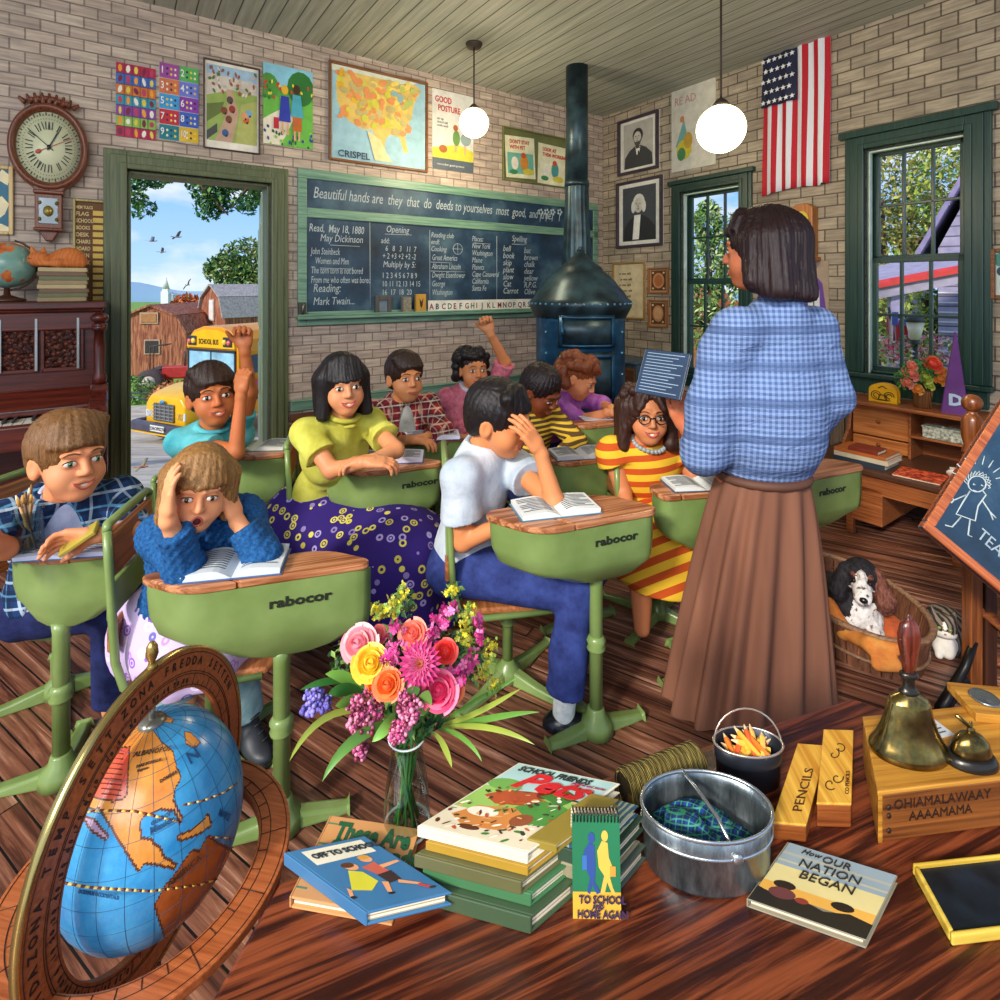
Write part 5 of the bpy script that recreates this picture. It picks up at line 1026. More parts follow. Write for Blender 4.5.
def face(o, HM, S, mouth, eyec, browc, lipc, gaze=0.0, eyes=True, browlift=0):
    """facial features snapped to the head surface"""
    def surf(x, z):
        ys = np.linspace(.03, .13, 160); pts = np.stack([np.full(160, x), ys, np.full(160, z)], -1); d = S.ev(pts); i = np.nonzero(d < 0)[0]
        return float(ys[i[-1]]) if len(i) else .07
    sc = HM.to_scale().x; m0 = inv(o) @ HM; ik = mat('#1c1512', .35)
    for s_ in (-1, 1):
        ex, ez = s_*.030, .001; y = surf(ex, ez)
        if eyes:
            b = MB(m0); b.ell((ex, y-.0035, ez), (.0145, .0055, .0078), rot=RZ(-s_*.28), nu=16, nv=10)
            b.mt(1).ell((ex+gaze*.004, y-.0003, ez), (.0076, .0028, .0074), rot=RZ(-s_*.2), nu=14, nv=8); b.mt(2).ell((ex+gaze*.004, y+.0016, ez), (.0036, .0014, .0038), nu=10, nv=6)
            b.mt(0).ell((ex+gaze*.004+.0022, y+.0024, ez+.0025), (.0011, .0008, .0011), nu=6, nv=4)
            ev = b.build('eye', [mat('#d2c8be', .25), mat(eyec, .2), mat('#0c0a09', .15)], o)
        ea = MB(m0); pts = [(ex+.0145*math.cos(t), surf(ex+.0145*math.cos(t), ez+.0075*math.sin(t))+.0012, ez+.0078*math.sin(t)) for t in [PI*i/8 for i in range(9)]]
        if not eyes: pts = [(x, y_, ez*2-z-.002) for x, y_, z in pts]
        ea.tube(pts, [.0007]+[.0016]*7+[.0007], 5).build('eyelashes', ik, o)
        b = MB(m0); pts = [(s_*x, surf(s_*x, z)+.0015, z) for x, z in ((.012, .0235+browlift*.6), (.022, .0275+browlift), (.034, .0275+browlift), (.045, .0225+browlift*.6))]
        b.tube(pts, [.0022, .0034, .003, .0012], 6, flat=.6).build('eyebrow', mat(browc, .7), o)
    lm = mat(lipc, .35); zc = -.058
    def arc(xs, fz, r): return [(x, surf(x, fz(x))+.0005, fz(x)) for x in xs], r
    xs = [(-1+i/5)*.021 for i in range(11)]
    if mouth == 'smile':
        b = MB(m0); xs = [(-1+i/5)*.027 for i in range(11)]; up = lambda x: zc+.0040+.0075*(x/.027)**2; lo = lambda x: zc-.0095+.021*(x/.027)**2
        fl = lambda q: [(x, max(y, .074-.35*abs(x)), z) for x, y, z in q]
        b.tube(fl(arc(xs, up, 0)[0]), [.0008]+[.0017]*9+[.0008], 6).tube(fl(arc(xs, lo, 0)[0]), [.0008]+[.0024]*9+[.0008], 6).build('lips', lm, o)
        MB(m0).grid(lambda u, v: ((2*u-1)*.025, .0845-.010*(2*u-1)**2, up((2*u-1)*.025)*(1-v)+v*(lo((2*u-1)*.025)*.72+up((2*u-1)*.025)*.28)), 10, 2).build('teeth', mat('#f0e8dc', .3), o)
    elif mouth == 'open':
        b = MB(m0); q = [(.0125*math.cos(t), surf(.0125*math.cos(t), -.06+.013*math.sin(t))+.0005, -.060+.013*math.sin(t)) for t in [2*PI*i/14 for i in range(14)]]; b.tube(q, .0030, 6, close=True).build('lips', lm, o)
        MB(m0).ell((0, .081, -.060), (.012, .004, .0125), nu=12, nv=8).build('mouth', mat('#4a1512', .6), o)
    else:
        b = MB(m0); up = lambda x: zc+.0025-.002*abs(x/.021)+.002*(x/.021)**2; lo = lambda x: zc-.004+.005*(x/.021)**2
        b.tube(arc(xs, up, 0)[0], [.001]+[.0026]*9+[.001], 6).tube(arc(xs, lo, 0)[0], [.001]+[.0032]*9+[.001], 6).build('lips', lm, o)
def hand(S, w, d, n, side, sc=1.0, curl=.5, thumb=.7, spread=.06, k=.004):
    """w wrist, d finger direction, n palm normal (palm faces n), side +1: thumb on the (d x n) side"""
    d = V(d).normalized(); n = V(n); n = (n-d*n.dot(d)).normalized(); t = d.cross(n)*side; w = V(w); u = .01*sc
    S.cap(w-d*.01*sc, w+d*.02*sc, .021*sc, .021*sc, k=.01)
    for i in range(4):
        a = (i-1.5)*.0165*sc; q0 = w+d*.02*sc+t*a*.7; q1 = w+d*(.066-.003*abs(i-1.2))*sc+t*a; S.cap(q0, q1, .0125*sc, .0105*sc, k=.012)
    for i, ln in enumerate((.052, .066, .072, .064)):        # little ... index (index on thumb side)
        a = (i-1.5)*.0165*sc; p = w+d*(.070-.003*abs(i-1.2))*sc+t*a; dd = (d+t*((i-1.5)*spread)).normalized(); nn = n; c_ = curl*(1.0+.12*(3-i))
        for j, f_ in enumerate((.44, .32, .26)):
            c2 = c_*(.55, 1.0, .8)[j]; dd, nn = (dd*math.cos(c2)+nn*math.sin(c2)).normalized(), (nn*math.cos(c2)-dd*math.sin(c2)).normalized()
            q = p+dd*(ln*f_*sc); S.cap(p, q, (.0083, .0076, .0068)[j]*sc, (.0078, .0070, .0058)[j]*sc, k=k if j == 0 else .003); p = q
    b0 = w+d*.022*sc+t*.018*sc; dd = (d*.75+t*thumb+n*.35).normalized(); b1 = b0+dd*.034*sc; S.cap(b0, b1, .0125*sc, .0100*sc, k=.010); d2 = (dd*.8+d*.6+n*curl*.5).normalized(); b2 = b1+d2*.024*sc; S.cap(b1, b2, .0092*sc, .0084*sc, k=.004); b3 = b2+d2*.018*sc; S.cap(b2, b3, .0082*sc, .0062*sc, k=.003)
class Fig: pass
def person(label, head, hs, look, pel, yaw, arms, legs=None, s=1.0, sw=.150, skin='#d9a178', hairfn=None, mouth='smile', eyec='#4a2e1a', browc='#2e1c12', lipc='#b5574a', h=.005, eyes=True, gaze=0, female=False, chestk=1.0, neckoff=(0, 0, 0), browlift=0, cat='person'):
    F = Fig(); F.s = s; hc = P(*head); lk = [math.radians(a) for a in look]
    # head frame: local +y = look direction
    HM = T(hc) @ RZ(lk[0]-PI/2) @ RX(lk[1]) @ RY(lk[2]) @ M.Scale(hs, 4); F.HM = HM
    F.yaw = yaw = math.radians(yaw); f = V((math.cos(yaw), math.sin(yaw), 0)); l = V((-f.y, f.x, 0)); F.f, F.l = f, l
    pl = P(*pel) if not isinstance(pel, V) else pel; F.pel = pl
    nb = hc-(HM.to_3x3() @ V((0, .035, .105)))*1.0+V(neckoff); F.nb = nb        # neck base region
    ch = nb.lerp(pl, .30)+f*.005; F.ch = ch; up = (nb-pl).normalized(); F.up = up
    o = thing('person', label, cat, (pl.x, pl.y, 0)); F.o = o
    S = SD(); hd = headsd(mouth=mouth); S.xf(HM, hd); F.hd = hd
    S.cap(HM @ V((0, -.022, -.045)), nb-up*.02*s, .041*hs, .045*s, k=.02)
    sh = {}; tor = SD(); sgn = {'L': 1, 'R': -1}
    for q in 'LR': sh[q] = nb-up*.055*s+l*(sgn[q]*sw)
    F.sh = sh
    A = M((( f.x, l.x, up.x), (f.y, l.y, up.y), (f.z, l.z, up.z)))  # columns f,l,up approx
    rot = frame((0, 0, 0), f, z=up)
    tor.ell(ch, (.088*s*chestk, .125*s, .14*s), rot, k=.02).ell(pl.lerp(nb, .28), (.078*s, .112*s, .13*s), rot, k=.05).ell(pl+up*.02*s, (.10*s, .135*s, .095*s), rot, k=.05)
    tor.cap(sh['L'], sh['R'], .047*s, .047*s, k=.03).cap(nb-up*.01*s, nb-up*.08*s, .048*s, .06*s, k=.03)
    F.tor = tor
    def torso(X, t):
        for ty, a, k, c, sub, lo, hi in tor.p:
            if ty == 'ell': X.ell(a[0], a[1], M(a[2].tolist()).to_4x4() if a[2] is not None else None, k, t=t)
            else: X.cap(a[0], a[1], a[2], a[3], k, t=t)
        return X
    F.torso = torso; torso(S, -.008)
    F.J = {}
    for q, a in arms.items():
        e = a['e'] if isinstance(a['e'], V) else onray(a['e'][0], a['e'][1], sh[q], a.get('ul', .225)*s, a['e'][2] == 'n'); w = a['w'] if isinstance(a['w'], V) else onray(a['w'][0], a['w'][1], e, a.get('fl', .195)*s, a['w'][2] == 'n')
        S.cap(sh[q], e, .036*s, .031*s, k=.02).cap(e, w, .0305*s, .0205*s, k=.012); F.J[q] = (sh[q], e, w)
        hd_ = a.get('h')
        if hd_: hand(S, w+(w-e).normalized()*.012*s, hd_[0], hd_[1], a.get('side', -sgn[q]), s*a.get('hsz', 1.0), a.get('curl', .5), a.get('thumb', .7))
    F.K = {}
    for q, a in (legs or {}).items():
        hp = pl+l*(sgn[q]*.085*s)+up*-.02; kn = a['k'] if isinstance(a['k'], V) else P(*a['k']); an = a['a'] if isinstance(a['a'], V) else P(*a['a'])
        S.cap(hp, kn, .070*s, .047*s, k=.03).cap(kn, kn.lerp(an, .4), .046*s, .045*s, k=.02).cap(kn.lerp(an, .4), an, .045*s, .028*s, k=.02); F.K[q] = (hp, kn, an)
    F.skin = skinmat(skin); F.body = S.mesh('body', F.skin, o, h)
    face(o, HM, hd, mouth, eyec, browc, lipc, gaze, eyes, browlift)
    if hairfn: hairfn(F)
    return F
def folds(amp=.003, f=38, seed=0):
    r = np.random.RandomState(seed); W1 = r.randn(3, 3)*f*.6; ph = r.rand(3)*6
    return lambda X: -amp*sum(np.sin(X @ W1[i]+ph[i]+1.5*np.sin(X @ W1[(i+1) % 3]*.5)) for i in range(3))/1.7
def shirt(F, mats, name='shirt', t=.010, sleeve={'L': .6, 'R': .6}, h=.005, neck=.062, disp=None, cut=None, extra=None, low=0.0, vneck=False, neckz=.0, sl_t=None):
    """sleeve: fraction of the whole arm (0..1 upper arm, 1..2 forearm)"""
    S = SD(); F.torso(S, t); s = F.s; st = sl_t if sl_t is not None else t
    for q, (a, e, w) in F.J.items():
        fr = sleeve.get(q, 0) if isinstance(sleeve, dict) else sleeve
        if fr <= 0: continue
        if fr <= 1: S.cap(a, a.lerp(e, fr), .036*s+st*.8, .034*s+st*1.5, k=.025, flat='b')
        else:
            S.cap(a, e, .038*s+st, .034*s+st, k=.025).cap(e, e.lerp(w, fr-1), .034*s+st, .027*s+st*.9, k=.015, flat='b')
    nb, up, f = F.nb, F.up, F.f
    S.ell(nb+up*(.035+neckz)*s+f*.008, (neck*s, neck*s, .05*s), k=.008, sub=True)
    if vneck: S.cap(nb+f*.07*s, nb-up*.13*s+f*.13*s, .05*s, .012*s, k=.008, sub=True)
    S.half(F.pel-up*(.02+low)*s, -up, .3, .01)
    if extra: extra(S)
    if cut: cut(S)
    return S.mesh(name, mats, F.o, h, disp=disp or folds(.0028, 40, len(name)))
def collar(F, m, r=.058, t=.012, tilt=.25, h=.014):
    b = MB(inv(F.o)); rot = frame(F.nb+F.up*.012*F.s+F.f*.004, F.f, z=F.up) @ RY(tilt)
    b.tube([rot @ V((r*F.s*math.cos(a), r*F.s*math.sin(a), 0)) for a in [2*PI*i/20 for i in range(20)]], t*F.s, 8, close=True, flat=.7); return b.build('collar', m, F.o)
def pants(F, m, name='trousers', t=.009, to={'L': 1.9, 'R': 1.9}, h=.006, hem=.012, disp=None):
    S = SD(); s = F.s; S.ell(F.pel+F.up*.02*s, (.105*s+t, .14*s+t, .095*s+t), frame((0, 0, 0), F.f, z=F.up), k=.04)
    for q, (hp, kn, an) in F.K.items():
        S.cap(hp, kn, .072*s+t, .050*s+t*1.3, k=.035); fr = to[q]-1
        if fr > 0: S.cap(kn, kn.lerp(an, fr), .050*s+t*1.2, .042*s+hem, k=.02, flat='b')
    return S.mesh(name, m, F.o, h, disp=disp or folds(.003, 34, 3))
def shoe(F, q, dirv, m, s=1.0, sock=None, boot=False, h=.004):
    an = F.K[q][2]; d = V(dirv).normalized(); up = V((0, 0, 1)); up = (up-d*up.dot(d)).normalized(); S = SD()
    b0 = an-up*.055*s; S.ell(b0-d*.015*s, (.045*s, .034*s, .036*s), frame((0, 0, 0), d, z=up), k=.02).ell(b0+d*.085*s-up*.012*s, (.062*s, .037*s, .026*s), frame((0, 0, 0), d, z=up), k=.03).cap(b0+up*.0*s, b0+d*.05*s, .036*s, .032*s, k=.03)
    if boot: S.cap(b0, an+up*.03*s, .036*s, .037*s, k=.02, flat='b')
    S.box(b0+d*.042*s-up*.035*s, (.102*s, .036*s, .009*s), frame((0, 0, 0), d, z=up), r=.008, k=.006, c=1)
    S.mesh('shoe', [m, mat('#1a1614', .6)], F.o, h)
    if sock:
        X = SD(); X.cap(an-up*.03*s, an+(F.K[q][1]-an).normalized()*.10*s, .031*s, .036*s, k=.01, flat='b'); X.mesh('sock', sock, F.o, .005)
# ---- hair: masks in head space
def hair_mesh(F, S, m, amp=.0022, fr=64, h=.0045, wav=0, axis=(0, -.02, .11), name='hair'):
    HI = np.array(F.HM.inverted()); sc = F.HM.to_scale().x
    def disp(X):
        q = X @ HI[:3, :3].T+HI[:3, 3]; a = np.arctan2(q[:, 0]-axis[0], q[:, 1]-axis[1]); z = q[:, 2]
        return sc*amp*(np.sin(a*fr+wav*np.sin(z*70)+3*np.sin(a*5))+.6*np.sin(a*fr*.41+2+z*20))*.7
    W_ = SD(); W_.xf(F.HM, S); o = W_.mesh(name, m, F.o, h*sc, disp=disp); return o
def facecut(S, top=.062, w=.052, y=.075, low=-.14, k=.012):
    """carve the face opening; top = hairline height"""
    S.ell((0, y+.02, (top+low)/2), (w, .052, (top-low)/2), k=k, sub=True)
def h_short(m, fringe=.0, side=1, top=.06, vol=0.0, parting=True):
    def fn(F):
        S = SD(); S.ell((0, -.018, .034), (.082+vol, .098+vol, .090+vol), k=.01).ell((0, -.05, -.02), (.066, .055, .06), k=.03)
        facecut(S, top, .062, .078, -.2, .01); S.ell((0, .02, -.10), (.1, .09, .075), k=.02, sub=True)
        for s_ in (-1, 1): S.ell((s_*.083, .0, -.02), (.02, .024, .034), k=.006, sub=True)
        n = 9
        for i in range(n):                      # fringe locks swept to one side
            t = i/(n-1)*2-1; S.cap((t*.05-side*.012, .035, .112-.02*abs(t)), (t*.055+side*.006, .082-.026*t*t, .060-.006*abs(t)-fringe*(1-.4*t*t)), .017, .008, k=.012)
        return hair_mesh(F, S, m)
    return fn
def h_bob(m, ln=-.10, bang=.030, w=.088, back=.0, vol=.0, wav=0, curl=False, bangs=True, fr=46, parted=False):
    def fn(F):
        S = SD(); S.ell((0, -.016, .032), (.083+vol, .097+vol, .090+vol), k=.01)
        for s_ in (-1, 1):
            S.cap((s_*(w-.018), .005, .03), (s_*(w-.006), .012, ln), .028, .024, k=.03); S.cap((s_*(w-.02), -.04, .02), (s_*(w-.015), -.045, ln-.01), .04, .032, k=.03)
        S.cap((0, -.06, .02), (0, -.068-back, ln-.012), .052, .042, k=.04)
        S.ell((0, .098, (.055+ln)/2-.01), (.054, .062, (.058-ln)/2+.04), k=.010, sub=True)
        S.half((0, 0, ln-.018), (0, 0, -1), .3, .012)
        if bangs:
            n = 11
            for i in range(n): t = i/(n-1)*2-1; S.cap((t*.045, .045, .108-.02*t*t), (t*.060, .089-.030*t*t, bang+.004*math.sin(i*2.1)), .016, .007, k=.010)
        elif parted:
            for s_ in (-1, 1):
                for i in range(5): S.cap((s_*.008, .05-.02*i*.3, .112), (s_*(.045+.008*i), .075-.012*i, .035-.02*i), .016, .012, k=.012)
        if curl:
            rd = random.Random(8)
            for i in range(60):
                a = rd.uniform(-2.6, 2.6)-PI/2; z = rd.uniform(ln, .1); r_ = .09 if z < .03 else .09*math.sqrt(max(0, 1-((z-.03)/.09)**2))+.01
                if z < .05 and abs(a-PI/2) < 1.1 or (math.sin(a) > .35 and z < .06): continue
                S.ell((r_*math.cos(a), r_*math.sin(a)-.012, z), .02+.008*rd.random(), k=.006)
        return hair_mesh(F, S, m, wav=wav, fr=fr)
    return fn

def h_afro(m, r=.0, n=90):
    def fn(F):
        S = SD(); S.ell((0, -.020, .034), (.081+r, .095+r, .090+r), k=.01).ell((0, -.05, -.015), (.068, .055, .055), k=.03); facecut(S, .066, .064, .078, -.2, .01); S.ell((0, .02, -.10), (.1, .09, .075), k=.02, sub=True)
        for s_ in (-1, 1): S.ell((s_*.083, .0, -.02), (.02, .024, .034), k=.006, sub=True)
        hair_mesh(F, S, m, amp=.003, fr=70, wav=2)
    return fn
def h_locks(m, ln=-.02, r=.021, seed=4, w=.09, n=95, front=True, vol=0):
    """curly hair made of many small coils over a cap"""
    def fn(F):
        S = SD(); S.ell((0, -.018, .034), (.078+vol, .093+vol, .086+vol), k=.01).ell((0, -.052, -.02), (.07, .055, .07), k=.03); rd = random.Random(seed)
        facecut(S, .064, .058, .078, -.2, .01)
        for i in range(n):
            a = rd.uniform(0, 2*PI); z = rd.uniform(ln, .112); zz_ = max(0, z-.03)/.088; r_ = (w+vol)*math.sqrt(max(.02, 1-zz_*zz_)); c, s_ = math.cos(a), math.sin(a)
            if s_ > .05 and z < .045: continue
            if s_ > .45 and z < .066: continue
            S.ell((r_*c, r_*1.08*s_-.016, z), r*(.8+.5*rd.random()), k=.005)
        hair_mesh(F, S, m, amp=.0022, fr=60, wav=2)
    return fn
def sitskirt(F, m, name='skirt', rk=.15, hem=None, r0=.13, drop=.16, disp=None, h=.007, side=0):
    S = SD(); hp = [F.K[q][0] for q in 'LR']; kn = [F.K[q][1] for q in 'LR']; c = F.pel+F.up*.09*F.s; mid = (kn[0]+kn[1])*.5
    S.ell(c, (.10*F.s, .125*F.s, .06), frame((0, 0, 0), F.f, z=F.up), k=.05)
    for a, b_ in zip(hp, kn): S.cap(a, b_, r0, rk*.62, k=.08)
    S.cap(F.pel, mid, r0, rk, k=.08)
    for b_ in kn: S.cap(b_-F.f*.05, b_-V((0, 0, drop)), rk*.6, rk*.72, k=.08, flat='b')
    S.cap(F.pel-F.f*.02, F.pel-V((0, 0, drop+.02))-F.f*.03, r0, r0*1.25, k=.08, flat='b')
    S.cap(mid, mid-V((0, 0, drop+.01)), rk*.9, rk*1.05, k=.08, flat='b')
    return S.mesh(name, m, F.o, h, disp=disp)
def pleats(F, amp, n, lean=0):
    p = np.array(F.pel-F.f*.02)
    return lambda X: amp*np.sin(np.arctan2(X[:, 1]-p[1], X[:, 0]-p[0])*n)*np.clip((p[2]+.1-X[:, 2])/.18, 0, 1)
def Z(px, Y, z): return P(px, HY+(EYE-z)*FPX/Y, Y)
def vv(*a): return V(a)
brown_h = hairmat('#3a220e', '#94683a'); dk_h = hairmat('#070506', '#1f1718'); dkb_h = hairmat('#140a06', '#3a2114'); lt_h = hairmat('#4f2f12', '#b8874a'); red_h = hairmat('#401608', '#a0552c'); blk_h = hairmat('#0a0507', '#241216')
# 1 boy in blue plaid, by the piano
F = person('boy in open blue plaid shirt over grey tee, seated at the desk beside the piano', (69, 457, 1.62), 1.12, (-30, 0, 0), Z(58, 1.76, .40), -50,
    {'L': dict(e=P(131, 531, 1.62), w=P(99, 535, 1.50), h=((-.9, -.25, .0), (-.3, -.8, -.4)), ), 'R': dict(e=P(6, 548, 1.50), w=P(-12, 538, 1.42), h=((-.5, -.6, 0), (0, 0, -1)))},
    {'L': dict(k=Z(126, 1.78, .42), a=Z(122, 1.78, .07)), 'R': dict(k=Z(114, 1.70, .40), a=Z(112, 1.72, .07))}, s=.98, sw=.15, skin='#e0a27c', hairfn=h_short(brown_h, .012, 1, .056, .004), mouth='smile', eyec='#4f6a4a', browc='#5a3a1c', h=.0042)
shirt(F, cloth('grey_tee', '#8d97b8', '#b9c3dc'), 'undershirt', .004, {'L': 0, 'R': 0}, .005, .058)
pm = plaid('blue', '#1f3d6c', '#101c34', '#5fa0c8', '#b9cfe0', 13)
shirt(F, pm, 'plaid_shirt', .014, {'L': .98, 'R': .98}, .0048, .066, cut=lambda S: S.cap(F.nb+F.f*.10, F.pel+F.f*.17, .045, .10, k=.01, sub=True))
b = MB(inv(F.o))
for s_ in (-1, 1): b.tube([F.nb-F.f*.04+F.l*s_*.03+F.up*.02, F.nb+F.l*s_*.062+F.up*.008, F.nb+F.l*s_*.055+F.f*.06-F.up*.045, F.nb+F.l*s_*.05+F.f*.085-F.up*.10], [.012, .016, .016, .006], 8, flat=.55)
b.build('collar', pm, F.o)
jean = cloth('denim', '#1e2758', '#374788', 20); jdk = cloth('navy', '#141a3c', '#2a3468', 20)
pants(F, jdk, 'trousers')
blackl = mat('#17181c', .25, 0, .2, 8); bootm = mat('#2e3238', .5, 0, .25, 20)
for q in 'LR': shoe(F, q, F.f, bootm, .95)
# 2 girl in blue sweater, elbows on the near desk
F = person('girl in blue knitted sweater with both hands on her cheeks and mouth open', (200, 487, 1.42), .91, (-62, -6, -6), Z(180, 1.64, .40), -58,
    {'R': dict(e=H(186, 566, .70), w=P(169, 521, 1.31), h=((-.04, .12, 1), (.7, .7, .1)), curl=.22, hsz=.95), 'L': dict(e=H(262, 558, .69), w=P(238, 522, 1.44), h=((-.34, .05, 1), (-.85, .1, 0)), curl=.3, hsz=.92)},
    {'R': dict(k=Z(178, 1.50, .37), a=Z(176, 1.50, .10)), 'L': dict(k=Z(232, 1.62, .38), a=Z(246, 1.66, .10))}, s=.93, sw=.095, neckoff=(.015, .03, 0), skin='#e8ad84', hairfn=h_bob(lt_h, -.080, .036, .086, .0, .0, fr=90), mouth='open', eyec='#4a3a1e', browc='#8a5e2c', h=.0040, browlift=.004)
knit = cloth('blue_knit', '#12396a', '#2866a0', 130, .5)
shirt(F, knit, 'sweater', .016, {'L': 1.78, 'R': 1.78}, .0045, .052, low=.03, sl_t=.015, disp=lambda X: -.0022*np.sin(X[:, 0]*300+np.sin(X[:, 2]*260)*1.4)-.004*np.sin(X[:, 2]*36+X[:, 0]*20))
collar(F, knit, .054, .016)
sitskirt(F, dotted('lilac', '#cdb8e0', ['#8f62c0', '#6a6ab0', '#b48ad8', '#e8e0f4'], 26), 'skirt', .085, drop=.045, r0=.105, disp=pleats(F, .006, 12), h=.006)
pants(F, cloth('teal_tights', '#5f8088', '#8fb0b2', 20), 'leggings', .002, {'L': 1.97, 'R': 1.97})
for q in 'LR': shoe(F, q, (.75, -.6, -.05), bootm, .92, boot=True)
b = MB(inv(F.o))
for q in 'L':
    an = F.K[q][2]
    for i in range(5): b.tube([an+vv(.035+.012*i, -.045-.002*i, .02-.02*i), an+vv(.05+.012*i, -.02-.002*i, .022-.02*i)], .0022, 5)
b.build('laces', mat('#111214', .6), F.o)
# 3 boy in teal by the door, arm raised
F = person('boy in teal polo shirt raising his arm in front of the open door', (212, 395, 2.25), 1.14, (-52, 4, 4), Z(200, 2.42, .42), -55,
    {'L': dict(e=P(250, 392, 2.30), w=P(245, 352, 2.26), h=((-.05, 0, 1), (.2, -1, 0)), curl=1.35, hsz=1.05), 'R': dict(e=P(236, 452, 2.12), w=P(241, 397, 2.14), h=((.05, .05, 1), (.3, .9, 0)), curl=.9)},
    {'L': dict(k=Z(245, 2.3, .42), a=Z(240, 2.3, .07)), 'R': dict(k=Z(225, 2.2, .42), a=Z(220, 2.2, .07))}, s=1.0, sw=.112, neckoff=(0, 0, -.02), skin='#c07a4e', hairfn=h_short(dkb_h, .006, -1, .058, .003), mouth='smile', eyec='#2e1a10', browc='#1e120c', lipc='#a04a44')
teal = cloth('teal', '#3a9aa8', '#6cc4ca'); shirt(F, teal, 'polo_shirt', .011, {'L': .55, 'R': .62}, .005, .058); collar(F, teal, .058, .013, .3); pants(F, jdk)
# 4 girl in yellow
F = person('girl in yellow blouse and purple print skirt, smiling behind her open book', (343, 385, 2.14), 1.04, (-62, 0, 3), Z(316, 2.34, .40), -48,
    {'R': dict(e=P(331, 470, 2.02), w=P(362, 463, 1.98), h=((.9, .1, 0), (0, .2, -1))), 'L': dict(e=P(396, 450, 2.12), w=P(374, 459, 2.02), h=((-.9, -.2, 0), (0, 0, -1)))},
    {'R': dict(k=Z(372, 2.02, .34), a=Z(380, 1.95, .07)), 'L': dict(k=Z(425, 2.2, .34), a=Z(425, 2.15, .07))}, s=1.02, sw=.135, neckoff=(0, 0, -.02), skin='#d8a07a', hairfn=h_bob(dk_h, -.105, .028, .086, .02, .004, wav=.5), mouth='smile', eyec='#1e1410', browc='#120c0c', lipc='#b8444a')
yel_ = cloth('yellow_blouse', '#a8a234', '#d2d262', 9, .5); shirt(F, yel_, 'blouse', .012, {'L': .62, 'R': .62}, .005, .058, low=-.05, sl_t=.018); collar(F, yel_, .058, .014, .35)
b = MB(inv(F.o)); c = F.nb+F.f*.085-F.up*.03; b.tube([c+F.l*.03, c+F.f*.01, c-F.l*.03], [.004, .008, .004], 6); b.build('bow', yel_, F.o)
def pl4(X): a = np.arctan2(X[:, 1]-F.pel.y, X[:, 0]-F.pel.x); return .008*np.sin(a*22)*np.clip((F.pel.z+.08-X[:, 2])/.15, 0, 1)
sitskirt(F, dotted('purple', '#32206e', ['#c8bc4a', '#a89ad0', '#d8cc5a', '#8a7ab0'], 24), 'skirt', .19, r0=.155, drop=.22, disp=pl4, h=.007)
for q in 'LR': shoe(F, q, F.f, bootm, .9)
# 5 boy in red plaid
F = person('boy in red plaid shirt over a grey tee, second row by the chalkboard wall', (405, 377, 2.66), 1.06, (-58, 0, 0), Z(392, 2.84, .42), -55,
    {'R': dict(e=P(383, 440, 2.6), w=P(408, 440, 2.5), h=((.9, -.2, 0), (0, 0, -1))), 'L': dict(e=P(443, 430, 2.66), w=P(424, 438, 2.55), h=((-.8, -.3, 0), (0, 0, -1)))}, {'L': dict(k=Z(440, 2.7, .42), a=Z(440, 2.7, .07)), 'R': dict(k=Z(415, 2.6, .42), a=Z(410, 2.6, .07))}, s=1.04, sw=.15, skin='#d49a70', hairfn=h_short(dkb_h, .002, -1, .06, .004), mouth='closed', eyec='#2e1a10', browc='#1e120c', h=.0055)
shirt(F, cloth('grey_tee2', '#8f928c', '#c4c6be'), 'undershirt', .004, {'L': 0, 'R': 0}, .006, .058)
shirt(F, plaid('red', '#9a2430', '#26202c', '#e8d8c0', '#d8b8a0', 14), 'plaid_shirt', .014, 1.75, .0055, .066, cut=lambda S: S.cap(F.nb+F.f*.09, F.pel+F.f*.14, .034, .06, k=.01, sub=True)); pants(F, jdk)
# 6 girl in pink raising her fist
F = person('girl in pink cardigan with curly black hair raising her fist under the chalkboard', (473, 369, 3.02), 1.02, (-68, 0, 0), Z(467, 3.15, .42), -62,
    {'L': dict(e=P(505, 362, 3.05), w=P(491, 335, 2.98), h=((-.3, 0, 1), (0, -1, 0)), curl=1.4), 'R': dict(e=P(457, 427, 3.0), w=P(470, 440, 2.85), h=((.6, -.6, 0), (0, 0, -1)))}, {'L': dict(k=Z(490, 2.9, .42), a=Z(490, 2.9, .07)), 'R': dict(k=Z(472, 2.85, .42), a=Z(470, 2.9, .07))}, s=1.06, sw=.135, skin='#d09468', hairfn=h_locks(dk_h, -.05, .022, 4, .088), mouth='smile', eyec='#1e1410', browc='#120c0c', lipc='#b04448', h=.0055)
shirt(F, cloth('pale_blouse', '#a8b4c4', '#dce4ec'), 'blouse', .006, {'L': 0, 'R': 0}, .006, .05); shirt(F, cloth('pink_knit', '#b8506c', '#e08a98', 40), 'cardigan', .014, {'L': .98, 'R': 1.8}, .0055, .064, cut=lambda S: S.cap(F.nb+F.f*.09, F.pel+F.f*.13, .032, .045, k=.01, sub=True)); collar(F, cloth('pale_blouse', '#a8b4c4', '#dce4ec'), .055, .015, .4)
sitskirt(F, jdk, 'skirt', .12, r0=.13)
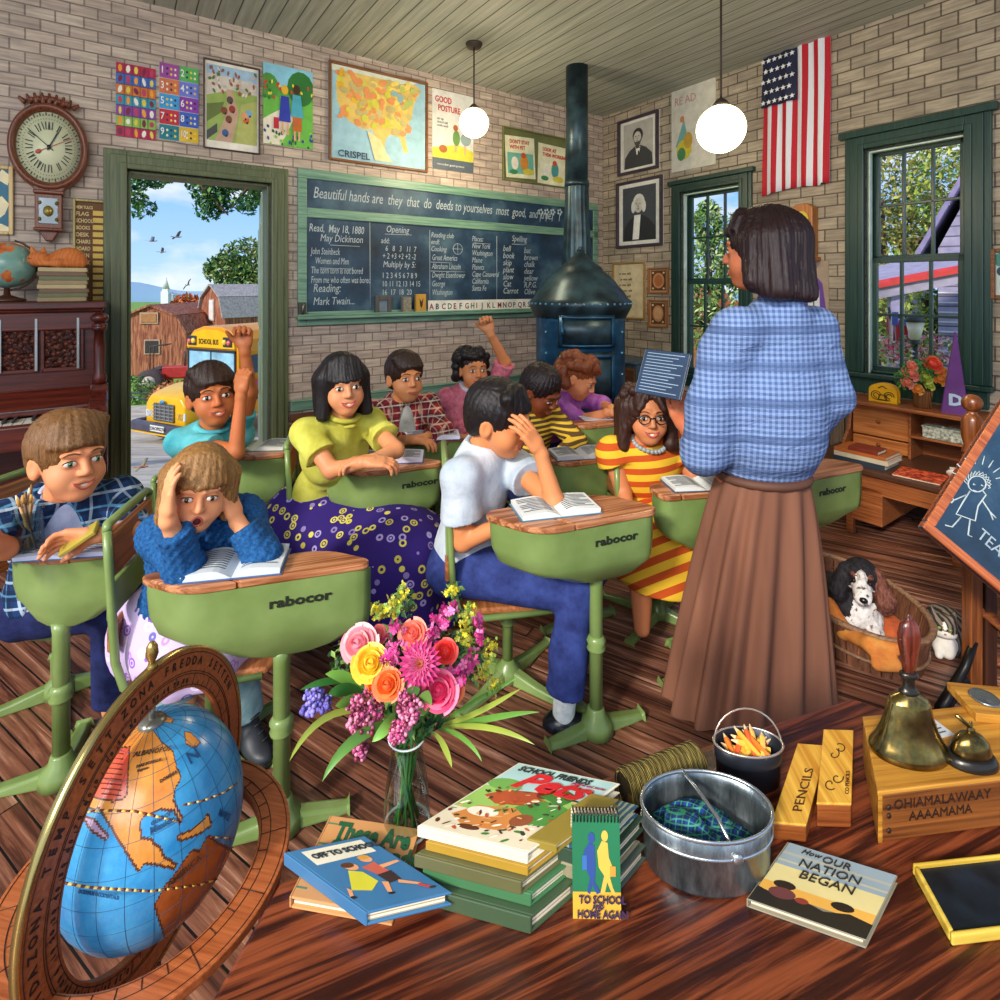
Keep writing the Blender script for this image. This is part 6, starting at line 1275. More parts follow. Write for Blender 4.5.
# 7 boy in white tee and jeans, hand over face
F = person('boy in white tee shirt and blue jeans covering his face with one hand', (499, 419, 1.88), 1.13, (-24, -14, 4), Z(466, 1.98, .43), -22,
    {'R': dict(e=P(463, 541, 1.80), w=P(505, 524, 1.74), h=((.85, .1, .25), (.1, -.1, -1)), curl=.9), 'L': dict(e=H(555, 503, .71), w=P(541, 455, 1.76), h=((-.55, .02, .85), (-.75, .55, -.25)), curl=.25, hsz=1.0)},
    {'R': dict(k=Z(578, 1.78, .42), a=P(563, 706, 1.74)), 'L': dict(k=Z(594, 2.0, .44), a=P(566, 668, 2.02))}, s=1.06, sw=.152, skin='#d99a6c', hairfn=h_short(dk_h, .0, -1, .058, .003), mouth='smile', eyec='#1e1410', browc='#120c0c', h=.0042)
whit = cloth('white_tee', '#94a6b8', '#dfe6ec', 6, .6); shirt(F, whit, 'tee_shirt', .013, {'L': .62, 'R': .62}, .0045, .06, low=.05, sl_t=.022, disp=folds(.0045, 32, 3)); collar(F, cloth('tee_rib', '#9aa6b4', '#b8c2cc'), .056, .009, .25)
bp = F.ch+F.f*.098*1.06-F.up*.05-F.l*.03; MB(inv(F.o)).lathe([(0, -.003), (.022, -.003), (.022, .003), (0, .005)], 20, frame(bp, F.l, z=F.f)).build('badge', mat('#b07a78', .4), F.o)
pants(F, jean, 'jeans', .013, {'L': 1.88, 'R': 1.86}, .005, disp=folds(.006, 26, 5)); 
kn, an = F.K['R'][1], F.K['R'][2]; X = SD(); X.cap(kn.lerp(an, .68), kn.lerp(an, .88), .058, .062, k=.01, flat='ab'); X.mesh('cuff', jean, F.o, .0045)
wsock = cloth('white_sock', '#c8d0cc', '#eef2ec', 60)
shoe(F, 'R', (1, -.15, .02), blackl, 1.12, wsock); shoe(F, 'L', (1, -.1, .0), blackl, 1.05, wsock)
# 8 boy in yellow stripes
F = person('boy in yellow and brown striped shirt looking down at his book', (541, 391, 2.66), 1.06, (-42, -30, 0), Z(528, 2.82, .42), -50,
    {'R': dict(e=P(521, 446, 2.62), w=P(546, 455, 2.5), h=((.7, .3, 0), (.3, .2, -1)), curl=.8), 'L': dict(e=P(577, 442, 2.66), w=P(560, 454, 2.52), h=((-.8, .1, 0), (0, 0, -1)), curl=.8)}, {'L': dict(k=Z(565, 2.6, .42), a=Z(565, 2.6, .07)), 'R': dict(k=Z(545, 2.5, .42), a=Z(545, 2.5, .07))}, s=1.04, sw=.145, skin='#7a4228', hairfn=h_afro(blk_h, .004), mouth='closed', eyec='#1a0e08', browc='#160a08', lipc='#8a3e38', h=.0055)
shirt(F, bands('yel', '#e0b83a', '#5a4428', 40, 2, .1, .42), 'striped_shirt', .012, 1.85, .0055, .058); pants(F, jdk)
# 9 girl in magenta writing
F = person('girl with curly auburn hair in magenta blouse writing at the desk by the stove', (578, 377, 3.06), 1.10, (-22, -30, 0), Z(558, 3.25, .42), -25,
    {'R': dict(e=P(580, 420, 3.0), w=P(607, 413, 2.88), h=((.9, .1, -.1), (0, 0, -1)), curl=.7), 'L': dict(e=P(602, 405, 3.12), w=P(612, 408, 2.98), h=((.7, -.4, 0), (0, 0, -1)), curl=.6)}, {'L': dict(k=Z(605, 3.1, .42), a=Z(605, 3.1, .07)), 'R': dict(k=Z(590, 3.0, .42), a=Z(590, 3.0, .07))}, s=1.05, sw=.14, skin='#e0a078', hairfn=h_locks(red_h, -.05, .022, 6, .09, 110), mouth='closed', eyec='#3a2a1e', browc='#6a2e18', h=.0055)
shirt(F, cloth('magenta', '#8e3f98', '#c07ac8', 20, .6), 'blouse', .013, {'L': 1.3, 'R': 1.1}, .0055, .058); sitskirt(F, jdk, 'skirt', .12, r0=.13)
# 10 girl with glasses
F = person('girl in glasses and sleeveless orange and yellow striped dress, long brown curls', (647, 414, 2.2), 1.04, (-92, 0, 0), Z(652, 2.36, .42), -80,
    {'R': dict(e=P(623, 492, 2.20), w=P(633, 522, 2.08), h=((.3, -.4, -.6), (.5, .5, 0)), curl=.5), 'L': dict(e=P(699, 490, 2.22), w=P(688, 515, 2.10), h=((-.3, -.4, -.6), (-.5, .5, 0)))}, {'R': dict(k=Z(640, 2.12, .40), a=Z(642, 2.08, .1)), 'L': dict(k=Z(690, 2.1, .40), a=Z(690, 2.1, .1))}, s=1.08, sw=.150, skin='#d0906a', hairfn=h_bob(hairmat('#1a0c08', '#47261a'), -.125, .03, .10, .01, .004, wav=1.6, curl=True, bangs=False, fr=30, parted=True), mouth='smile', eyec='#2e1a10', browc='#22120c', lipc='#a8404a')
ob = bands('orange', '#e8b832', '#c0501e', 19, 2, .0, .52, (0, .1, 0)); shirt(F, ob, 'striped_dress', .012, {'L': .30, 'R': .30}, .005, .064, sl_t=.022, low=.02)
b = MB(inv(F.o)); c = F.nb+F.f*.03
for i in range(26): a = PI*i/13; b.ell(c+F.f*(.064*math.cos(a)+.0)+F.l*.062*math.sin(a)-F.up*(.028*math.cos(a)+.004), .010, nu=8, nv=6)
b.build('necklace', mat('#9aa2a6', .3), F.o)
sitskirt(F, bands('orange2', '#e8b832', '#c0501e', 19, 2, .0, .52, (.6, .3, 0)), 'skirt', .13, r0=.13, drop=.12, h=.006)
b = MB(inv(F.o) @ F.HM)
for s_ in (-1, 1):
    b.tube([(s_*.031+.021*math.cos(t), .098-abs(math.cos(t))*.001, .001+.017*math.sin(t)) for t in [2*PI*i/18 for i in range(18)]], .0022, 6, close=True); b.tube([(s_*.052, .096, .006), (s_*.07, .06, .006), (s_*.08, .0, .004)], .002, 6)
b.tube([(-.010, .099, .005), (0, .101, .008), (.010, .099, .005)], .0022, 6); b.build('glasses', mat('#1c1414', .3), F.o)
# 11 teacher
F = person('woman with dark bobbed hair in blue checked blouse and long brown skirt, holding a book', (762, 250, 1.74), 1.16, (140, -3, 0), Z(763, 1.80, .80), 108,
    {'L': dict(e=P(704, 455, 1.70), w=P(688, 432, 1.83), h=((-.42, -.1, 1), (.5, .8, .1)), curl=.3, hsz=.95), 'R': dict(e=P(836, 398, 1.72), w=P(800, 430, 1.88), h=((-.6, .6, .2), (0, 0, -1)))}, {'L': dict(k=Z(735, 1.85, .45), a=Z(730, 1.85, .08)), 'R': dict(k=Z(790, 1.85, .45), a=Z(790, 1.85, .08))}, s=1.10, sw=.15, skin='#c88060', hairfn=None, mouth='closed', eyec='#1e1410', browc='#120c0c', h=.0055, neckoff=(0, 0, -.075))
th = hairmat('#0c0606', '#33191a')
S = SD(); S.ell((0, -.016, .032), (.086, .100, .092), k=.01)
for s_ in (-1, 1): S.cap((s_*.066, .0, .02), (s_*.082, .0, -.085), .032, .030, k=.03).cap((s_*.06, -.045, .02), (s_*.075, -.05, -.11), .042, .040, k=.03)
S.cap((0, -.06, .02), (0, -.075, -.12), .058, .055, k=.04); S.ell((0, .105, -.04), (.062, .062, .10), k=.01, sub=True); S.half((0, 0, -.135), (0, .1, -1), .3, .014)
for i in range(7): t = i/6*2-1; S.cap((t*.045, .045, .108-.02*t*t), (t*.062, .086-.03*t*t, .05-.01*t), .016, .008, k=.010)
hair_mesh(F, S, th, .0028, 52)
g = G('gingham_blue'); x = g.xyz(g.map(rot=(0, 0, .3))); f_ = 62
q1 = g.math('LESS_THAN', g.math('FRACT', g.math('MULTIPLY', x[0], f_)), .5); q2 = g.math('LESS_THAN', g.math('FRACT', g.math('MULTIPLY', x[2], f_)), .5)
c = g.mix(g.math('MULTIPLY', g.math('ADD', q1, q2), .5), '#869cc6', '#4c6594'); bd = g.math('LESS_THAN', g.math('FRACT', g.math('ADD', g.math('MULTIPLY', x[2], 9.3), .3)), .24); c = g.mix(g.math('MULTIPLY', bd, .6), c, '#41567f')
g.bump(g.noise(g.map((1, 1, 3)), 7, 4, .6, 1.2), .5, .03); gm = g.done(c, .85, spec=.2)
def ex(S):
    S.ell(P(765, 432, 1.74), (.185, .14, .13), k=.08).ell(P(768, 395, 1.72), (.175, .13, .14), k=.06).cap(P(718, 352, 1.70), P(709, 405, 1.68), .056, .062, k=.04).cap(P(709, 405, 1.68), P(706, 452, 1.68), .066, .056, k=.04).cap(P(812, 348, 1.72), P(826, 392, 1.72), .054, .062, k=.04).cap(P(824, 395, 1.74), P(808, 430, 1.84), .066, .055, k=.04)
shirt(F, gm, 'blouse', .022, {'L': 1.55, 'R': 1.5}, .005, .050, low=-.045, extra=ex, disp=folds(.0055, 20, 9))
collar(F, gm, .05, .012, .0)
b = MB(inv(F.o)); 
for i in range(6): b.ell(P(787, 318+i*26, 1.74)-F.f*(.135+.035*math.sin(i*.5)), .006, nu=8, nv=6)
# skirt with pleats
b2 = MB(inv(F.o)); tp, bt = P(762, 474, 1.76), P(748, 704, 1.80); NP = 130
def sk(u, v):
    a = 2*PI*u; c = tp.lerp(bt, v); rx = .135+(.262-.135)*v**.8; ry = .115+(.15-.115)*v**.8; pl_ = (.002+.020*v**.6)*math.sin(a*15+1.5*math.sin(a*3)+v*1.2)
    return (c.x+(rx+pl_)*math.cos(a), c.y+(ry+pl_)*math.sin(a), c.z+.006*math.sin(a*15)*v)
b2.grid(sk, NP, 24); g = G('brown_skirt'); g.bump(g.noise(g.map((14, 14, 1.5)), 1, 3), .3, .01); b2.build('skirt', g.done(g.ramp(g.noise(g.map((8, 8, 1)), 1, 3), [(.3, '#5f3d30'), (.7, '#8a5c46')]), .8, spec=.25), F.o)
b2 = MB(inv(F.o)); b2.tube([(tp.x+.137*math.cos(a), tp.y+.117*math.sin(a), tp.z) for a in [2*PI*i/32 for i in range(32)]], .014, 8, close=True); b2.build('waistband', mat('#5a3828', .7), F.o)
b2 = MB(inv(F.o)); 
for q in 'LR': b2.ell(F.K[q][2]+vv(0, -.03, -.05), (.04, .11, .035))
b2.build('shoe', blackl, F.o)
# ================================================================ BOOKS
pagem = G('pages'); q = pagem.math('FRACT', pagem.math('MULTIPLY', pagem.xyz()[2], 260)); pagem = pagem.done(pagem.mix(pagem.math('LESS_THAN', q, .35), '#e6dcc0', '#a8987a'), .8)
def book(label, mw, W_, D_, T_, cover, group=None, name='book', cat='book', spine=0, K=None):
    """closed book lying in local xy, spine along x=0 (spine=0) or y=0 (spine=1)"""
    o = thing(name, label, cat, mw=mw, group=group); t = min(.003, T_*.18); e_ = .004
    cm = cover if not isinstance(cover, str) else mat(cover, .4, 0, .12, 10)
    b = MB(K); b.box(0, W_, 0, D_, 0, t); b.box(0, W_, 0, D_, T_-t, T_)
    if spine == 0: b.box(-t, .0, 0, D_, 0, T_)
    else: b.box(0, W_, -t, 0, 0, T_)
    b.build('cover', cm, o, bevel=.0012); MB(K).box(.001 if spine == 0 else e_, W_-e_, e_ if spine == 0 else .001, D_-e_, t, T_-t).build('page_block', pagem, o); return o
def pg(A, B, D_, z):
    """parallelogram plan from three pixel corners on height z: rigid frame, shear matrix, width, depth"""
    a, b_, d = H(*A, z), H(*B, z), H(*D_, z); x, y = b_-a, d-a; W_, D2 = x.length, y.length
    m = M(((x.x/W_, y.x/D2, 0, a.x), (x.y/W_, y.y/D2, 0, a.y), (0, 0, 1, z), (0, 0, 0, 1))); R0 = T(a) @ RZ(math.atan2(x.y, x.x)); return R0, R0.inverted() @ m, W_, D2
print_m = mat('#3a4450', .7)
def openbook(label, c, z, yaw, w=.125, d=.17, t=.014, cover='#3f5f8a', pagec='#e4e8ea', group='open books on the desks', lines=True):
    mw = T(H(c[0], c[1], z)) @ RZ(yaw); mw = T(V((mw.translation.x, mw.translation.y, z))) @ RZ(yaw); o = thing('open_book', label, 'book', mw=mw, group=group)
    MB().box(-w-.004, w+.004, -d/2-.004, d/2+.004, 0, .003).build('cover', mat(cover, .5), o, bevel=.001)
    for s_ in (-1, 1):
        pr = [(0, .003)]+[(s_*w*u, .003+t*(math.sin(min(1, u*2.2)*PI/2)*(1-.35*u*u))) for u in [i/8 for i in range(9)]]+[(s_*w*.985, .003)]
        b = MB(RX(PI/2)); b.prism(pr if s_ > 0 else pr[::-1], -d/2, d/2); pg = b.build('page_block', mat(pagec, .7, 0, .05), o)
        if lines:
            b = MB()
            for i in range(9):
                y_ = d*(.38-.085*i); L_ = .75 if i % 4 != 3 else .45
                b.add([(s_*w*u, y_+dy, .0042+t*(math.sin(min(1, u*2.2)*PI/2)*(1-.35*u*u))) for u in (.16, .3, .5, .7, .16+L_) for dy in (0, -.004)], [(2*k, 2*k+1, 2*k+3, 2*k+2)[::s_ if s_ > 0 else -1] for k in range(4)])
            b.build('print', print_m, pg)
    return o
DT = .02
openbook('open book with blue edges on the near desk under the girl in blue', (238, 566), .68, .2, .115, .13, .022, cover='#3a5a8a', pagec='#cdd6dc')
openbook('open book in front of the girl in yellow', (392, 459), .68, .1, .13, .13, .02, '#4a4a7a', '#cfd0e4')
openbook('open book in front of the boy in red plaid', (432, 437), .68, .15, .13, .13, .018, '#4a4a7a', '#cfd0e4')
openbook('open book on the desk of the boy in jeans', (555, 509), .71, .25, .125, .13, .02, '#4a7890', '#e2e6e4')
openbook('open book in front of the boy in yellow stripes', (580, 455), .69, .2, .12, .13, .02, '#4a4a4a', '#b9bcc4')
openbook('open book on the green desk beside the door', (258, 447), .68, .1, .13, .14, .018, '#5a6a6a', '#d8dcd4')
openbook('open book on the desk beside the girl with glasses', (700, 485), .69, .1, .12, .12, .016, '#4a5a6a', '#dfe4e4')
openbook('open book at the left edge of the desk by the piano', (78, 549), .65, .15, .13, .12, .014, '#4a5a7a', '#b9c4dc')
b = MB(); mwp = T(H(598, 417, .70)) @ RZ(.2); o = thing('paper_sheet', 'sheet of paper under the hands of the girl in magenta', 'paper', mw=mwp); MB().box(-.1, .1, -.07, .07, .0, .002).build('sheet', mat('#c8ccdc', .7), o)
o = thing('pencil', 'pencil held by the girl in magenta over her paper', 'pencil', mw=T(P(613, 409, 2.86))); MB().tube([(-.02, 0, -.02), (.03, .02, .05)], .004, 6).build('body', mat('#d8c060', .5), o)
# yellow card case held by the boy in plaid
mwp = frame(P(81, 540, 1.47), (.8, .2, .55), z=(-.3, -.4, .8)); o = thing('card_case', 'yellow card case in the hand of the boy in blue plaid', 'case', mw=mwp); MB().box(-.05, .05, -.025, .025, 0, .012).build('case', mat('#a8963a', .4), o, bevel=.003)
# jar of brushes
jm = T(H(28, 553, .65)); jm = T(V((jm.translation.x, jm.translation.y, .65))); o = thing('brush_jar', 'clear glass jar full of brushes at the left edge', 'jar', mw=jm)
b = MB(); b.lathe([(.0, .002), (.036, .002), (.036, .12), (.038, .125), (.034, .125), (.033, .006), (0, .006)], 28); b.build('jar', glass('jar_glass', '#dfe8ea', al=1), o); rd = random.Random(3)
for i in range(13):
    a, r_ = rd.uniform(0, 6.28), rd.uniform(.005, .024); l_ = rd.uniform(.13, .19); a2 = a+rd.uniform(-.5, .5); p0 = V((-r_*math.cos(a)*.8, -r_*math.sin(a)*.8, .008)); p1 = V((r_*math.cos(a2)*1.2, r_*math.sin(a2)*1.2, l_))
    q = thing('brush', 'wooden brush standing in the glass jar', 'brush', mw=jm @ T(p0), group='brushes in the glass jar')
    d_ = p1-p0; MB().tube([(0, 0, 0), d_*.5, d_*.85], [.0025, .0038, .003], 7).build('handle', mat(('#c89a5a', '#8a5a30', '#d8b47a', '#6a4a34')[i % 4], .5), q); MB().tube([d_*.85, d_*.93, d_], [.0035, .0045, .0015], 7).build('bristles', mat(('#e8d8b0', '#d8a850', '#8a6a4a')[i % 3], .8), q)
# book held by the woman
bmw = frame(P(668, 372, 1.70), (.9, -.25, -.35), z=(-.2, .55, -.8)); bmw = frame(P(646, 349, 1.86), P(699, 355, 1.70)-P(646, 349, 1.86), y=P(672, 392, 1.72)-P(646, 349, 1.86))
o = book('thin dark blue book of printed lines held up by the woman', bmw, .17, .15, .012, '#2c3e58')
b = MB(bmw.inverted() @ bmw); 
for i in range(13): b.box(.012, .155-.02*(i % 3), .01+i*.0105, .0125+i*.0105, -.0006, .0126)
b.build('print', mat('#8ea4b8', .7), o)
# ================================================================ PIANO CORNER
u1p = UA(97, 300, -.3)[0]; zt = UA(90, 301, -.3)[1]; pn = thing('upright_piano', 'carved mahogany upright piano left of the open door', 'piano', mw=FA @ T(u1p, 0, 0))
zk = UA(108, 414, -.5)[1]; L0 = -1.7
b = MB(); b.box(L0, 0, -.30, -.02, zk-.1, zt-.04); b.box(L0, -.02, -.28, -.02, .05, zk-.08); b.box(L0, .03, -.34, -.02, 0, .07); b.build('case', mah, pn, bevel=.006)
b = MB(); b.box(L0-.03, .04, -.36, -.01, zt-.04, zt); b.box(L0-.02, .03, -.345, -.01, zt-.055, zt-.04); b.box(L0, .02, -.33, -.02, zt-.15, zt-.055); b.build('top_lid', mah, pn, bevel=.008)
u_ = lambda x: UA(x, 350, -.3)[0]-u1p
carv = G('carved_mahogany'); v_ = carv.n('TexVoronoi', {'Vector': carv.map((1, 1, 1)), 'Scale': 46}); carv.bump(carv.math('ADD', v_, carv.noise(carv.co, 60, 3)), 1.0, .02); carv = carv.done(carv.ramp(v_, [(.1, '#8a4a34'), (.5, '#3a140c')]), .4)
for (xa, xb) in ((-40, 34), (45, 80)):
    z1_, z0_ = UA(45, 322, -.3)[1], UA(45, 368, -.3)[1]
    p_ = MB().box(u_(xa), u_(xb), -.312, -.30, z0_, z1_).build('carved_panel', carv, pn, bevel=.004)
    b = MB(); 
    for a_, b__, c_, d_ in ((u_(xa)-.015, u_(xb)+.015, z1_, z1_+.02), (u_(xa)-.015, u_(xb)+.015, z0_-.02, z0_), (u_(xa)-.018, u_(xa), z0_-.02, z1_+.02), (u_(xb), u_(xb)+.018, z0_-.02, z1_+.02)): b.box(a_, b__, -.322, -.30, c_, d_)
    b.build('panel_moulding', mah, p_, bevel=.004)
for x_ in (37, 78.5, 1): MB().box(u_(x_)-.006, u_(x_)+.006, -.335, -.31, UA(45, 368, -.3)[1]-.01, UA(45, 320, -.3)[1]+.01).build('metal_strip', mat('#a8a4a0', .25, .8), pn, bevel=.002)
zl = zk+.02
b = MB(); b.prism([(-.30, zk+.13), (-.33, zk+.13), (-.44, zk+.05), (-.44, zk+.02), (-.30, zk+.02)], L0, -.02, M(((0, 0, 1, 0), (1, 0, 0, 0), (0, 1, 0, 0), (0, 0, 0, 1)))); b.build('fallboard', mah, pn, bevel=.006)
b = MB(); b.box(L0, .03, -.64, -.28, zk-.09, zk-.02); b.box(L0, .045, -.66, -.60, zk-.10, zk+.015); b.build('key_bed', mah, pn, bevel=.008)
kb = MB().box(L0+.05, -.06, -.60, -.44, zk-.02, zk+.012).build('white_keys', mat('#d8d6cc', .25), pn, bevel=.002)
b = MB(); 
n_ = 44; kw = (-.06-L0-.05)/n_
for i in range(n_): b.box(L0+.05+i*kw-.0012, L0+.05+i*kw+.0012, -.601, -.44, zk+.0, zk+.0128)
b.build('key_gaps', mat('#4a4440', .6), kb)
b = MB()
for i in range(n_-1):
    if i % 7 in (0, 1, 3, 4, 5): b.box(L0+.05+(i+1)*kw-.007, L0+.05+(i+1)*kw+.007, -.54, -.44, zk+.012, zk+.026)
b.build('black_keys', mat('#1a1614', .25), pn, bevel=.002)
b = MB(); side = [(-.30, zk+.14), (-.34, zk+.14), (-.36, zk+.10), (-.44, zk+.07), (-.52, zk+.075), (-.60, zk+.06), (-.66, zk+.02), (-.67, zk-.04), (-.64, zk-.10), (-.58, zk-.13), (-.56, zk-.20), (-.50, zk-.25), (-.47, zk-.32), (-.30, zk-.32)]
b.prism(side, -.03, .05, M(((0, 0, 1, 0), (1, 0, 0, 0), (0, 1, 0, 0), (0, 0, 0, 1)))); b.build('arm', mahv, pn, bevel=.008)
b = MB(T(.012, -.325, 0)); b.lathe([(.03, zt-.16), (.035, zt-.14), (.028, zt-.13), (.022, zt-.12), (.026, zt-.25), (.024, zk+.2), (.034, zk+.17), (.03, zk+.14)], 14); b.ell((0, 0, zt-.09), (.042, .042, .03)).ell((0, 0, zt-.13), (.036, .036, .02)); b.build('column', mahv, pn)
b = MB(T(.0, -.58, 0)); b.lathe([(.04, 0), (.045, .03), (.03, .06), (.036, .2), (.03, zk-.2), (.045, zk-.14), (.03, zk-.1)], 14); b.build('leg', mahv, pn)
# globe on the piano
ptop = lambda px: V((UA(px, 300, -.2)[0], -.2, zt))
gp_ = thing('globe', 'old green globe with orange continents standing on the piano', 'globe', mw=FA @ T(ptop(7)))
gm_ = G('old_globe'); f_ = gm_.noise(gm_.map((1, 1, 1), loc=(.31, .2, .05)), 6.5, 5, .5); gmm = gm_.done(gm_.mix(gm_.math('GREATER_THAN', f_, .53), gm_.ramp(f_, [(.3, '#3f6f70'), (.5, '#7fa89a')]), gm_.ramp(gm_.noise(gm_.co, 24, 4), [(.3, '#a84a20'), (.7, '#e0854a')])), .25)
rg = 23/FPX*(FA @ ptop(10)).y; MB().ell((0, 0, rg+.07), rg, nu=40, nv=24).build('sphere', gmm, gp_)
b = MB(); b.lathe([(.075, 0), (.08, .01), (.05, .02), (.015, .035), (.012, .07)], 24); b.tube([((rg+.012)*math.sin(t)*.95, 0.0, rg+.07-(rg+.012)*math.cos(t)) for t in [.1+i*.28 for i in range(11)]], .006, 6); b.build('stand', mat('#4a2a1c', .4), gp_)
zt_b = zt
for i in range(8):
    w_ = UA(87, 300, -.2)[0]-UA(39.5, 300, -.2)[0]; th_ = (UA(60, 268, -.2)[1]-zt)/8
    book(('bottom' if i == 0 else 'topmost' if i == 7 else ('second', 'third', 'fourth', 'fifth', 'sixth', 'seventh')[i-1]+' from the bottom')+' old hymn book of the stack on the piano, '+('tan', 'olive', 'brown', 'cream')[i % 4]+' covers', FA @ T(UA(39.5, 300, -.2)[0]+.004*(i % 3), -.31, zt+th_*i), w_, .22, th_*.96, ('#8f7a4e', '#5f6238', '#6a4a2a', '#b09c6c')[i % 4], spine=1, group='old books piled on the piano')
zc_ = zt+th_*8; S = SD()
S.ell((.015, 0, .030), (.085, .062, .036), k=.01).ell((-.062, -.040, .034), (.040, .036, .032), k=.004).ell((.035, -.005, .048), (.055, .05, .042), k=.02).cap((.075, -.03, .02), (.0, -.072, .018), .020, .016, k=.01).cap((0, -.072, .018), (-.055, -.068, .016), .016, .010, k=.01).ell((-.075, -.052, .03), (.024, .02, .018), k=.015)
for s_ in (-1, 1): S.cap((-.058+s_*.016-.008, -.03+s_*.012, .068), (-.06+s_*.02-.008, -.03+s_*.015, .088), .011, .003, k=.006)
og = G('ginger_fur'); x = og.xyz(og.map(rot=(.3, .2, .6))); f_ = og.noise(og.map((160, 160, 60)), 1, 3); og.bump(f_, .5, .003); og = og.done(og.mix(og.math('MULTIPLY', og.ramp(og.n('TexWave', {'Vector': og.co, 'Scale': 22, 'Distortion': 12, 'Detail': 4}), [(.4, (0, 0, 0)), (.6, (1, 1, 1))]), .3), '#d4793a', '#a04a1c'), .8)
ct_ = thing('cat', 'ginger cat curled asleep on the books on the piano', 'cat', mw=FA @ T(UA(59, 260, -.2)[0], -.2, zc_) @ M.Scale(1.25, 4)); cb_ = S.mesh('body', og, None, .004); cb_.parent = ct_
b = MB(); 
for s_ in (-1, 1): b.tube([(-.092+s_*.004, -.06+s_*.012+.0, .037), (-.083+s_*.004, -.066+s_*.014, .035)], .0015, 5)
b.build('closed_eyes', mat('#4a2410', .6), ct_)
# ================================================================ WRITING DESK CORNER
wd = wood('desk_brown', '#6a3218', '#b06a3a', 0, 3, 26, .35); wdd = wood('desk_dark', '#3a2218', '#5f3c28', 0, 3, 26, .4)
fo_ = -.28; ua, ub = UB(842, 402, fo_)[0], UB(987, 402, fo_)[0]; zT = UB(880, 404, fo_)[1]; zW = UB(880, 455, fo_)[1]; wdsk = thing('writing_desk', 'reddish brown writing desk with a low hutch under the larger window', 'desk', mw=FB @ T(ua, -.035, 0)); Wd = ub-ua; fr_ = -.62
b = MB(); b.box(-.02, Wd+.02, -.27, 0, zT-.022, zT); b.build('hutch_top', wd, wdsk, bevel=.005)
b = MB(); b.prism([(0, zW), (-.25, zW), (-.25, zW+.04), (-.18, zW+.11), (-.14, zT-.02), (0, zT-.02)], 0, .02, M(((0, 0, 1, 0), (1, 0, 0, 0), (0, 1, 0, 0), (0, 0, 0, 1)))); b.box(Wd-.02, Wd, -.25, 0, zW, zT-.02); b.box(Wd*.48, Wd*.5, -.2, 0, zW, zT-.02); b.box(0, Wd, -.015, 0, zW, zT-.02); b.build('hutch_side', wd, wdsk, bevel=.003)
MB().box(Wd*.5, Wd-.02, -.22, -.015, (zW+zT)/2-.02, (zW+zT)/2-.008).build('shelf', wd, wdsk, bevel=.002)
for z0_, z1_ in ((zW+.09, zT-.03), (zW+.005, zW+.08)):
    d_ = MB().box(.03, Wd*.475, -.165, -.015, z0_, z1_).build('drawer', wood('drawer_orange', '#a05424', '#d48a4c', 0, 3, 22, .35), wdsk, bevel=.004); MB(T(Wd*.25, -.165, (z0_+z1_)/2) @ RX(PI/2)).lathe([(.005, 0), (.012, .012), (.006, .02), (0, .022)], 12).build('knob', mat('#8a4a24', .3), d_)
b = MB(); b.box(-.06, Wd*1.02, fr_, 0, zW-.03, zW); b.build('worktop', wdd, wdsk, bevel=.005)
b = MB(); b.box(-.04, Wd, fr_+.02, fr_+.04, zW-.13, zW-.03); b.box(-.04, -.02, fr_+.03, 0, zW-.13, zW-.03); b.box(Wd*.28, Wd*.5, fr_+.02, -.05, zW-.30, zW-.1); b.build('apron', wd, wdsk, bevel=.004)
for x_, y_ in ((-.03, fr_+.035), (Wd*.27, fr_+.035), (Wd-.03, fr_+.035), (-.03, -.03), (Wd-.03, -.03)): MB().box(x_-.018, x_+.018, y_-.018, y_+.018, 0, zW-.03).build('leg', wd, wdsk, bevel=.004)
FD = FB @ T(ua, -.035, 0)
def ond(px, z, off): return UB(px, HY+1, off-.035)[0]-ua
def bookd(label, x0, x1, y, z, t, d_, c, gr=None): u0_, u1_ = ond(x0, z, y), ond(x1, z, y); return book(label, FD @ T(u0_, y, z), u1_-u0_, d_, t, c, spine=1, group=gr)
zz_ = zW
for lb, x0, x1, t_, c_ in (('bottom book of the stack on the writing desk, dark cover', 833, 885, .030, '#2e3a44'), ('second book from the bottom on the writing desk, cream edges', 834, 888, .026, '#c8bca0'), ('third book on the writing desk stack, orange brown cover', 834, 886, .020, '#b0602c'), ('small red brown book topmost of the writing desk stack', 848, 878, .022, '#7a3020')):
    bookd(lb, x0, x1, -.56, zz_, t_, .20 if x0 < 840 else .12, c_, 'books on the writing desk'); zz_ += t_
o = thing('folder', 'red patterned folder lying on the front of the writing desk', 'folder', mw=FD @ T(ond(893, 0, -.58), -.60, zW) @ RZ(.10)); rf = G('red_pattern'); rf = rf.done(rf.ramp(rf.noise(rf.co, 45, 4), [(.4, '#8a2416'), (.6, '#e0643a')]), .5); MB().box(0, .21, 0, .20, 0, .008).build('cover', rf, o, bevel=.002); MB().box(.004, .205, -.001, .19, .002, .006).build('pages', pagem, o)
u_g = ond(922, 0, -.2); o = thing('glass_box', 'clear pressed glass box on the upper shelf of the hutch', 'box', mw=FD @ T(u_g, -.2, (zW+zT)/2-.008)); gb = G('pressed_glass'); gb.bump(gb.noise(gb.co, 90, 3), .8, .004); gb = gb.done(gb.ramp(gb.noise(gb.co, 60, 4), [(.35, '#6a6e60'), (.65, '#d4d8c4')]), .15); MB().box(0, .2, 0, .1, 0, .06).build('box_body', gb, o, bevel=.004); MB().box(-.003, .203, -.003, .103, .06, .07).ell((.1, 0, .075), .008).build('box_lid', gb, o, bevel=.003)
o = thing('paper_ball', 'crumpled white paper ball at the right of the writing desk', 'paper', mw=FD @ T(ond(957, 0, -.4), -.4, zW+.03)); S = SD(); S.ell((0, 0, 0), (.04, .035, .03)); pb = S.mesh('paper', mat('#c8bcae', .8), None, .005, disp=folds(.007, 90, 2)); pb.parent = o
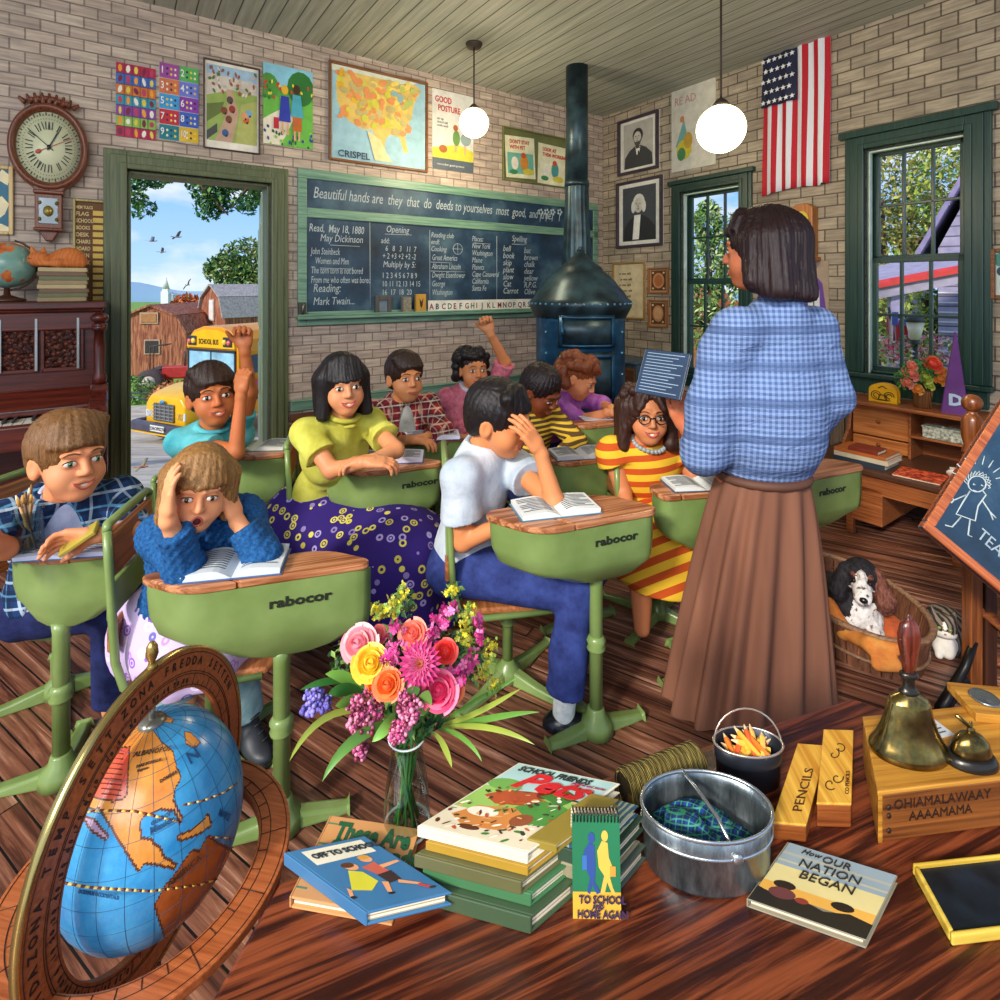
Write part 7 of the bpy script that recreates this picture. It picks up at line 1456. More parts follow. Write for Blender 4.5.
# letter rack
o = thing('letter_rack', 'yellow letter rack cut with dark scrolls on the hutch top', 'rack', mw=FD @ T(ond(869, 0, -.2), -.2, zT)); b = MB(RX(PI/2)); Lw = .15; pr = [(0, 0), (Lw, 0), (Lw, .075)]+[(Lw/2+Lw/2*math.cos(t), .075+.045*math.sin(t)) for t in [PI*i/10 for i in range(1, 10)]]+[(0, .075)]; b.prism(pr, -.004, .004); b.prism(pr, -.05, -.042); b.build('panel', mat('#dca41c', .35), o); b = MB()
for k_ in range(2):
    y_ = -.0055
    for s_ in (-1, 1):
        for rr_ in (.014, .026): b.tube([(Lw/2+s_*(.035)+rr_*math.cos(t), y_, .045+rr_*math.sin(t)) for t in [i*.5 for i in range(11)]], .0025, 5)
    b.tube([(Lw*.3, y_, .02), (Lw*.7, y_, .02)], .004, 5).tube([(Lw*.35, y_, .09), (Lw*.5, y_, .105), (Lw*.65, y_, .09)], .003, 5)
    b.tube([(Lw*.35, y_, .02), (Lw*.4, y_, .05), (Lw*.6, y_, .05), (Lw*.65, y_, .02)], .003, 5)
b.build('scrollwork', mat('#4a3a14', .5), o); MB().box(0, Lw, -.004, .05, 0, .006).build('base', mat('#b88a1c', .4), o)
# pennant cone
o = thing('pennant', 'purple felt pennant with a white letter D standing on the hutch', 'pennant', mw=FD @ T(ond(955, 0, -.2), -.2, zT)); hp_ = EYE-(332-HY)/FPX*(FD @ V((ond(955, 0, -.2), -.2, 0))).y-zT; b = MB(); b.add([(-.058, 0, 0), (.062, 0, 0), (.004, 0, hp_), (-.066, .012, .005), (-.004, .012, hp_)], [(0, 1, 2), (0, 2, 4, 3)]); b.build('felt', mat('#6a3a84', .8), o, solid=.006); text('D', .085, FD @ T(ond(955, 0, -.2)-.028, -.206, zT+.05) @ UP, mat('#b8d4e8', .6), o, bold=.004)
# flower basket
def rose(b, c, r, n=14, seed=0, up=V((0, -.5, .85)), mi=(0, 1)):
    rd = random.Random(seed); up = V(up).normalized(); x = up.orthogonal().normalized(); y = up.cross(x); R = M((( x.x, y.x, up.x, 0), (x.y, y.y, up.y, 0), (x.z, y.z, up.z, 0), (0, 0, 0, 1)))
    b.mt(mi[0]).ell((0, 0, -r*.2), (r*.5, r*.5, r*.5), m=T(c) @ R, nu=10, nv=6)
    for i in range(n):
        a = i*2.4+rd.random()*.4; t = (i/n)**.8; rad = r*(.10+.78*t); hw = max(.55, 1.25-.5*t)
        def fn(u, v):
            th = (u-.5)*2*hw; q = rad*(.55+.5*v+.28*t*v*v); return (q*math.cos(th), q*math.sin(th), r*(-.35+(.95-.75*t)*v*(1-.25*(2*u-1)**2)-.12*t*v*v+.04*math.sin(u*8+i)))
        b.mt(mi[i % 2]).grid(fn, 6, 3, m=T(c) @ R @ RZ(a))
fb = thing('flower_basket', 'woven basket of coral, orange and lime blooms on the hutch', 'flowers', mw=FD @ T(ond(922, 0, -.16), -.15, zT)); bw = G('wicker'); bw.bump(bw.n('TexWave', {'Vector': bw.co, 'Scale': 60}), .8, .004); bw = bw.done(bw.ramp(bw.n('TexWave', {'Vector': bw.co, 'Scale': 50, 'Distortion': 2}), [(.3, '#6a3c1a'), (.7, '#b07a44')]), .6)
MB().lathe([(.04, 0), (.048, .09), (.052, .1), (.046, .1), (.036, .01)], 24).build('basket', bw, fb); b = MB(inv(fb)); Yf = (wm(fb).translation).y
fl_m = [mat('#e0705a', .6), mat('#f0907a', .6), mat('#d8442c', .6), mat('#ea6238', .6), mat('#e88a2c', .6), mat('#f4ac50', .6), mat('#a8b43a', .6), mat('#c8cc5a', .6)]
for i, (x_, y_, r_, m_) in enumerate(((912, 372, 8, 0), (908, 382, 6, 0), (934, 363, 9, 2), (918, 388, 6, 4), (941, 378, 7, 4), (926, 376, 7, 6), (913, 365, 5, 0), (943, 370, 5, 4), (930, 385, 5, 6))): rose(b, P(x_, y_, Yf-.03), r_/FPX*Yf*1.1, 12, i, (0, -.8, .5), (m_, m_+1))
b.build('blooms', fl_m, fb); b = MB(inv(fb)); leaves(b, P(920, 372, Yf), (.11, .05, .07), 240, .022, 5, .4, 2); leaves(b, P(904, 378, Yf), (.05, .04, .06), 90, .02, 6, .4, 2); b.build('leaves', [mat('#3f7a3a', .6), mat('#6a9a4a', .6)], fb)
# ================================================================ EASEL BOARD
O_ = P(920, 527, 1.62); ux = (P(1000, 594, 1.55)-O_); p1_ = P(1000, 401, 1)-V((0, 0, EYE)); vy = P(1000, 401, (O_-V((0, 0, EYE))).dot(ux)/p1_.dot(ux))-O_; em = frame(O_, ux, y=vy); EW, EH = .46, .62
n_e = em.to_3x3() @ V((0, 0, 1))
eb = thing('easel_board', 'slate board in an orange wooden frame with a chalk figure, on the easel', 'board', mw=em); fz = 1 if n_e.y < 0 else -1
MB().box(0, EW, 0, EH, -.008, .008).build('slate', slm, eb)
b = MB(); f2 = .026; b.box(0, EW, 0, f2, -.014, .014).box(0, EW, EH-f2, EH, -.014, .014).box(0, f2, f2, EH-f2, -.014, .014).box(EW-f2, EW, f2, EH-f2, -.014, .014); b.build('frame', wood('easel_orange', '#8a3c1c', '#cc7440', 0, 4, 30, .4), eb, bevel=.004)
emI = em.inverted()
def onE(px, py, off=.0095):
    o_ = emI @ V((0, 0, EYE)); d_ = emI.to_3x3() @ V(((px-CX)/FPX, 1, -(py-HY)/FPX)); t = (off*fz-o_.z)/d_.z; q = o_+d_*t; return (q.x, q.y, off*fz)
b = MB(); ln = lambda pts, r_=.0022, cl=False: b.tube([onE(*p) for p in pts], r_, 5, close=cl)
ln([(977+9*math.cos(t), 484+8*math.sin(t)) for t in [i*2*PI/14 for i in range(14)]], .0022, True)
for i in range(12): a = PI+i*PI/11; ln([(977+10*math.cos(a), 484+9*math.sin(a)), (977+14*math.cos(a+.3), 484+13*math.sin(a+.3)), (977+12*math.cos(a+.4), 484+9*math.sin(a+.5))], .0016)
for i in range(9): a = PI+i*PI/8.5; ln([(977+19*math.cos(a), 482+18*math.sin(a)), (977+27*math.cos(a), 482+27*math.sin(a))], .0016)
ln([(973, 484), (975, 485)]); ln([(981, 485), (983, 486)]); ln([(973, 490), (978, 492), (982, 490)], .0016)
ln([(970, 491), (963, 502), (956, 514), (975, 521), (978, 506), (986, 495), (983, 491)]); ln([(966, 495), (954, 500), (952, 498)]); ln([(954, 500), (951, 503)]); ln([(982, 500), (990, 512), (993, 520)]); ln([(990, 512), (996, 518)]); ln([(961, 517), (952, 527), (945, 525)]); ln([(970, 520), (968, 535), (972, 537)])
b.build('chalk_drawing', chalk, eb)
tx = onE(976, 536, .0095); tm = em @ T(tx) @ (RX(0) if fz > 0 else RX(PI)); 
text('TEACHER', .052, em @ T(tx[0], tx[1], .0092*fz) @ (RZ(-.08) if fz > 0 else RX(PI)), mat('#9fb0b8', .8), eb, sx=.8)
dkl = wood('easel_dark', '#1e110c', '#4a2a1c', 2, 3, 26, .35); es = thing('easel', 'dark turned wooden easel post with an iron bracket foot at the right edge', 'easel', mw=T(V(((972-CX)/FPX*1.86, 1.86, 0)))); zof = lambda y, Y=1.86: EYE-(y-HY)/FPX*Y
b = MB(); b.box(-.02, .02, -.02, .02, .02, zof(455)); b.lathe([(.02, zof(455)), (.03, zof(452)), (.022, zof(446)), (.03, zof(436)), (.03, zof(420)), (.024, zof(416)), (.014, zof(413)), (.014, zof(411))], 18); b.ell((0, 0, zof(403)), .03, nu=18, nv=12); b.build('post', wood('easel_post', '#4a2412', '#93542a', 2, 3, 26, .3), es, bevel=.003)
b = MB(); b.box(.03, .07, -.02, .02, .02, zof(560)); b.box(-.03, .08, -.03, .03, .0, .05); b.build('lower_leg', dkl, es, bevel=.004)
b = MB(); b.tube([(0, -.01, .2), (-.04, -.02, .12), (-.10, -.04, .06), (-.17, -.08, .02)], [.012, .014, .016, .02], 8).tube([(-.01, -.01, .05), (-.10, -.04, .03), (-.17, -.08, .015)], [.018, .014, .02], 8).ell((-.045, -.02, .07), (.02, .012, .02)); b.build('bracket_foot', mat('#1c1816', .35, .5), es)
b = MB(); b.tube([(.03, .0, .3), (.30, -.30, .05)], .022, 4).tube([(.04, .02, .12), (.4, -.1, .12)], .018, 4); b.build('brace', wood('easel_brace', '#5a2a18', '#a05c34', 0, 4, 26), es)
MB().box(-.02, .42, .03, .055, zof(560)-.0, zof(548)).box(-.02, .42, .0, .03, zof(470), zof(462)).build('crossbar', dkl, es, bevel=.003)
# ================================================================ DOG IN BASKET, CAT
bc = V((1.42, 2.25, 0)); bk = thing('dog_basket', 'oval wooden slatted dog basket on the floor beside the woman', 'basket', mw=T(bc) @ RZ(.1)); ring = []
stv = wood('basket_stave', '#4a2a1c', '#8a5a40', 2, 3, 30, .6)
def bl(a, r_, z): return ((.20+r_)*math.cos(a), (.315+r_)*math.sin(a), z)
b = MB()
for i in range(44):
    a0, a1 = 2*PI*i/44+.008, 2*PI*(i+1)/44-.008; ht = .15
    b.add([bl(a0, 0, 0), bl(a1, 0, 0), bl(a1, .03, ht), bl(a0, .03, ht), bl(a0, -.012, 0), bl(a1, -.012, 0), bl(a1, .016, ht), bl(a0, .016, ht)], [(0, 1, 2, 3), (7, 6, 5, 4), (3, 2, 6, 7), (1, 5, 6, 2), (0, 3, 7, 4), (0, 4, 5, 1)])
b.build('staves', stv, bk)
b = MB(); b.tube([bl(2*PI*i/60, .025, .153) for i in range(60)], .012, 8, close=True).tube([bl(2*PI*i/60, .012, .05) for i in range(60)], .007, 6, close=True); b.build('rim', wood('basket_rim', '#5a3a28', '#a07a5c', 0, 4, 26, .5), bk)
MB().lathe([(0, .0), (1, 0), (1, .01), (0, .01)], 40, M.Diagonal((.19, .305, 1, 1))).build('basket_floor', stv, bk)
cu = thing('dog_cushion', 'orange patterned blanket filling the dog basket', 'blanket', mw=T(bc)); g = G('orange_quilt'); v_ = g.n('TexVoronoi', {'Vector': g.co, 'Scale': 30}, out=0); g.bump(g.noise(g.co, 14, 4), .6, .02); cum = g.done(g.mix(g.math('LESS_THAN', v_, .28), g.ramp(g.noise(g.co, 12, 4), [(.35, '#8a3420'), (.65, '#c8622a')]), '#e8a860'), .85)
S = SD(); S.ell((0, 0, .035), (.165, .27, .03)).ell((.10, .05, .075), (.06, .12, .06), k=.03).ell((.10, -.10, .06), (.06, .08, .045), k=.03).ell((-.05, -.18, .055), (.08, .07, .035), k=.03).ell((-.03, .2, .07), (.15, .06, .05), k=.03); cm_ = S.mesh('blanket', cum, None, .008, disp=folds(.006, 40, 4)); cm_.parent = cu
S = SD(); S.cap((-.13, -.20, .11), (-.14, -.12, .16), .028, .03).cap((-.12, -.335, .145), (-.03, -.355, .145), .024, .018, k=.02).cap((-.13, -.20, .11), (-.12, -.335, .145), .028, .024, k=.02).cap((-.12, -.37, .10), (-.06, -.375, .10), .02, .02, k=.03); cl2 = S.mesh('blanket_fold', cloth('orange_cloth', '#b8602a', '#e09a4a', 14), None, .006); cl2.parent = cu
dg_ = thing('dog', 'black and white spaniel with brown eyebrows lying in the basket', 'dog', mw=T(bc)); D0 = bc
w2 = lambda px, py, Y: P(px, py, Y)-D0
S = SD(); B_, Wh, Br = 0, 1, 2; hY = 2.22
S.ell(w2(830, 596, 2.30), (.13, .13, .085), k=.01, c=B_).ell(w2(843, 600, 2.20), (.09, .10, .075), k=.05, c=B_).ell(w2(860, 612, 2.13), (.058, .055, .06), k=.04, c=Wh).ell(w2(818, 606, 2.28), (.07, .10, .06), k=.04, c=B_)
DH = T(w2(861, 578, 2.10)) @ RZ(-.50) @ RX(.12); X = SD(); z0 = vv(0, 0, 0)
X.ell((0, .02, .012), (.058, .06, .050), k=.03, c=B_).ell((-.002, -.036, .008), (.016, .022, .045), k=.006, c=Wh).ell((0, -.050, -.026), (.032, .042, .030), k=.022, c=Wh).ell((0, -.080, -.034), (.027, .024, .024), k=.015, c=Wh).cap((0, .03, -.03), (0, .06, -.10), .050, .058, k=.03, c=B_)
for s_ in (-1, 1): X.cap((s_*.052, .01, .022), (s_*.078, -.005, -.065), .022, .036, k=.012, c=B_ if s_ < 0 else Br).ell((s_*.080, .0, -.085), (.030, .03, .045), k=.02, c=B_ if s_ < 0 else Br).ell((s_*.027, -.030, .026), (.011, .01, .007), k=.006, c=Br)
S.xf(DH, X)
for lx, ly in ((848, 846), (875, 872)): S.cap(w2(lx, 614, 2.14), w2(ly+4, 628, 2.09), .028, .024, k=.02, c=Wh).ell(w2(ly+4, 632, 2.065), (.027, .034, .020), k=.012, c=Wh)
def fur(c1, c2, s_=120): 
    g = G('fur'); f = g.noise(g.map((s_, s_, s_*.35)), 1, 4, .7); g.bump(f, .8, .004); return g.done(g.ramp(f, [(.35, c1), (.65, c2)]), .7, spec=.3)
furk = G('spaniel_white'); f = furk.noise(furk.co, 60, 4); furk = furk.done(furk.ramp(f, [(.34, '#4a4444'), (.42, '#cfc8c4'), (.7, '#f0ece8')]), .75)
db = S.mesh('body', [fur('#0c0b0e', '#2c282e'), furk, fur('#3a1a14', '#8a5444')], None, .0045, disp=lambda X: -.0016*np.sin(X[:, 2]*150+np.sin(X[:, 0]*90)*2)*np.sin(X[:, 0]*130)); db.parent = dg_
b = MB(); [b.ell(DH @ vv(s_*.026, -.041, .008), (.0085, .006, .0085), nu=12, nv=8) for s_ in (-1, 1)]; b.build('eyes', mat('#1a0f0c', .1), dg_); MB(DH).ell((0, -.101, -.026), (.014, .010, .011), nu=14, nv=10).build('nose', mat('#151214', .3), dg_)
# cat on the floor
cc = H(946, 657); ct2 = thing('cat', 'grey tabby and white cat crouching on the floor by the easel', 'cat', mw=T(cc)); S = SD(); c0 = vv(0, .04, 0)
q = lambda px, py, dy=0.0: P(px, py, cc.y+dy)-cc
S.ell(q(952, 628, .14), (.058, .12, .075), k=.01, c=0).ell(q(948, 638, .05), (.05, .06, .062), k=.03, c=0).ell(q(944, 645, .0), (.036, .038, .045), k=.03, c=1)
h2 = q(943, 625, -.01); CH = T(h2) @ RZ(-.55); X = SD(); Sb = S; S = X; h3 = h2; h2 = vv(0, 0, 0); S.ell(h2, (.045, .042, .038), k=.015, c=0).ell(h2+vv(0, -.030, -.016), (.022, .018, .016), k=.012, c=1).ell(h2+vv(0, -.034, .006), (.008, .01, .02), k=.004, c=1)
for s_ in (-1, 1): S.cap(h2+vv(s_*.028, .0, .028), h2+vv(s_*.036, .002, .058), .014, .004, k=.008, c=0); Sb.cap(q(944+s_*6, 646, 0), q(944+s_*5, 655, -.025), .015, .013, k=.015, c=1); S.ell(h2+vv(s_*.018, -.022, -.018), (.02, .016, .014), k=.01, c=1)
S = Sb.xf(CH, X); tab = G('tabby'); w_ = tab.n('TexWave', {'Vector': tab.co, 'Scale': 18, 'Distortion': 5, 'Detail': 3}); tab = tab.done(tab.ramp(w_, [(.35, '#1e1a18'), (.6, '#7a6a5c')]), .8)
o = S.mesh('body', [tab, mat('#dcd6cc', .8, 0, .1, 40)], None, .004); o.parent = ct2
b = MB(CH); [b.ell(h2+vv(s_*.016, -.040, .006), (.006, .004, .005), nu=10, nv=6) for s_ in (-1, 1)]; b.build('eyes', mat('#8a9a3a', .2), ct2); MB(CH).ell(h2+vv(0, -.052, -.008), (.004, .003, .003), nu=8, nv=6).build('nose', mat('#b07068', .5), ct2)
# ================================================================ FOREGROUND: WOMAN'S DESK
TZ = .75; hp = lambda px, py, z=TZ: H(px, py, z)
c0 = hp(852, 697); c1 = hp(425, 833); e1 = c1+(c1-c0).normalized()*.16; c2 = hp(893, 711); e2 = c2+(c2-c0).normalized()*.55
out = [e1, c0, c2, e2, V((e2.x+.05, .05, TZ)), V((-.30, .05, TZ)), V((e1.x-.05, e1.y-.22, TZ))]
td = wood('teacher_desk', '#3a150c', '#8a4526', 0, 3, 30, .3, '#1f0b07'); tdk = thing('teacher_desk', 'dark red wooden desk filling the foreground, crowded with books, bucket and box', 'desk', mw=T(c0) @ RZ(.36))
MB(inv(tdk)).prism([(p.x, p.y) for p in out], TZ-.03, TZ).build('desktop', td, tdk, bevel=.006)
ins = [V((0.42, .30, 0)).lerp(V((p.x, p.y, 0)), .93) for p in out]; MB(inv(tdk)).prism([(p.x, p.y) for p in ins], TZ-.14, TZ-.03).build('apron', td, tdk, bevel=.004)
for p in (ins[0], ins[1], ins[3], ins[5]): MB(inv(tdk)).box(p.x-.03, p.x+.03, p.y-.06, p.y, 0, TZ-.14).build('leg', td, tdk, bevel=.004)
# ---- stacks of books (plans taken from their corners in the photo)
def lay(label, A, B, D_, zt, z, t, c, group=None, g=1.0, dx=0, dy=0, spine=1):
    R0, K, w_, d_ = pg(A, B, D_, zt); K = M.Translation((dx, dy, z-zt)) @ K; return book(label, R0, w_*g, d_*g, t, c, group=group, spine=spine, K=K), R0 @ K, w_*g, d_*g
gA = 'green and cream books stacked under the animal picture book'; zs = TZ; PQ = ((419, 821), (529, 848), (513, 733)); ztop = TZ+.072
PQ = ((419, 821), (529, 848), (532-110+88, 760+0)); PQ = ((419, 821), (529, 848), (519, 759))
for lb, t_, c_, g_, dx, dy in (('bottom book of the left stack, dark green cover and cream pages', .018, '#3c5238', 1.0, .006, -.012), ('second book from the bottom of the left stack, green line on its edge', .014, '#3f7048', .97, .008, -.004), ('third book from the bottom of the left stack, dull olive cover', .014, '#5c5c38', .96, .0, -.008), ('fourth book of the left stack, yellow brown cover', .010, '#a8842c', .92, .010, -.002)):
    lay(lb, *PQ, ztop, zs, t_-.0004, c_, gA, g_, dx, dy); zs += t_
o, mp, bw_, bd_ = lay('large animal picture book with a red title topmost of the left stack', *PQ, ztop, zs, .012, '#d8d0b8'); zp = .0122
MF = M(((1, 0, 0, 0), (0, 0, 1, 0), (0, -1, 0, 0), (0, 0, 0, 1)))       # a picture laid face up
sh = [('#a8ccc8', rc(.02, .62, .98, .98)), ('#8fb85a', rc(.02, .30, .98, .62)), ('#d8ccb0', rc(.02, .02, .98, .3)), ('#4a8a3c', el(.72, .42, .24, .16)), ('#6aa04a', el(.16, .68, .16, .08)), ('#a84a28', [(.12, .5), (.25, .62), (.5, .66), (.62, .56), (.5, .46), (.3, .42)]), ('#6a321c', el(.58, .66, .08, .07)), ('#3f7a34', [(.55, .62), (.7, .76), (.86, .7), (.8, .55)]), ('#c8803f', [(.1, .2), (.2, .36), (.5, .42), (.74, .3), (.62, .14), (.3, .10)]), ('#e8dcc8', el(.3, .3, .14, .06)), ('#8a4a2c', el(.66, .3, .09, .08)), ('#5a2c1a', el(.36, .1, .1, .03))]
rd = random.Random(21)
for i in range(110): sh.append((('#5a2c1c', '#f2ead6', '#3f7a34', '#b8502a', '#2e3a2a', '#d8a86a')[i % 6], el(.05+.9*rd.random(), .04+.62*rd.random(), .01+.035*rd.random(), .004+.014*rd.random(), 6, rd.gauss(0, .7))))
paint('cover_picture', o, bw_, bd_, 0, sh, m=inv(o) @ mp @ T(0, 0, zp) @ MF, step=.000012, rough=.35); zp += .0018
text('SCHOOL FRIENDS', .013, mp @ T(bw_*.10, bd_*.87, zp), mat('#1f2a2a', .5), o, ext=.0003, bold=.0004, sx=.8); text('Pets', .042, mp @ T(bw_*.22, bd_*.66, zp), mat('#c01a24', .4), o, shear=.3, ext=.0004, bold=.0014, sx=1.1); text('pictures and stories', .006, mp @ T(bw_*.66, bd_*.84, zp), mat('#a83a5a', .5), o, ext=.0003, sx=.8)
# right stack with teal pattern
g = G('teal_pattern'); f_ = g.n('TexWave', {'Vector': g.map((60, 60, 60), rot=(0, 0, .6)), 'Scale': 1, 'Distortion': 3}); tealp = g.done(g.mix(g.math('GREATER_THAN', f_, .62), '#2e5a72', '#a8b08a'), .5)
zs2 = TZ; QR = ((548, 829), (604, 846), (590, 789)); zt2 = TZ+.062
for lb, t_, c_, g_, dx in (('bottom book of the right stack beside the metal bucket, grey green', .018, '#4a584e', 1.0, .004), ('second book of the right stack, cream cover', .016, '#8a8468', .97, .0), ('third book of the right stack, dark green cover', .016, '#2c4434', .98, .004), ('teal patterned book topmost of the right stack beside the bucket', .012, tealp, .95, 0)):
    lay(lb, *QR, zt2, zs2, t_-.0004, c_, 'books stacked beside the metal bucket', g_, dx); zs2 += t_
lay('thin yellow and green book poking out under the animal book', (528, 838), (560, 846), (596, 790), zs2+.008, zs2+.0005, .008, '#8f7c30', g=.92)
# spiral notebook
nb_ = thing('spiral_notebook', 'small green spiral notebook with two walking figures standing upright', 'notebook', mw=T(hp(573, 918)) @ RZ(-.02) @ RX(-.10)); NY = (wm(nb_).translation).y; NW, NH = 48/FPX*NY, 94/FPX*NY
MB().box(0, NW, 0, .002, 0, NH).build('front_cover', mat('#23704a', .5), nb_); b = MB(); b.box(.001, NW-.001, .002, .008, 0, NH-.004); b.add([(0, .01, NH), (NW, .01, NH), (NW, .035, .0), (0, .035, .0)], [(0, 1, 2, 3)]); b.build('pages', pagem, nb_)
paint('cover_picture', nb_, NW, NH, -.0004, [('#23704a', rc(0, .2, 1, 1)), ('#d8a83a', rc(0, 0, 1, .26)), ('#e0b04a', [(.58, .26), (.66, .42), (.55, .5), (.52, .66), (.62, .76), (.74, .74), (.76, .6), (.84, .5), (.78, .4), (.84, .3), (.9, .24), (.82, .24), (.72, .36), (.66, .24)]), ('#e0b04a', el(.68, .81, .07, .055)), ('#2f4a8a', [(.3, .26), (.36, .4), (.26, .5), (.24, .66), (.34, .74), (.46, .72), (.48, .5), (.46, .36), (.58, .26), (.5, .24), (.4, .34), (.36, .24)]), ('#2f4a8a', el(.4, .79, .07, .055)), ('#3a6aa8', rc(.2, .48, .3, .62)), ('#c8903a', rc(.78, .42, .9, .52))], step=.00015)
nm_ = wm(nb_)
for s_, z_, x_ in (('TO SCHOOL', .17, .12), ('AND', .115, .4), ('HOME AGAIN', .03, .08)): text(s_, .0105 if x_ < .3 else .0065, nm_ @ T(NW*x_, -.003, NH*z_) @ UP, mat('#3a2a4a', .5), nb_, ext=.0002, bold=.0003, sx=.8)
b = MB()
for i in range(14): x_ = NW*(i+.5)/14; b.tube([(x_, .004+.006*math.cos(t), NH-.002+.006*math.sin(t)) for t in [j*.7 for j in range(9)]], .0007, 4)
b.build('spiral', mat('#3a3a38', .3, .8), nb_)
# ---- two flat books at the left
ob_, mo, xl, yl = lay('orange book lettered in green under the blue running children book', (291, 897), (392, 915), (332, 815), TZ+.012, TZ, .012, '#c8905a', spine=0); text('These Are\nOur Friends', .027, mo @ T(.014, yl-.026, .0126), mat('#1f5a3a', .5), ob_, ext=.0003, bold=.0012, sx=.78, line=.72)
b = MB(inv(ob_) @ mo); [b.box(.0, .012, yl*(.1+.26*i), yl*(.1+.26*i)+.0015, .012, .0125) for i in range(4)]; b.build('spine_line', mat('#5a7a5a', .5), ob_)
zB = TZ+.0125; bb_, mb_, wd_, yl = lay('blue book with two running children on its cover, lowest left in the pile', (368, 912), (452, 892), (286, 852), zB+.014, zB, .014, '#3a6e98', spine=0)
shb = [('#d8d2bc', [(.12, .72), (.88, .74), (.9, .95), (.14, .95)]), ('#c8c23a', [(.12, .3), (.34, .56), (.46, .5), (.48, .34), (.3, .24)]), ('#d8986a', el(.42, .60, .075, .055)), ('#5a3420', el(.40, .63, .075, .04)), ('#d8986a', [(.12, .3), (.05, .2), (.02, .22), (.1, .34)]), ('#b85a4a', [(.5, .56), (.7, .6), (.72, .44), (.56, .42)]), ('#3a2a2a', [(.55, .42), (.74, .44), (.72, .3), (.56, .28)]), ('#d8986a', el(.66, .66, .07, .05)), ('#c8903a', el(.66, .69, .07, .035)), ('#d8986a', [(.7, .54), (.95, .56), (.95, .53), (.7, .49)]), ('#d8986a', [(.56, .3), (.46, .16), (.42, .18), (.5, .32)]), ('#d8986a', [(.68, .3), (.84, .2), (.82, .17), (.64, .26)]), ('#b83a34', [(.82, .2), (.9, .12), (.86, .1), (.78, .17)]), ('#2a2224', el(.89, .11, .04, .015)), ('#2a2224', el(.44, .15, .04, .015)), ('#2a2224', el(.04, .2, .03, .02))]
paint('cover_picture', bb_, wd_, yl, 0, shb, m=inv(bb_) @ mb_ @ T(0, 0, .0142) @ MF, step=.00004, rough=.35); text('OFF TO SCHOOL', .0125, mb_ @ T(wd_*.17, yl*.80, .0152), mat('#26323a', .5), bb_, ext=.0003, bold=.0003, sx=.7)
# ---- metal bucket with tartan cloth
BC = V(((706-500)/FPX*.620, .620, TZ)); R1 = .0735
g = G('tin'); f_ = g.noise(g.map((1, 1, .3)), 40, 6, .7); g.bump(f_, .3, .002); tin = g.done(g.ramp(f_, [(.3, '#3c4448'), (.55, '#8d989c'), (.75, '#c8d0d4')]), .28, .85)
bu = thing('metal_bucket', 'round tin bucket holding a tartan cloth in the foreground', 'bucket', mw=T(BC) @ M.Diagonal((1, .60, 1, 1))); hgt = .062
b = MB(); b.lathe([(0, .001), (R1*.93, .001), (R1*.95, .004), (R1*.96, hgt*.68), (R1*.985, hgt*.70), (R1*.985, hgt*.74), (R1*.97, hgt*.76), (R1*.985, hgt*.98), (R1*.96, hgt*.98), (R1*.95, hgt*.76), (R1*.94, .006), (0, .006)], 56); b.build('pail', tin, bu)
b = MB(); b.tube([(R1*.985*math.cos(t), R1*.985*math.sin(t), hgt) for t in [2*PI*i/56 for i in range(56)]], .0024, 8, close=True).tube([(R1*.985*math.cos(t), R1*.985*math.sin(t), hgt*.70) for t in [2*PI*i/56 for i in range(56)]], .0018, 6, close=True); b.build('rim', mat('#c4ccd0', .2, .9), bu)
b = MB(); b.tube([(-.012, R1*.98, hgt), (-.004, R1*.4, hgt+.002), (.008, -R1*.3, hgt-.002), (.016, -R1*1.0, hgt-.014)], .0022, 8).ell((.017, -R1*1.0, hgt-.016), (.006, .005, .006)).ell((-.012, R1*1.0, hgt-.003), .005); b.build('handle', mat('#b8bcbc', .25, .9), bu)
tc_ = thing('tartan_cloth', 'green and blue tartan cloth bundled inside the tin bucket', 'cloth', mw=T(BC) @ M.Diagonal((.88, .54, .85, 1))); S = SD(); S.ell((-.028, .0, .030), (.036, .045, .030)).ell((.02, -.01, .022), (.045, .045, .022), k=.01).ell((-.01, .035, .028), (.05, .026, .024), k=.01).cap((-.045, -.03, .03), (.0, -.05, .03), .014, .016, k=.008); cm_ = S.mesh('cloth', plaid('tartan', '#1c3a7a', '#0e1a2c', '#2f8a5a', '#4a9a7a', 60), None, .0028, disp=folds(.0035, 110, 8)); cm_.parent = tc_
# ---- little pail of pencils
PC = V(((748-500)/FPX*.72, .72, TZ)); pr1 = .0445; phh = .050; pb_ = thing('pencil_pail', 'small black pail full of orange and yellow pencil stubs', 'bucket', mw=T(PC) @ M.Diagonal((1, .55, 1, 1))); blkt = mat('#2b2f38', .3, .6)
MB().lathe([(0, .001), (pr1*.9, .001), (pr1*.94, phh*.6), (pr1*.98, phh*.62), (pr1*.96, phh*.66), (pr1, phh), (pr1*.95, phh), (pr1*.88, .004), (0, .004)], 40).build('pail', blkt, pb_)
MB().tube([(pr1*math.cos(t), pr1*math.sin(t), phh) for t in [2*PI*i/40 for i in range(40)]], .0018, 6, close=True).build('rim', mat('#c8bcb0', .25, .8), pb_)
b = MB(); b.tube([(-pr1*math.cos(t), .015*math.sin(t), phh-.004+.042*math.sin(t)) for t in [PI*i/14 for i in range(15)]], .0013, 6); b.build('handle', mat('#c8bcb0', .25, .8), pb_)
rd = random.Random(9)
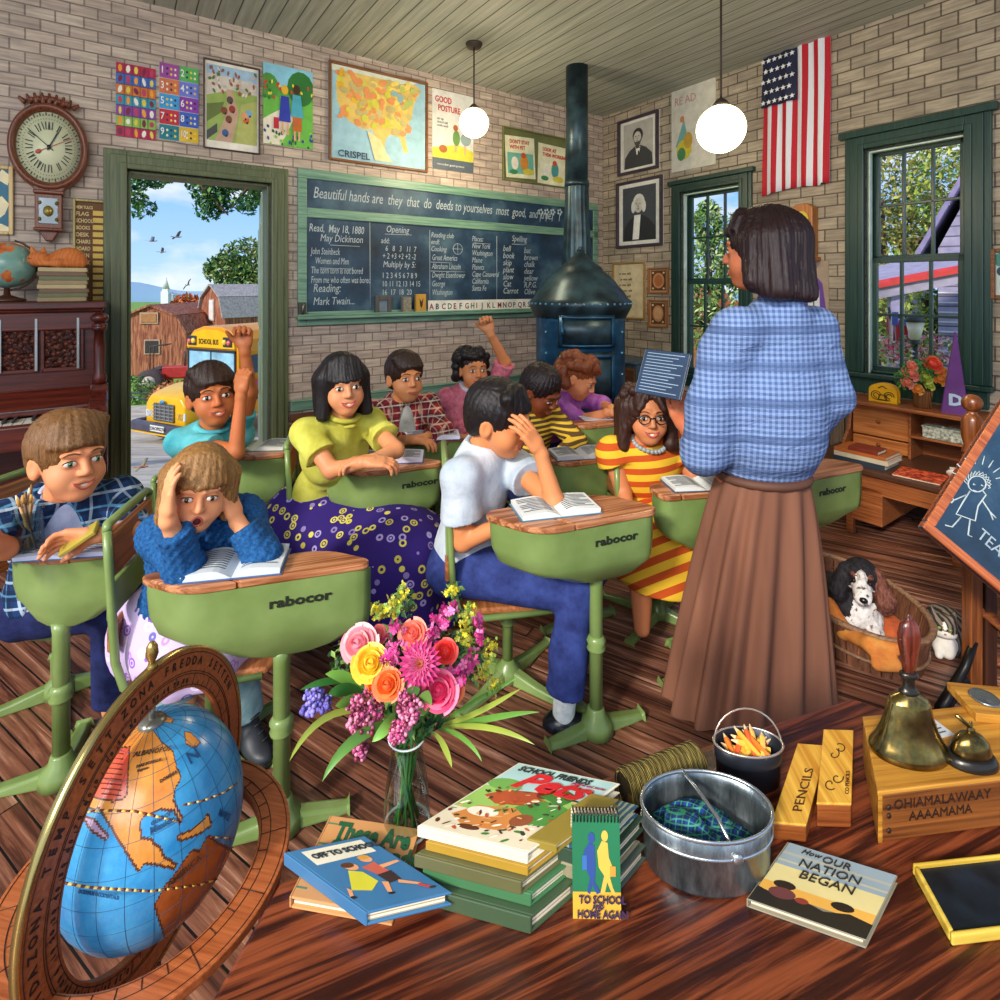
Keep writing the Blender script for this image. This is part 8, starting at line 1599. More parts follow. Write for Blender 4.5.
for i in range(16):
    a, r_ = rd.uniform(0, 6.28), rd.uniform(0, .028); L_ = rd.uniform(.035, .055); ya = rd.uniform(0, PI); el_ = rd.uniform(.05, .5); c_ = ('#e8a83a', '#e2762c', '#f0c05a', '#d85a2c', '#e8b84a')[i % 5]
    cen = V((r_*math.cos(a)*.9, r_*math.sin(a)*.35, phh-.012+.004*(i % 4))); m_ = T(PC+cen) @ RZ(ya) @ RY(PI/2-el_); o = thing('pencil', 'stubby orange or yellow pencil jumbled in the black pail', 'pencil', mw=m_, group='pencils in the black pail')
    MB().lathe([(.0035, -L_*.5), (.0035, L_*.3), (.0028, L_*.34)], 6, smooth=False).build('shaft', mat(c_, .35), o); MB().lathe([(.0033, L_*.3), (.0006, L_*.5)], 6, smooth=False).build('tip', mat('#e8c898', .6), o)
MB(T(0, 0, phh-.03)).lathe([(0, 0), (pr1*.9, 0)], 24, cap=False).build('filling', mat('#b8702c', .8), pb_)
# ---- roll of coir matting
ra = H(625, 806, TZ); rb_ = H(698, 776, TZ); ra = V((ra.x, ra.y, TZ+.0215)); rb_ = V((rb_.x, rb_.y, TZ+.0215)); cr = thing('coir_roll', 'rolled brown coir mat lying behind the tin bucket', 'roll', mw=frame(ra, rb_-ra, z=(0, 0, 1))); Lr = (rb_-ra).length
g = G('coir'); f_ = g.n('TexWave', {'Vector': g.map((150, 20, 20)), 'Scale': 1, 'Distortion': 5, 'Detail': 3}); g.bump(g.math('ADD', f_, g.noise(g.co, 300, 3)), 1, .005); cm = g.done(g.ramp(f_, [(.2, '#3a2c0c'), (.6, '#8a7226'), (.9, '#c8b45a')]), .9)
b = MB(); NT_ = 40
for i in range(NT_): x_ = Lr*i/NT_; b.tube([(x_+.0008*math.sin(3*t), .0195*math.cos(t), .0195*math.sin(t)) for t in [2*PI*j/14 for j in range(14)]], .0024, 5, close=True)
b.build('windings', cm, cr); MB(RY(PI/2)).lathe([(0, 0), (.0185, 0), (.0185, Lr), (0, Lr)], 20).build('core', cm, cr)
# ---- pencil boxes
yb = wood('pencil_box', '#b8781c', '#eab84a', 1, 3, 40, .4); yd = wood('pencil_box_end', '#6a3212', '#a8602c', 0, 3, 40, .4)
def pbox(label, A, B, D_, h_):
    R0, K, w_, L_ = pg(A, B, D_, TZ+h_); K = M.Translation((0, 0, -h_)) @ K; o = thing('pencil_box', label, 'box', mw=R0)
    MB(K).box(0, w_, 0, L_, 0, h_-.003).build('box_body', yd, o, bevel=.0015); return o, R0 @ K, w_, L_, MB(K).box(-.0005, w_+.0005, -.001, L_, h_-.003, h_).build('lid', yb, o, bevel=.001)
o, mw, w_, L_, l_ = pbox('yellow wooden pencil box slanting beside the black pail', (772, 821), (806, 824), (798, 743), .022)
text('PENCILS', .016, mw @ T(w_*.78, L_*.12, .0225) @ RZ(PI/2), mat('#4a2c10', .6), l_, ext=.0003, sx=1.3)
o, mw, w_, L_, l_ = pbox('yellow pencil box with dark scroll pattern beside the large wooden box', (817, 802), (851, 803), (824, 729), .030)
b = MB(inv(o) @ mw)
for k_, (cx_, cy_) in enumerate(((.35, .22), (.55, .30), (.4, .62), (.6, .7))): b.tube([(w_*cx_+(.002+.0011*t)*math.cos(t+k_), L_*cy_+(.002+.0016*t)*math.sin(t+k_), .0305) for t in [i*.5 for i in range(12)]], .0008, 4)
b.build('scroll_pattern', mat('#3f2a10', .6), l_); text('CO PENCILS', .007, mw @ T(w_*.93, L_*.1, .0305) @ RZ(PI/2), mat('#4a2c10', .6), l_, ext=.0003)
# ---- large wooden box
zBx = .062; RB, KB, _, BD = pg((878, 790), (1003, 775), (863, 716), TZ+zBx); KB = M.Translation((0, 0, -zBx)) @ KB; mbx = RB @ KB
ybx = wood('box_wood', '#8a5418', '#d49a3c', 0, 3, 34, .4); ybd = wood('box_front', '#4a2410', '#9a5c28', 0, 3, 40, .4); zBx2 = zBx
bo = thing('wooden_box', 'large carved yellow brown wooden box carrying both bells at the right edge', 'box', mw=RB); BW = .30; MB(KB).box(.006, BW, 0, BD, 0, zBx2-.006).build('box_body', ybd, bo, bevel=.002); MB(KB).box(0, .006, -.001, BD, 0, zBx2-.004).build('side_board', ybx, bo, bevel=.001); MB(KB).box(-.001, BW, -.002, BD, zBx2-.006, zBx2).build('lid', ybx, bo, bevel=.0015)
cm2 = mat('#2a140a', .6); text('OHIAMALAWAAY', .016, mbx @ T(.020, -.0008, zBx2*.60) @ UP, cm2, bo, ext=.0006, sx=1.0); text('AAAAMAMA', .015, mbx @ T(.040, -.0008, zBx2*.36) @ UP, cm2, bo, ext=.0006, sx=1.0)
b = MB(KB); [b.lathe([(0, 0), (.0028, 0), (.0028, .002), (0, .002)], 12, T(.014, 0, zBx2*k_) @ RX(PI/2)) for k_ in (.22, .5, .66)]; b.build('nail_heads', cm2, bo)
ZB = TZ+zBx2; onb = lambda px, py: H(px, py, ZB)
pm_ = T(onb(931, 741)) @ RZ(.25); o = thing('printed_paper', 'white printed paper lying on the wooden box behind the bells', 'paper', mw=pm_); MB().box(0, .04, 0, .055, 0, .0006).build('sheet', mat('#d8dce0', .7), o); b = MB(); [b.box(.006, .034, .006+i*.006, .0075+i*.006, .0006, .0009) for i in range(8)]; b.build('print', print_m, o)
br = G('aged_brass'); f_ = br.noise(br.co, 30, 5, .6); brs = br.done(br.ramp(f_, [(.3, '#4a3c22'), (.55, '#8a7440'), (.75, '#b8a468')]), .18, .95); bp_ = onb(909, 752); be = thing('hand_bell', 'brass hand bell with a dark turned wooden handle on the wooden box', 'bell', mw=T(bp_) @ M.Diagonal((1, .62, 1, 1))); k_ = bp_.y/FPX
b = MB(); b.lathe([(36*k_, 0), (38*k_, 3*k_), (37*k_, 7*k_), (33*k_, 12*k_), (27*k_, 24*k_), (22.5*k_, 38*k_), (20*k_, 50*k_), (17*k_, 55*k_), (8*k_, 59*k_), (7*k_, 60*k_), (0, 61*k_)], 48, cap=False).lathe([(33*k_, 1*k_), (25*k_, 24*k_), (19*k_, 48*k_), (0, 54*k_)], 32, cap=False); b.build('bell_body', brs, be)
b = MB(); b.lathe([(9*k_, 59*k_), (10*k_, 61*k_), (8*k_, 63*k_), (6*k_, 66*k_), (6*k_, 74*k_), (9*k_, 76*k_), (9*k_, 79*k_), (6*k_, 81*k_)], 28); b.build('ferrule', mat('#3a3630', .25, .7), be)
b = MB(); b.lathe([(6*k_, 80*k_), (7*k_, 90*k_), (10.5*k_, 108*k_), (11*k_, 118*k_), (9*k_, 127*k_), (5*k_, 132*k_), (2*k_, 133*k_), (2.4*k_, 136*k_), (0, 138*k_)], 28); b.build('handle', wood('bell_handle', '#2a0f0a', '#7a3422', 2, 3, 40, .2), be)
bp_ = onb(971, 762); k_ = bp_.y/FPX; sb_ = thing('service_bell', 'small domed brass counter bell right of the hand bell', 'bell', mw=T(bp_) @ M.Diagonal((1, .62, 1, 1))); MB().lathe([(25*k_, 0), (25*k_, 3*k_), (22*k_, 8*k_), (20*k_, 9*k_), (0, 9*k_)], 36).build('base', mat('#33302c', .25, .6), sb_); MB().lathe([(19*k_, 10*k_), (19*k_, 13*k_), (16.5*k_, 21*k_), (11*k_, 27*k_), (4*k_, 30*k_), (0, 31*k_)], 36).build('dome', brs, sb_); b = MB(); b.lathe([(4*k_, 30*k_), (4*k_, 33*k_), (1.5*k_, 35*k_), (1.5*k_, 40*k_), (0, 41*k_)], 16); b.tube([(0, 0, 34*k_), (-12*k_, 6*k_, 44*k_)], 2*k_, 8); b.build('striker', brs, sb_)
o = thing('wooden_tray', 'wooden tray with a round metal disc at the right edge behind the counter bell', 'tray', mw=T(onb(976, 722)) @ RZ(-.15)); MB().box(0, .12, 0, .06, 0, .012).build('tray', ybx, o, bevel=.001); MB(T(.03, .03, .012)).lathe([(.016, 0), (.018, .002), (.016, .004), (.012, .002), (0, .002)], 24).build('disc', mat('#8a9498', .25, .8), o)
# ---- slate and history book
RS, KS, sw_, sd_ = pg((952, 935), (1058, 922), (912, 862), TZ+.012); KS = M.Translation((0, 0, -.012)) @ KS @ M.Diagonal((sw_/.27, sd_/.2, 1, 1)); ms_ = RS
so = thing('writing_slate', 'dark writing slate in a yellow wooden frame, lowest right in the photo', 'slate', mw=ms_); MB(KS).box(.008, .262, .008, .192, .002, .008).build('slate', mat('#121c26', .35, 0, .6, 30), so); b = MB(KS); b.box(0, .27, 0, .012, 0, .012).box(0, .27, .188, .2, 0, .012).box(0, .012, .012, .188, 0, .012).box(.258, .27, .012, .188, 0, .012); b.build('frame', wood('slate_frame', '#b8942c', '#e8cc5a', 0, 3, 30, .4), so, bevel=.004, seg=3)
o, mh_, w_, d_ = lay('history picture book with a sunset cover beside the slate', (748, 899), (866, 940), (789, 842), TZ+.009, TZ, .009, '#8a8470', spine=0)
paint('cover_picture', o, w_, d_, 0, [('#8fa0a8', rc(.01, .62, .99, .99)), ('#d8c88a', rc(.01, .3, .99, .62)), ('#e0a84a', rc(.01, .2, .99, .34)), ('#a8a89a', rc(.01, .80, .99, .84)), ('#b8b498', rc(.01, .68, .99, .71)), ('#2a241c', [(.0, .0), (1, 0), (1, .2), (.8, .24), (.6, .16), (.4, .22), (.2, .16), (0, .22)]), ('#2a2018', el(.72, .3, .1, .06)), ('#2a2018', el(.2, .34, .1, .06)), ('#6a3a3a', el(.22, .22, .12, .08)), ('#8a3a2c', el(.4, .2, .06, .04)), ('#1e1a16', [(.66, .34), (.6, .46), (.64, .38)]), ('#1e1a16', [(.78, .34), (.84, .46), (.8, .38)])], m=inv(o) @ mh_ @ T(0, 0, .0094) @ MF, step=.00004, rough=.35)
hk = mat('#2a241c', .6)
for s_, x_r, y_r, z_r in (('How', .16, .86, .010), ('OUR', .36, .82, .014), ('NATION', .20, .66, .016), ('BEGAN', .26, .49, .017)): text(s_, z_r, mh_ @ T(w_*x_r, d_*y_r, .011), hk, o, ext=.0003, sx=.95, shear=.3 if s_ == 'How' else 0)
# ================================================================ VASE AND BOUQUET
VC = H(407, 826, TZ); kv = VC.y/FPX; va = thing('glass_vase', 'clear flared glass vase with green stems holding the bouquet', 'vase', mw=T(VC))
vp = [(0, .002), (22*kv, .002), (23*kv, 4*kv), (23*kv, 14*kv), (21*kv, 40*kv), (17.5*kv, 64*kv), (15*kv, 78*kv), (16*kv, 86*kv), (18*kv, 90*kv)]
MB().lathe(vp, 40, cap=False).build('glass', glass('vase', '#dbe8e6', .03, al=1.0, pw=1.1), va)
b = MB(); b.tube([(18*kv*math.cos(t), 18*kv*math.sin(t), 90*kv) for t in [2*PI*i/32 for i in range(32)]], 1.0*kv, 6, close=True).tube([(22.5*kv*math.cos(t), 22.5*kv*math.sin(t), 2*kv) for t in [2*PI*i/32 for i in range(32)]], 1.4*kv, 6, close=True); b.build('glass_rim', mat('#d4e0dc', .08), va)
bq = thing('bouquet', 'mixed bouquet of roses, dahlia, berries and grasses in the glass vase', 'flowers', mw=T(VC+V((0, 0, .06)))); I = inv(bq); bY = VC.y
fp = lambda x, y, dy=0.0: P(x, y, bY+dy); stm = mat('#3f7a34', .5, 0, .3, 30); rd = random.Random(31); b = MB(I)
for i in range(22):
    a = rd.uniform(0, 6.28); r_ = rd.uniform(.2, .8)*19*kv; p0 = VC+V((r_*math.cos(a), r_*math.sin(a), .006)); a2 = a+PI+rd.uniform(-.8, .8); p1 = VC+V((12*kv*math.cos(a2), 12*kv*math.sin(a2), 84*kv)); p2 = fp(407+rd.uniform(-50, 50), 700+rd.uniform(-20, 10), rd.uniform(-.03, .03)); b.tube([p0, p1, p2], [.0016, .0018, .0014], 6)
b.build('stems', stm, bq)
def fl(name, spec, mats, n=20):
    for i, (x, y, r_, dy, mi) in enumerate(spec): b = MB(I); rose(b, fp(x, y, dy), r_*kv*1.12, n, i*7+3, (rd.uniform(-.2, .2), -.75, .6), mi); b.build(name, mats, bq)
fl('rose', [(358, 643, 16, -.02, (0, 1)), (370, 663, 15, -.05, (2, 3)), (376, 683, 10, -.04, (4, 5)), (387, 684, 12, -.07, (4, 5)), (412, 633, 13, -.01, (6, 7)), (445, 651, 10, -.04, (8, 8)), (438, 691, 15, -.07, (9, 10)), (453, 690, 9, -.04, (6, 5)), (378, 634, 8, .01, (0, 6))], [mat(c, .5, 0, .1, 60) for c in ('#e07a88', '#f2a8a8', '#f0b020', '#f6cc4a', '#ea5a1e', '#f07a3a', '#ee6a5a', '#f48a70', '#e4342e', '#d42a5c', '#ee6a8c')])
# dahlia: many narrow petals
b = MB(I); dc = fp(420, 664, -.075); dr_ = 20*kv; R = frame((0, 0, 0), (1, 0, 0), z=(0, -.8, .6)).to_3x3().to_4x4()
for ring_, (n_, ra_, el_) in enumerate(((24, 1.0, .15), (22, .85, .45), (18, .66, .8), (14, .45, 1.1), (9, .25, 1.35))):
    for i in range(n_): a = 2*PI*(i+.5*(ring_ % 2))/n_; m_ = T(dc) @ R @ RZ(a) @ RY(-el_); b.mt(min(2, (ring_+i % 2)//2)); L_ = dr_*ra_; b.add([(0, -L_*.06, 0), (L_*.6, -L_*.14, .1*L_), (L_, 0, 0), (L_*.6, L_*.14, .1*L_), (0, L_*.06, 0), (L_*.6, 0, -.03*L_)], [(0, 1, 5), (1, 2, 5), (2, 3, 5), (3, 4, 5), (4, 0, 5)], m=m_)
b.build('dahlia', [mat('#c23a78', .5), mat('#e06a98', .5), mat('#e8a04a', .5)], bq)
def cluster(name, spec, ms, s, n):
    for (x, y, rx, ry, dy) in spec:
        b = MB(I)
        for _ in range(n):
            d = V((rd.gauss(0, 1), rd.gauss(0, 1), rd.gauss(0, 1))).normalized()*(rd.random()**.4); b.mt(rd.randrange(len(ms))).ell(fp(x, y, dy)+V((d.x*rx*kv, d.y*rx*kv, d.z*ry*kv)), s*kv*rd.uniform(.6, 1.2), nu=6, nv=4)
        b.build(name, ms, bq)
cluster('berry_cluster', [(365, 712, 17, 18, -.06), (360, 738, 7, 22, -.06), (410, 706, 12, 17, -.08), (398, 732, 8, 10, -.07)], [mat('#7a2440', .4), mat('#b8487c', .4), mat('#e08aa8', .4)], 2.1, 170)
cluster('lavender', [(314, 696, 9, 7, -.02), (324, 702, 10, 6, -.02), (310, 708, 8, 5, -.02)], [mat('#5a50a0', .6), mat('#8a80c8', .6)], 2.2, 70)
def blossoms(name, spec, ms, s, n):
    b = MB(I)
    for (x, y, rx, ry, dy) in spec:
        for _ in range(n):
            p = fp(x+rd.gauss(0, rx*.5), y+rd.gauss(0, ry*.5), dy+rd.gauss(0, .012)); m_ = T(p) @ Euler((rd.uniform(.6, 2.2), rd.gauss(0, .6), rd.uniform(0, 6))).to_matrix().to_4x4(); k_ = s*kv*rd.uniform(.7, 1.3); mi = rd.randrange(len(ms))
            for q in range(5): a = q*1.2566; b.mt(mi).add([(0, 0, 0), (k_*.8*math.cos(a-.5), k_*.8*math.sin(a-.5), k_*.3), (k_*math.cos(a), k_*math.sin(a), k_*.35), (k_*.8*math.cos(a+.5), k_*.8*math.sin(a+.5), k_*.3)], [(0, 1, 2, 3)], m=m_)
    b.build(name, ms, bq)
blossoms('magenta_blossoms', [(395, 645, 12, 14, -.02), (391, 658, 12, 12, -.05), (440, 622, 13, 12, .0), (450, 612, 8, 6, 0), (430, 635, 12, 10, 0), (462, 668, 12, 10, -.04), (472, 662, 7, 12, -.02), (477, 620, 5, 6, 0), (398, 625, 8, 6, 0), (460, 680, 9, 6, -.05), (480, 636, 4, 6, 0)], [mat('#c0287c', .5), mat('#d84a94', .5), mat('#a01c64', .5), mat('#e878b0', .5)], 4.2, 16)
blossoms('yellow_sprigs', [(402, 590, 4, 9, 0), (385, 610, 9, 8, 0), (396, 602, 6, 8, 0), (451, 590, 7, 5, 0), (462, 622, 10, 12, 0), (468, 640, 6, 10, 0), (490, 648, 7, 12, 0), (484, 672, 8, 10, 0), (492, 685, 7, 8, 0), (376, 610, 6, 6, 0), (470, 612, 6, 8, 0)], [mat('#d8c82a', .5), mat('#a8a83a', .5), mat('#7a9a3a', .5)], 2.6, 34)
b = MB(I); ms = [mat('#2c5a2c', .6), mat('#4a7a38', .6), mat('#1e4024', .6), mat('#7a9a4a', .6)]
for i, (x, y, rx, ry, dy, n_, s_) in enumerate(((410, 690, 40, 26, .02, 190, 8), (395, 655, 40, 30, .05, 230, 7), (440, 660, 36, 34, .05, 230, 7), (415, 718, 28, 14, -.01, 120, 8), (468, 655, 22, 30, .03, 130, 5), (345, 655, 16, 14, .03, 90, 4), (455, 600, 8, 16, .02, 40, 4), (403, 605, 12, 16, .02, 60, 4))): leaves(b, fp(x, y, dy), (rx*kv, .03, ry*kv), n_, s_*kv, 50+i, .1, 4)
b.build('foliage', ms, bq)
def blade(b, pts, w, dy=0.0, fold=.25):
    p = [fp(x, y, d) for x, y, d in pts]; n_ = 10; vs = []
    def bez(t):
        q = p[:]
        while len(q) > 1: q = [q[i].lerp(q[i+1], t) for i in range(len(q)-1)]
        return q[0]
    for i in range(n_+1):
        t = i/n_; c = bez(t); d = (bez(min(1, t+.02))-bez(max(0, t-.02))).normalized(); s_ = d.cross(V((0, -1, .3))).normalized(); ww = w*kv*math.sin(PI*min(1, .12+t*.88))**.8
        vs += [c-s_*ww, c+V((0, .3, -fold)).normalized()*ww*.4, c+s_*ww]
    b.add(vs, [(3*i+j, 3*i+j+1, 3*i+j+4, 3*i+j+3) for i in range(n_) for j in (0, 1)], True)
b = MB(I)
for i, (pts, w_) in enumerate([([(395, 720, -.02), (330, 690, -.05), (302, 735, -.08), (289, 762, -.10)], 3.0), ([(400, 725, -.04), (375, 720, -.07), (338, 745, -.10), (322, 782, -.11)], 5), ([(440, 725, 0), (470, 720, -.02), (500, 700, -.03), (522, 688, -.04)], 2.6), ([(440, 727, 0), (480, 722, -.02), (510, 712, -.04), (540, 712, -.05)], 3), ([(440, 728, 0), (480, 722, -.03), (510, 730, -.06), (535, 745, -.07)], 2.8), ([(438, 730, -.01), (455, 728, -.04), (475, 745, -.06), (482, 762, -.07)], 2.4), ([(430, 732, -.02), (440, 735, -.05), (448, 752, -.07), (452, 768, -.08)], 3.4), ([(440, 726, 0), (470, 700, 0), (500, 690, 0), (520, 675, 0)], 2.2)]): blade(b.mt(i % 2), pts, w_)
for i, (pts, w_) in enumerate([([(360, 690, 0), (345, 672, -.02), (325, 674, -.03)], 6), ([(362, 695, 0), (345, 685, -.03), (328, 694, -.04)], 7), ([(366, 698, 0), (350, 700, -.03), (335, 706, -.04)], 6.5), ([(345, 682, 0), (325, 678, -.02), (300, 690, -.04)], 3.5), ([(420, 715, -.05), (425, 700, -.08), (428, 690, -.1)], 7), ([(405, 700, -.06), (412, 690, -.09), (420, 688, -.1)], 5), ([(395, 715, -.05), (385, 730, -.08), (372, 742, -.08)], 5)]): blade(b.mt(2+i % 2), pts, w_)
b.build('long_leaves', [mat('#8a9a3a', .45), mat('#5a8a34', .45), mat('#7ab04a', .4), mat('#3a7a34', .4)], bq)
# ================================================================ BIG GLOBE
GC = P(152, 818, .72); GR = .127; gl_ = thing('terrestrial_globe', 'large antique globe in a brown lettered meridian ring, lower left corner', 'globe', mw=T(GC) @ RZ(-.2) @ M.Diagonal((.86, .86, 1, 1))); GW = wm(gl_).copy(); I = GW.inverted(); OL = I @ V((0, 0, EYE))
def poly(pts): return np.array(pts, float)
def inside(P2, poly_):
    x, y = P2[:, 0], P2[:, 1]; c = np.zeros(len(x), bool); n = len(poly_)
    for i in range(n):
        x0, y0 = poly_[i]; x1, y1 = poly_[i-1]; m = (y0 > y) != (y1 > y); c ^= m & (x < (x1-x0)*(y-y0)/(y1-y0+1e-9)+x0)
    return c
z4 = lambda L_: poly([(a/4, 660+b_/4) for a, b_ in L_])
lands = [(1, z4([(300, 590), (300, 480), (285, 440), (330, 350), (400, 270), (470, 235), (530, 230), (600, 262), (640, 320), (690, 365), (705, 430), (722, 470), (700, 510), (690, 560), (730, 640), (718, 652), (692, 600), (640, 596), (575, 620), (555, 650), (562, 705), (600, 716), (640, 755), (650, 785), (705, 818), (700, 836), (640, 820), (580, 812), (550, 842), (505, 770), (440, 660), (395, 590)])),
 (2, z4([(615, 980), (660, 900), (700, 852), (742, 790), (765, 760), (795, 765), (830, 702), (880, 738), (960, 770), (1010, 800), (1000, 1100), (900, 1300), (700, 1250)])), (1, z4([(700, 705), (765, 678), (800, 650), (828, 615), (846, 660), (800, 692), (720, 722)])), (3, z4([(390, 350), (520, 345), (505, 545), (455, 562), (355, 542)])), (1, z4([(555, 198), (620, 205), (695, 238), (682, 252), (600, 238)])), (4, z4([(322, 608), (372, 628), (432, 700), (426, 716), (362, 676)])), (1, z4([(735, 285), (762, 290), (800, 330), (772, 352), (742, 335)])), (2, z4([(290, 450), (300, 400), (330, 340), (360, 310), (320, 420), (310, 520)]))]
b = MB(); NU, NV = 360, 200; b.ell((0, 0, 0), GR, nu=NU, nv=NV); L_ = np.array([np.mean([b.v[i] for i in f], 0) for f in b.f]); GN = np.array(GW); C_ = L_ @ GN[:3, :3].T+GN[:3, 3]; p2 = np.stack([CX+FPX*C_[:, 0]/C_[:, 1], HY+FPX*(EYE-C_[:, 2])/C_[:, 1]], -1); vis = ((np.array(OL)-L_)*L_).sum(1) > 0
mi = np.zeros(len(C_), int); back = (np.sin(L_[:, 2]*40)+np.sin(L_[:, 0]*35)+np.sin(L_[:, 1]*30) > .9) & ~vis; mi[back] = 1
for k_, pl_ in lands: mi[vis & inside(p2, pl_)] = k_
ed = np.zeros(len(C_), bool); m2_ = mi.reshape(NV, NU); e_ = np.zeros((NV, NU), bool); e_[:-1] |= m2_[:-1] != m2_[1:]; e_ |= m2_ != np.roll(m2_, 1, 1); mi2 = mi.copy(); mi2[e_.ravel()] = 5
b.mi = mi2.tolist()
def paintmat(nm, c1, c2, s_=20):
    g = G('globe_'+nm); f = g.noise(g.co, s_, 6, .7); g.bump(g.noise(g.co, 50, 3), .08, .001); return g.done(g.ramp(f, [(.3, c1), (.7, c2)]), .22, spec=.6)
b.build('sphere', [paintmat('sea', '#1f7ab8', '#4aa4d4'), paintmat('land', '#c8752c', '#e8a04a'), paintmat('land_south', '#8a3f1c', '#b8622c'), paintmat('cartouche', '#c8402c', '#dc6a4a'), paintmat('pale', '#c09a9a', '#a88ab0'), mat('#5a2f16', .4)], gl_)
def onG(px, py, r=GR+.0006):
    """pixel -> point on the sphere, in the globe's own frame"""
    d_ = ((I @ P(px, py, 1))-OL).normalized(); bb = d_.dot(OL); di = bb*bb-(OL.dot(OL)-r*r); return OL+d_*(-bb-math.sqrt(di)) if di > 0 else None
# graticule, banded tropics and place names
b = MB()
for k_ in range(12): a = k_*PI/12; m_ = RZ(a) @ RX(PI/2); b.tube([m_ @ V(((GR+.0001)*math.cos(t), (GR+.0001)*math.sin(t), 0)) for t in [2*PI*i/80 for i in range(80)]], .00035, 4, close=True)
for k_ in range(-5, 6): la = k_*PI/13; b.tube([V(((GR+.0001)*math.cos(la)*math.cos(t), (GR+.0001)*math.cos(la)*math.sin(t), (GR+.0001)*math.sin(la))) for t in [2*PI*i/80 for i in range(80)]], .00035, 4, close=True)
b.build('graticule', mat('#24506a', .5), gl_)
for pts in ([(57, 816), (100, 810), (135, 811), (185, 823)], [(183, 805), (205, 800), (225, 792), (240, 780)], [(56, 881), (90, 887), (150, 891), (200, 885), (245, 870)], [(210, 837), (228, 838), (245, 842)]):
    for par in (0, 1):
        b = MB(); seg = []
        for (xa, ya), (xb, yb_) in zip(pts, pts[1:]):
            n_ = max(1, int(math.hypot(xb-xa, yb_-ya)/4)); seg += [(xa+(xb-xa)*i/n_, ya+(yb_-ya)*i/n_) for i in range(n_)]
        for i in range(par, len(seg)-1, 2):
            q = [onG(*seg[i]), onG(*seg[i+1])]
            if all(q): b.tube(q, .0022, 4, flat=.4)
        b.build('tropic_band', mat('#e8c05a' if par else '#6a2a1c', .4), gl_)
gi = mat('#3f2410', .6); gi2 = mat('#12406a', .6)
for s_, x, y, sz, m_, rz in (('ALBANOPOS', 133, 757, .0085, gi, .1), ('PARS BOREALIS', 136, 768, .0045, gi, .1), ('Mexico', 150, 835, .010, gi2, .1), ('GULF OF', 151, 826, .006, gi2, .1), ('N', 190, 765, .022, gi2, 0), ('PACIFIC', 57, 838, .008, gi2, 0), ('AMERICA', 168, 888, .010, gi, .25), ('MARE', 218, 815, .010, gi2, -.9), ('OCEANUS OCCIDENTALIS', 78, 893, .005, gi2, 0), ('Terra Nova', 108, 727, .006, gi, .2), ('DOMINIA', 160, 783, .005, gi, .1), ('Regnum', 137, 772, .004, gi, .1)):
    p = onG(x, y, GR+.001)
    if p is None: continue
    n_ = p.normalized(); xx = V((0, 0, 1)).cross(n_).normalized(); text(s_, sz, GW @ frame(p, xx, z=n_) @ RZ(rz), m_, gl_, ext=.0002, bold=.0002)
b = MB()
for i in range(9):
    p = onG(99+.3*i, 752+i*5.2, GR+.0008); q = onG(123-.3*i, 754+i*5.2, GR+.0008)
    if p and q: b.tube([p, p.lerp(q, .5)+p.normalized()*.0007, q], .0007, 4)
b.build('cartouche_lines', mat('#7a1c14', .6), gl_)
# meridian ring in the x = const plane, lettered face toward +x
b = MB(RY(PI/2)); mr0, mr1 = .147, .196; ringm = wood('ring_paper', '#8a4420', '#b8683a', 0, 8, 20, .4); b.lathe([(mr0, -.005), (mr1, -.005), (mr1, .005), (mr0, .005), (mr0, -.005)], 96, cap=False, smooth=False); rg_ = b.build('meridian_ring', ringm, gl_)
b = MB(RY(PI/2)); b.lathe([(mr1, -.0055), (mr1+.004, -.0055), (mr1+.004, .0055), (mr1, .0055)], 96, cap=False); b.build('brass_edge', mat('#c8b06a', .2, .9), rg_)
ik_ = mat('#2a140a', .6); b = MB()
for r_ in (mr0+.004, mr0+.018, mr0+.021, mr1-.004): b.tube([(.0055, r_*math.cos(t), r_*math.sin(t)) for t in [2*PI*i/90 for i in range(90)]], .0005, 4, close=True)
for i in range(72): t = i*PI/36; r0_ = mr0+.004; r1_ = mr0+(.018 if i % 3 == 0 else .010); b.tube([(.0055, r0_*math.cos(t), r0_*math.sin(t)), (.0055, r1_*math.cos(t), r1_*math.sin(t))], .0005, 4)
b.build('ring_lines', ik_, rg_)
def ringtext(s_, t0, dt, r_, sz):          # seen from +x with +y to the right
    for i, ch in enumerate(s_):
        if ch == ' ': continue
        t = t0-i*dt; p = V((.0056, r_*math.cos(t), r_*math.sin(t))); tg_ = V((0, math.sin(t), -math.cos(t))); text(ch, sz, GW @ frame(p, tg_, z=(1, 0, 0)), ik_, rg_, ext=.0002, bold=.0004, sx=.9, align='CENTER')
ringtext('ZONA FREDDA SETTEN', 1.87, .085, mr1-.020, .0155); ringtext('ZONA TEMP SETT', 3.12, .085, mr1-.020, .0155); ringtext('ZONA TORRIDA', 4.15, .085, mr1-.020, .0155)
for i in range(26): ringtext(str((80, 70, 60, 50, 40, 30, 20, 10, 0)[i % 9]), 1.2+i*.13, .05, mr0+.0075, .008)
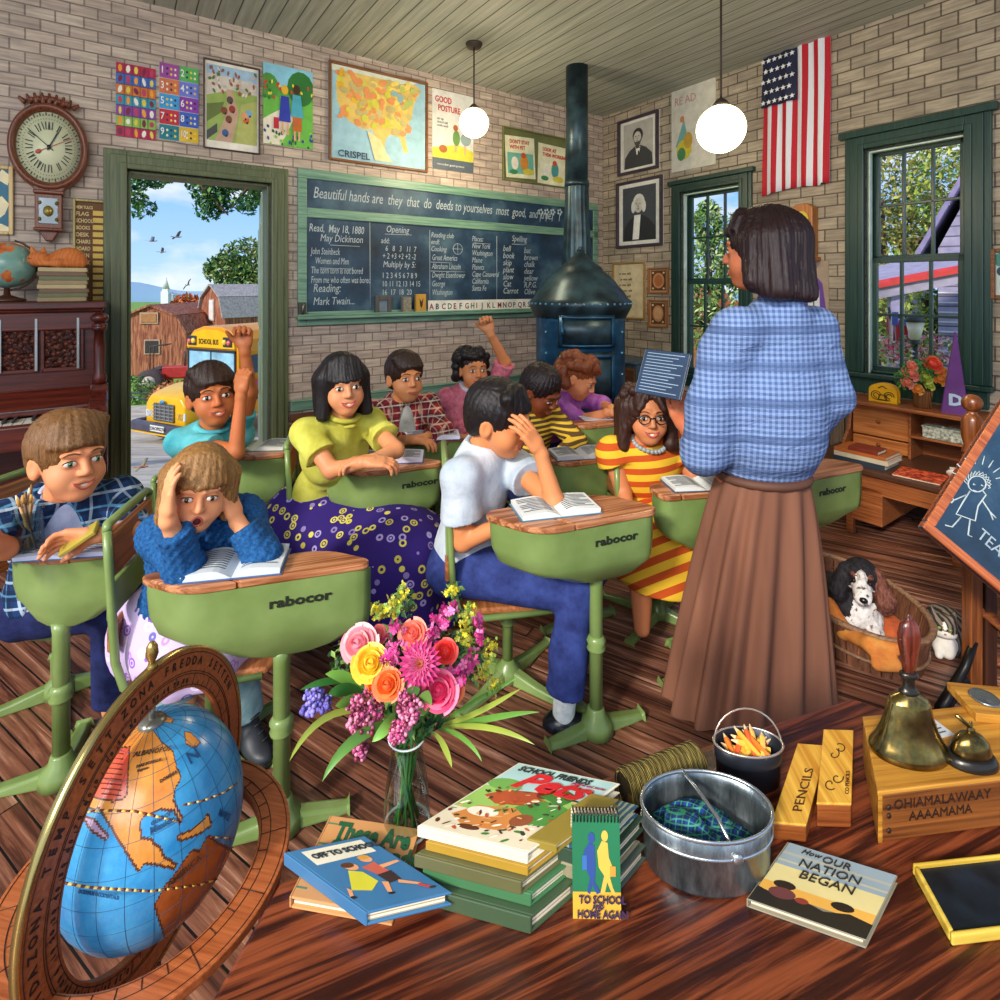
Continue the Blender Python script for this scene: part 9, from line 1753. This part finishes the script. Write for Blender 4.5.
b = MB(); b.lathe([(.009, mr1+.002), (.006, mr1+.006), (.0045, mr1+.010), (.009, mr1+.020), (.008, mr1+.030), (.004, mr1+.036), (0, mr1+.038)], 20); b.build('finial', mat('#a88a4a', .25, .8), gl_); b = MB(); b.tube([(0, 0, GR-.002), (0, 0, mr0+.002)], .005, 10).lathe([(.02, GR-.004), (.016, GR+.004), (0, GR+.006)], 20); b.build('pole_cap', mat('#8a8a80', .3, .7), gl_)
hz = MB(T(0, 0, -.07)); hz.lathe([(.150, -.006), (.198, -.006), (.198, .006), (.150, .006), (.150, -.006)], 96, cap=False, smooth=False); hr_ = hz.build('horizon_ring', ringm, gl_, bevel=.002)
b = MB(T(0, 0, -.0635))
for r_ in (.154, .168, .192): b.tube([(r_*math.cos(t), r_*math.sin(t), 0) for t in [2*PI*i/90 for i in range(90)]], .0006, 4, close=True)
for i in range(36): t = i*PI/18; b.tube([(.154*math.cos(t), .154*math.sin(t), 0), ((.168 if i % 3 else .192)*math.cos(t), (.168 if i % 3 else .192)*math.sin(t), 0)], .0006, 4)
b.build('ring_marks', ik_, hr_)
b = MB(); z0_ = -GC.z
for k_ in range(4): a = PI/4+k_*PI/2; c_, s_ = math.cos(a), math.sin(a); b.tube([(.175*c_, .175*s_, -.076), (.185*c_, .185*s_, -.12), (.15*c_, .15*s_, -.30), (.17*c_, .17*s_, z0_+.02), (.19*c_, .19*s_, z0_)], [.014, .010, .016, .012, .016], 12)
b.build('stand_leg', mahv, gl_); b = MB(); b.tube([(.16*math.cos(PI/4), .16*math.sin(PI/4), -.32), (-.16*math.cos(PI/4), -.16*math.sin(PI/4), -.32)], .01, 8).tube([(.16*math.cos(PI/4), -.16*math.sin(PI/4), -.32), (-.16*math.cos(PI/4), .16*math.sin(PI/4), -.32)], .01, 8).lathe([(.02, -.34), (.03, -.31), (.018, -.27), (.012, -.198)], 16); b.build('stretcher', mahv, gl_)
# ================================================================ lettering to meshes
dg = bpy.context.evaluated_depsgraph_get()
for o in [o for o in bpy.data.objects if o.type == 'FONT']:
    me = bpy.data.meshes.new_from_object(o.evaluated_get(dg)); me.name = o.name; me.transform(TXM[o.name])
    n = bpy.data.objects.new('tmp', me); COL.objects.link(n); n.parent = o.parent
    for k in o.keys():
        if not k.startswith('_'): n[k] = o[k]
    nm = o.name; bpy.data.objects.remove(o); n.name = nm
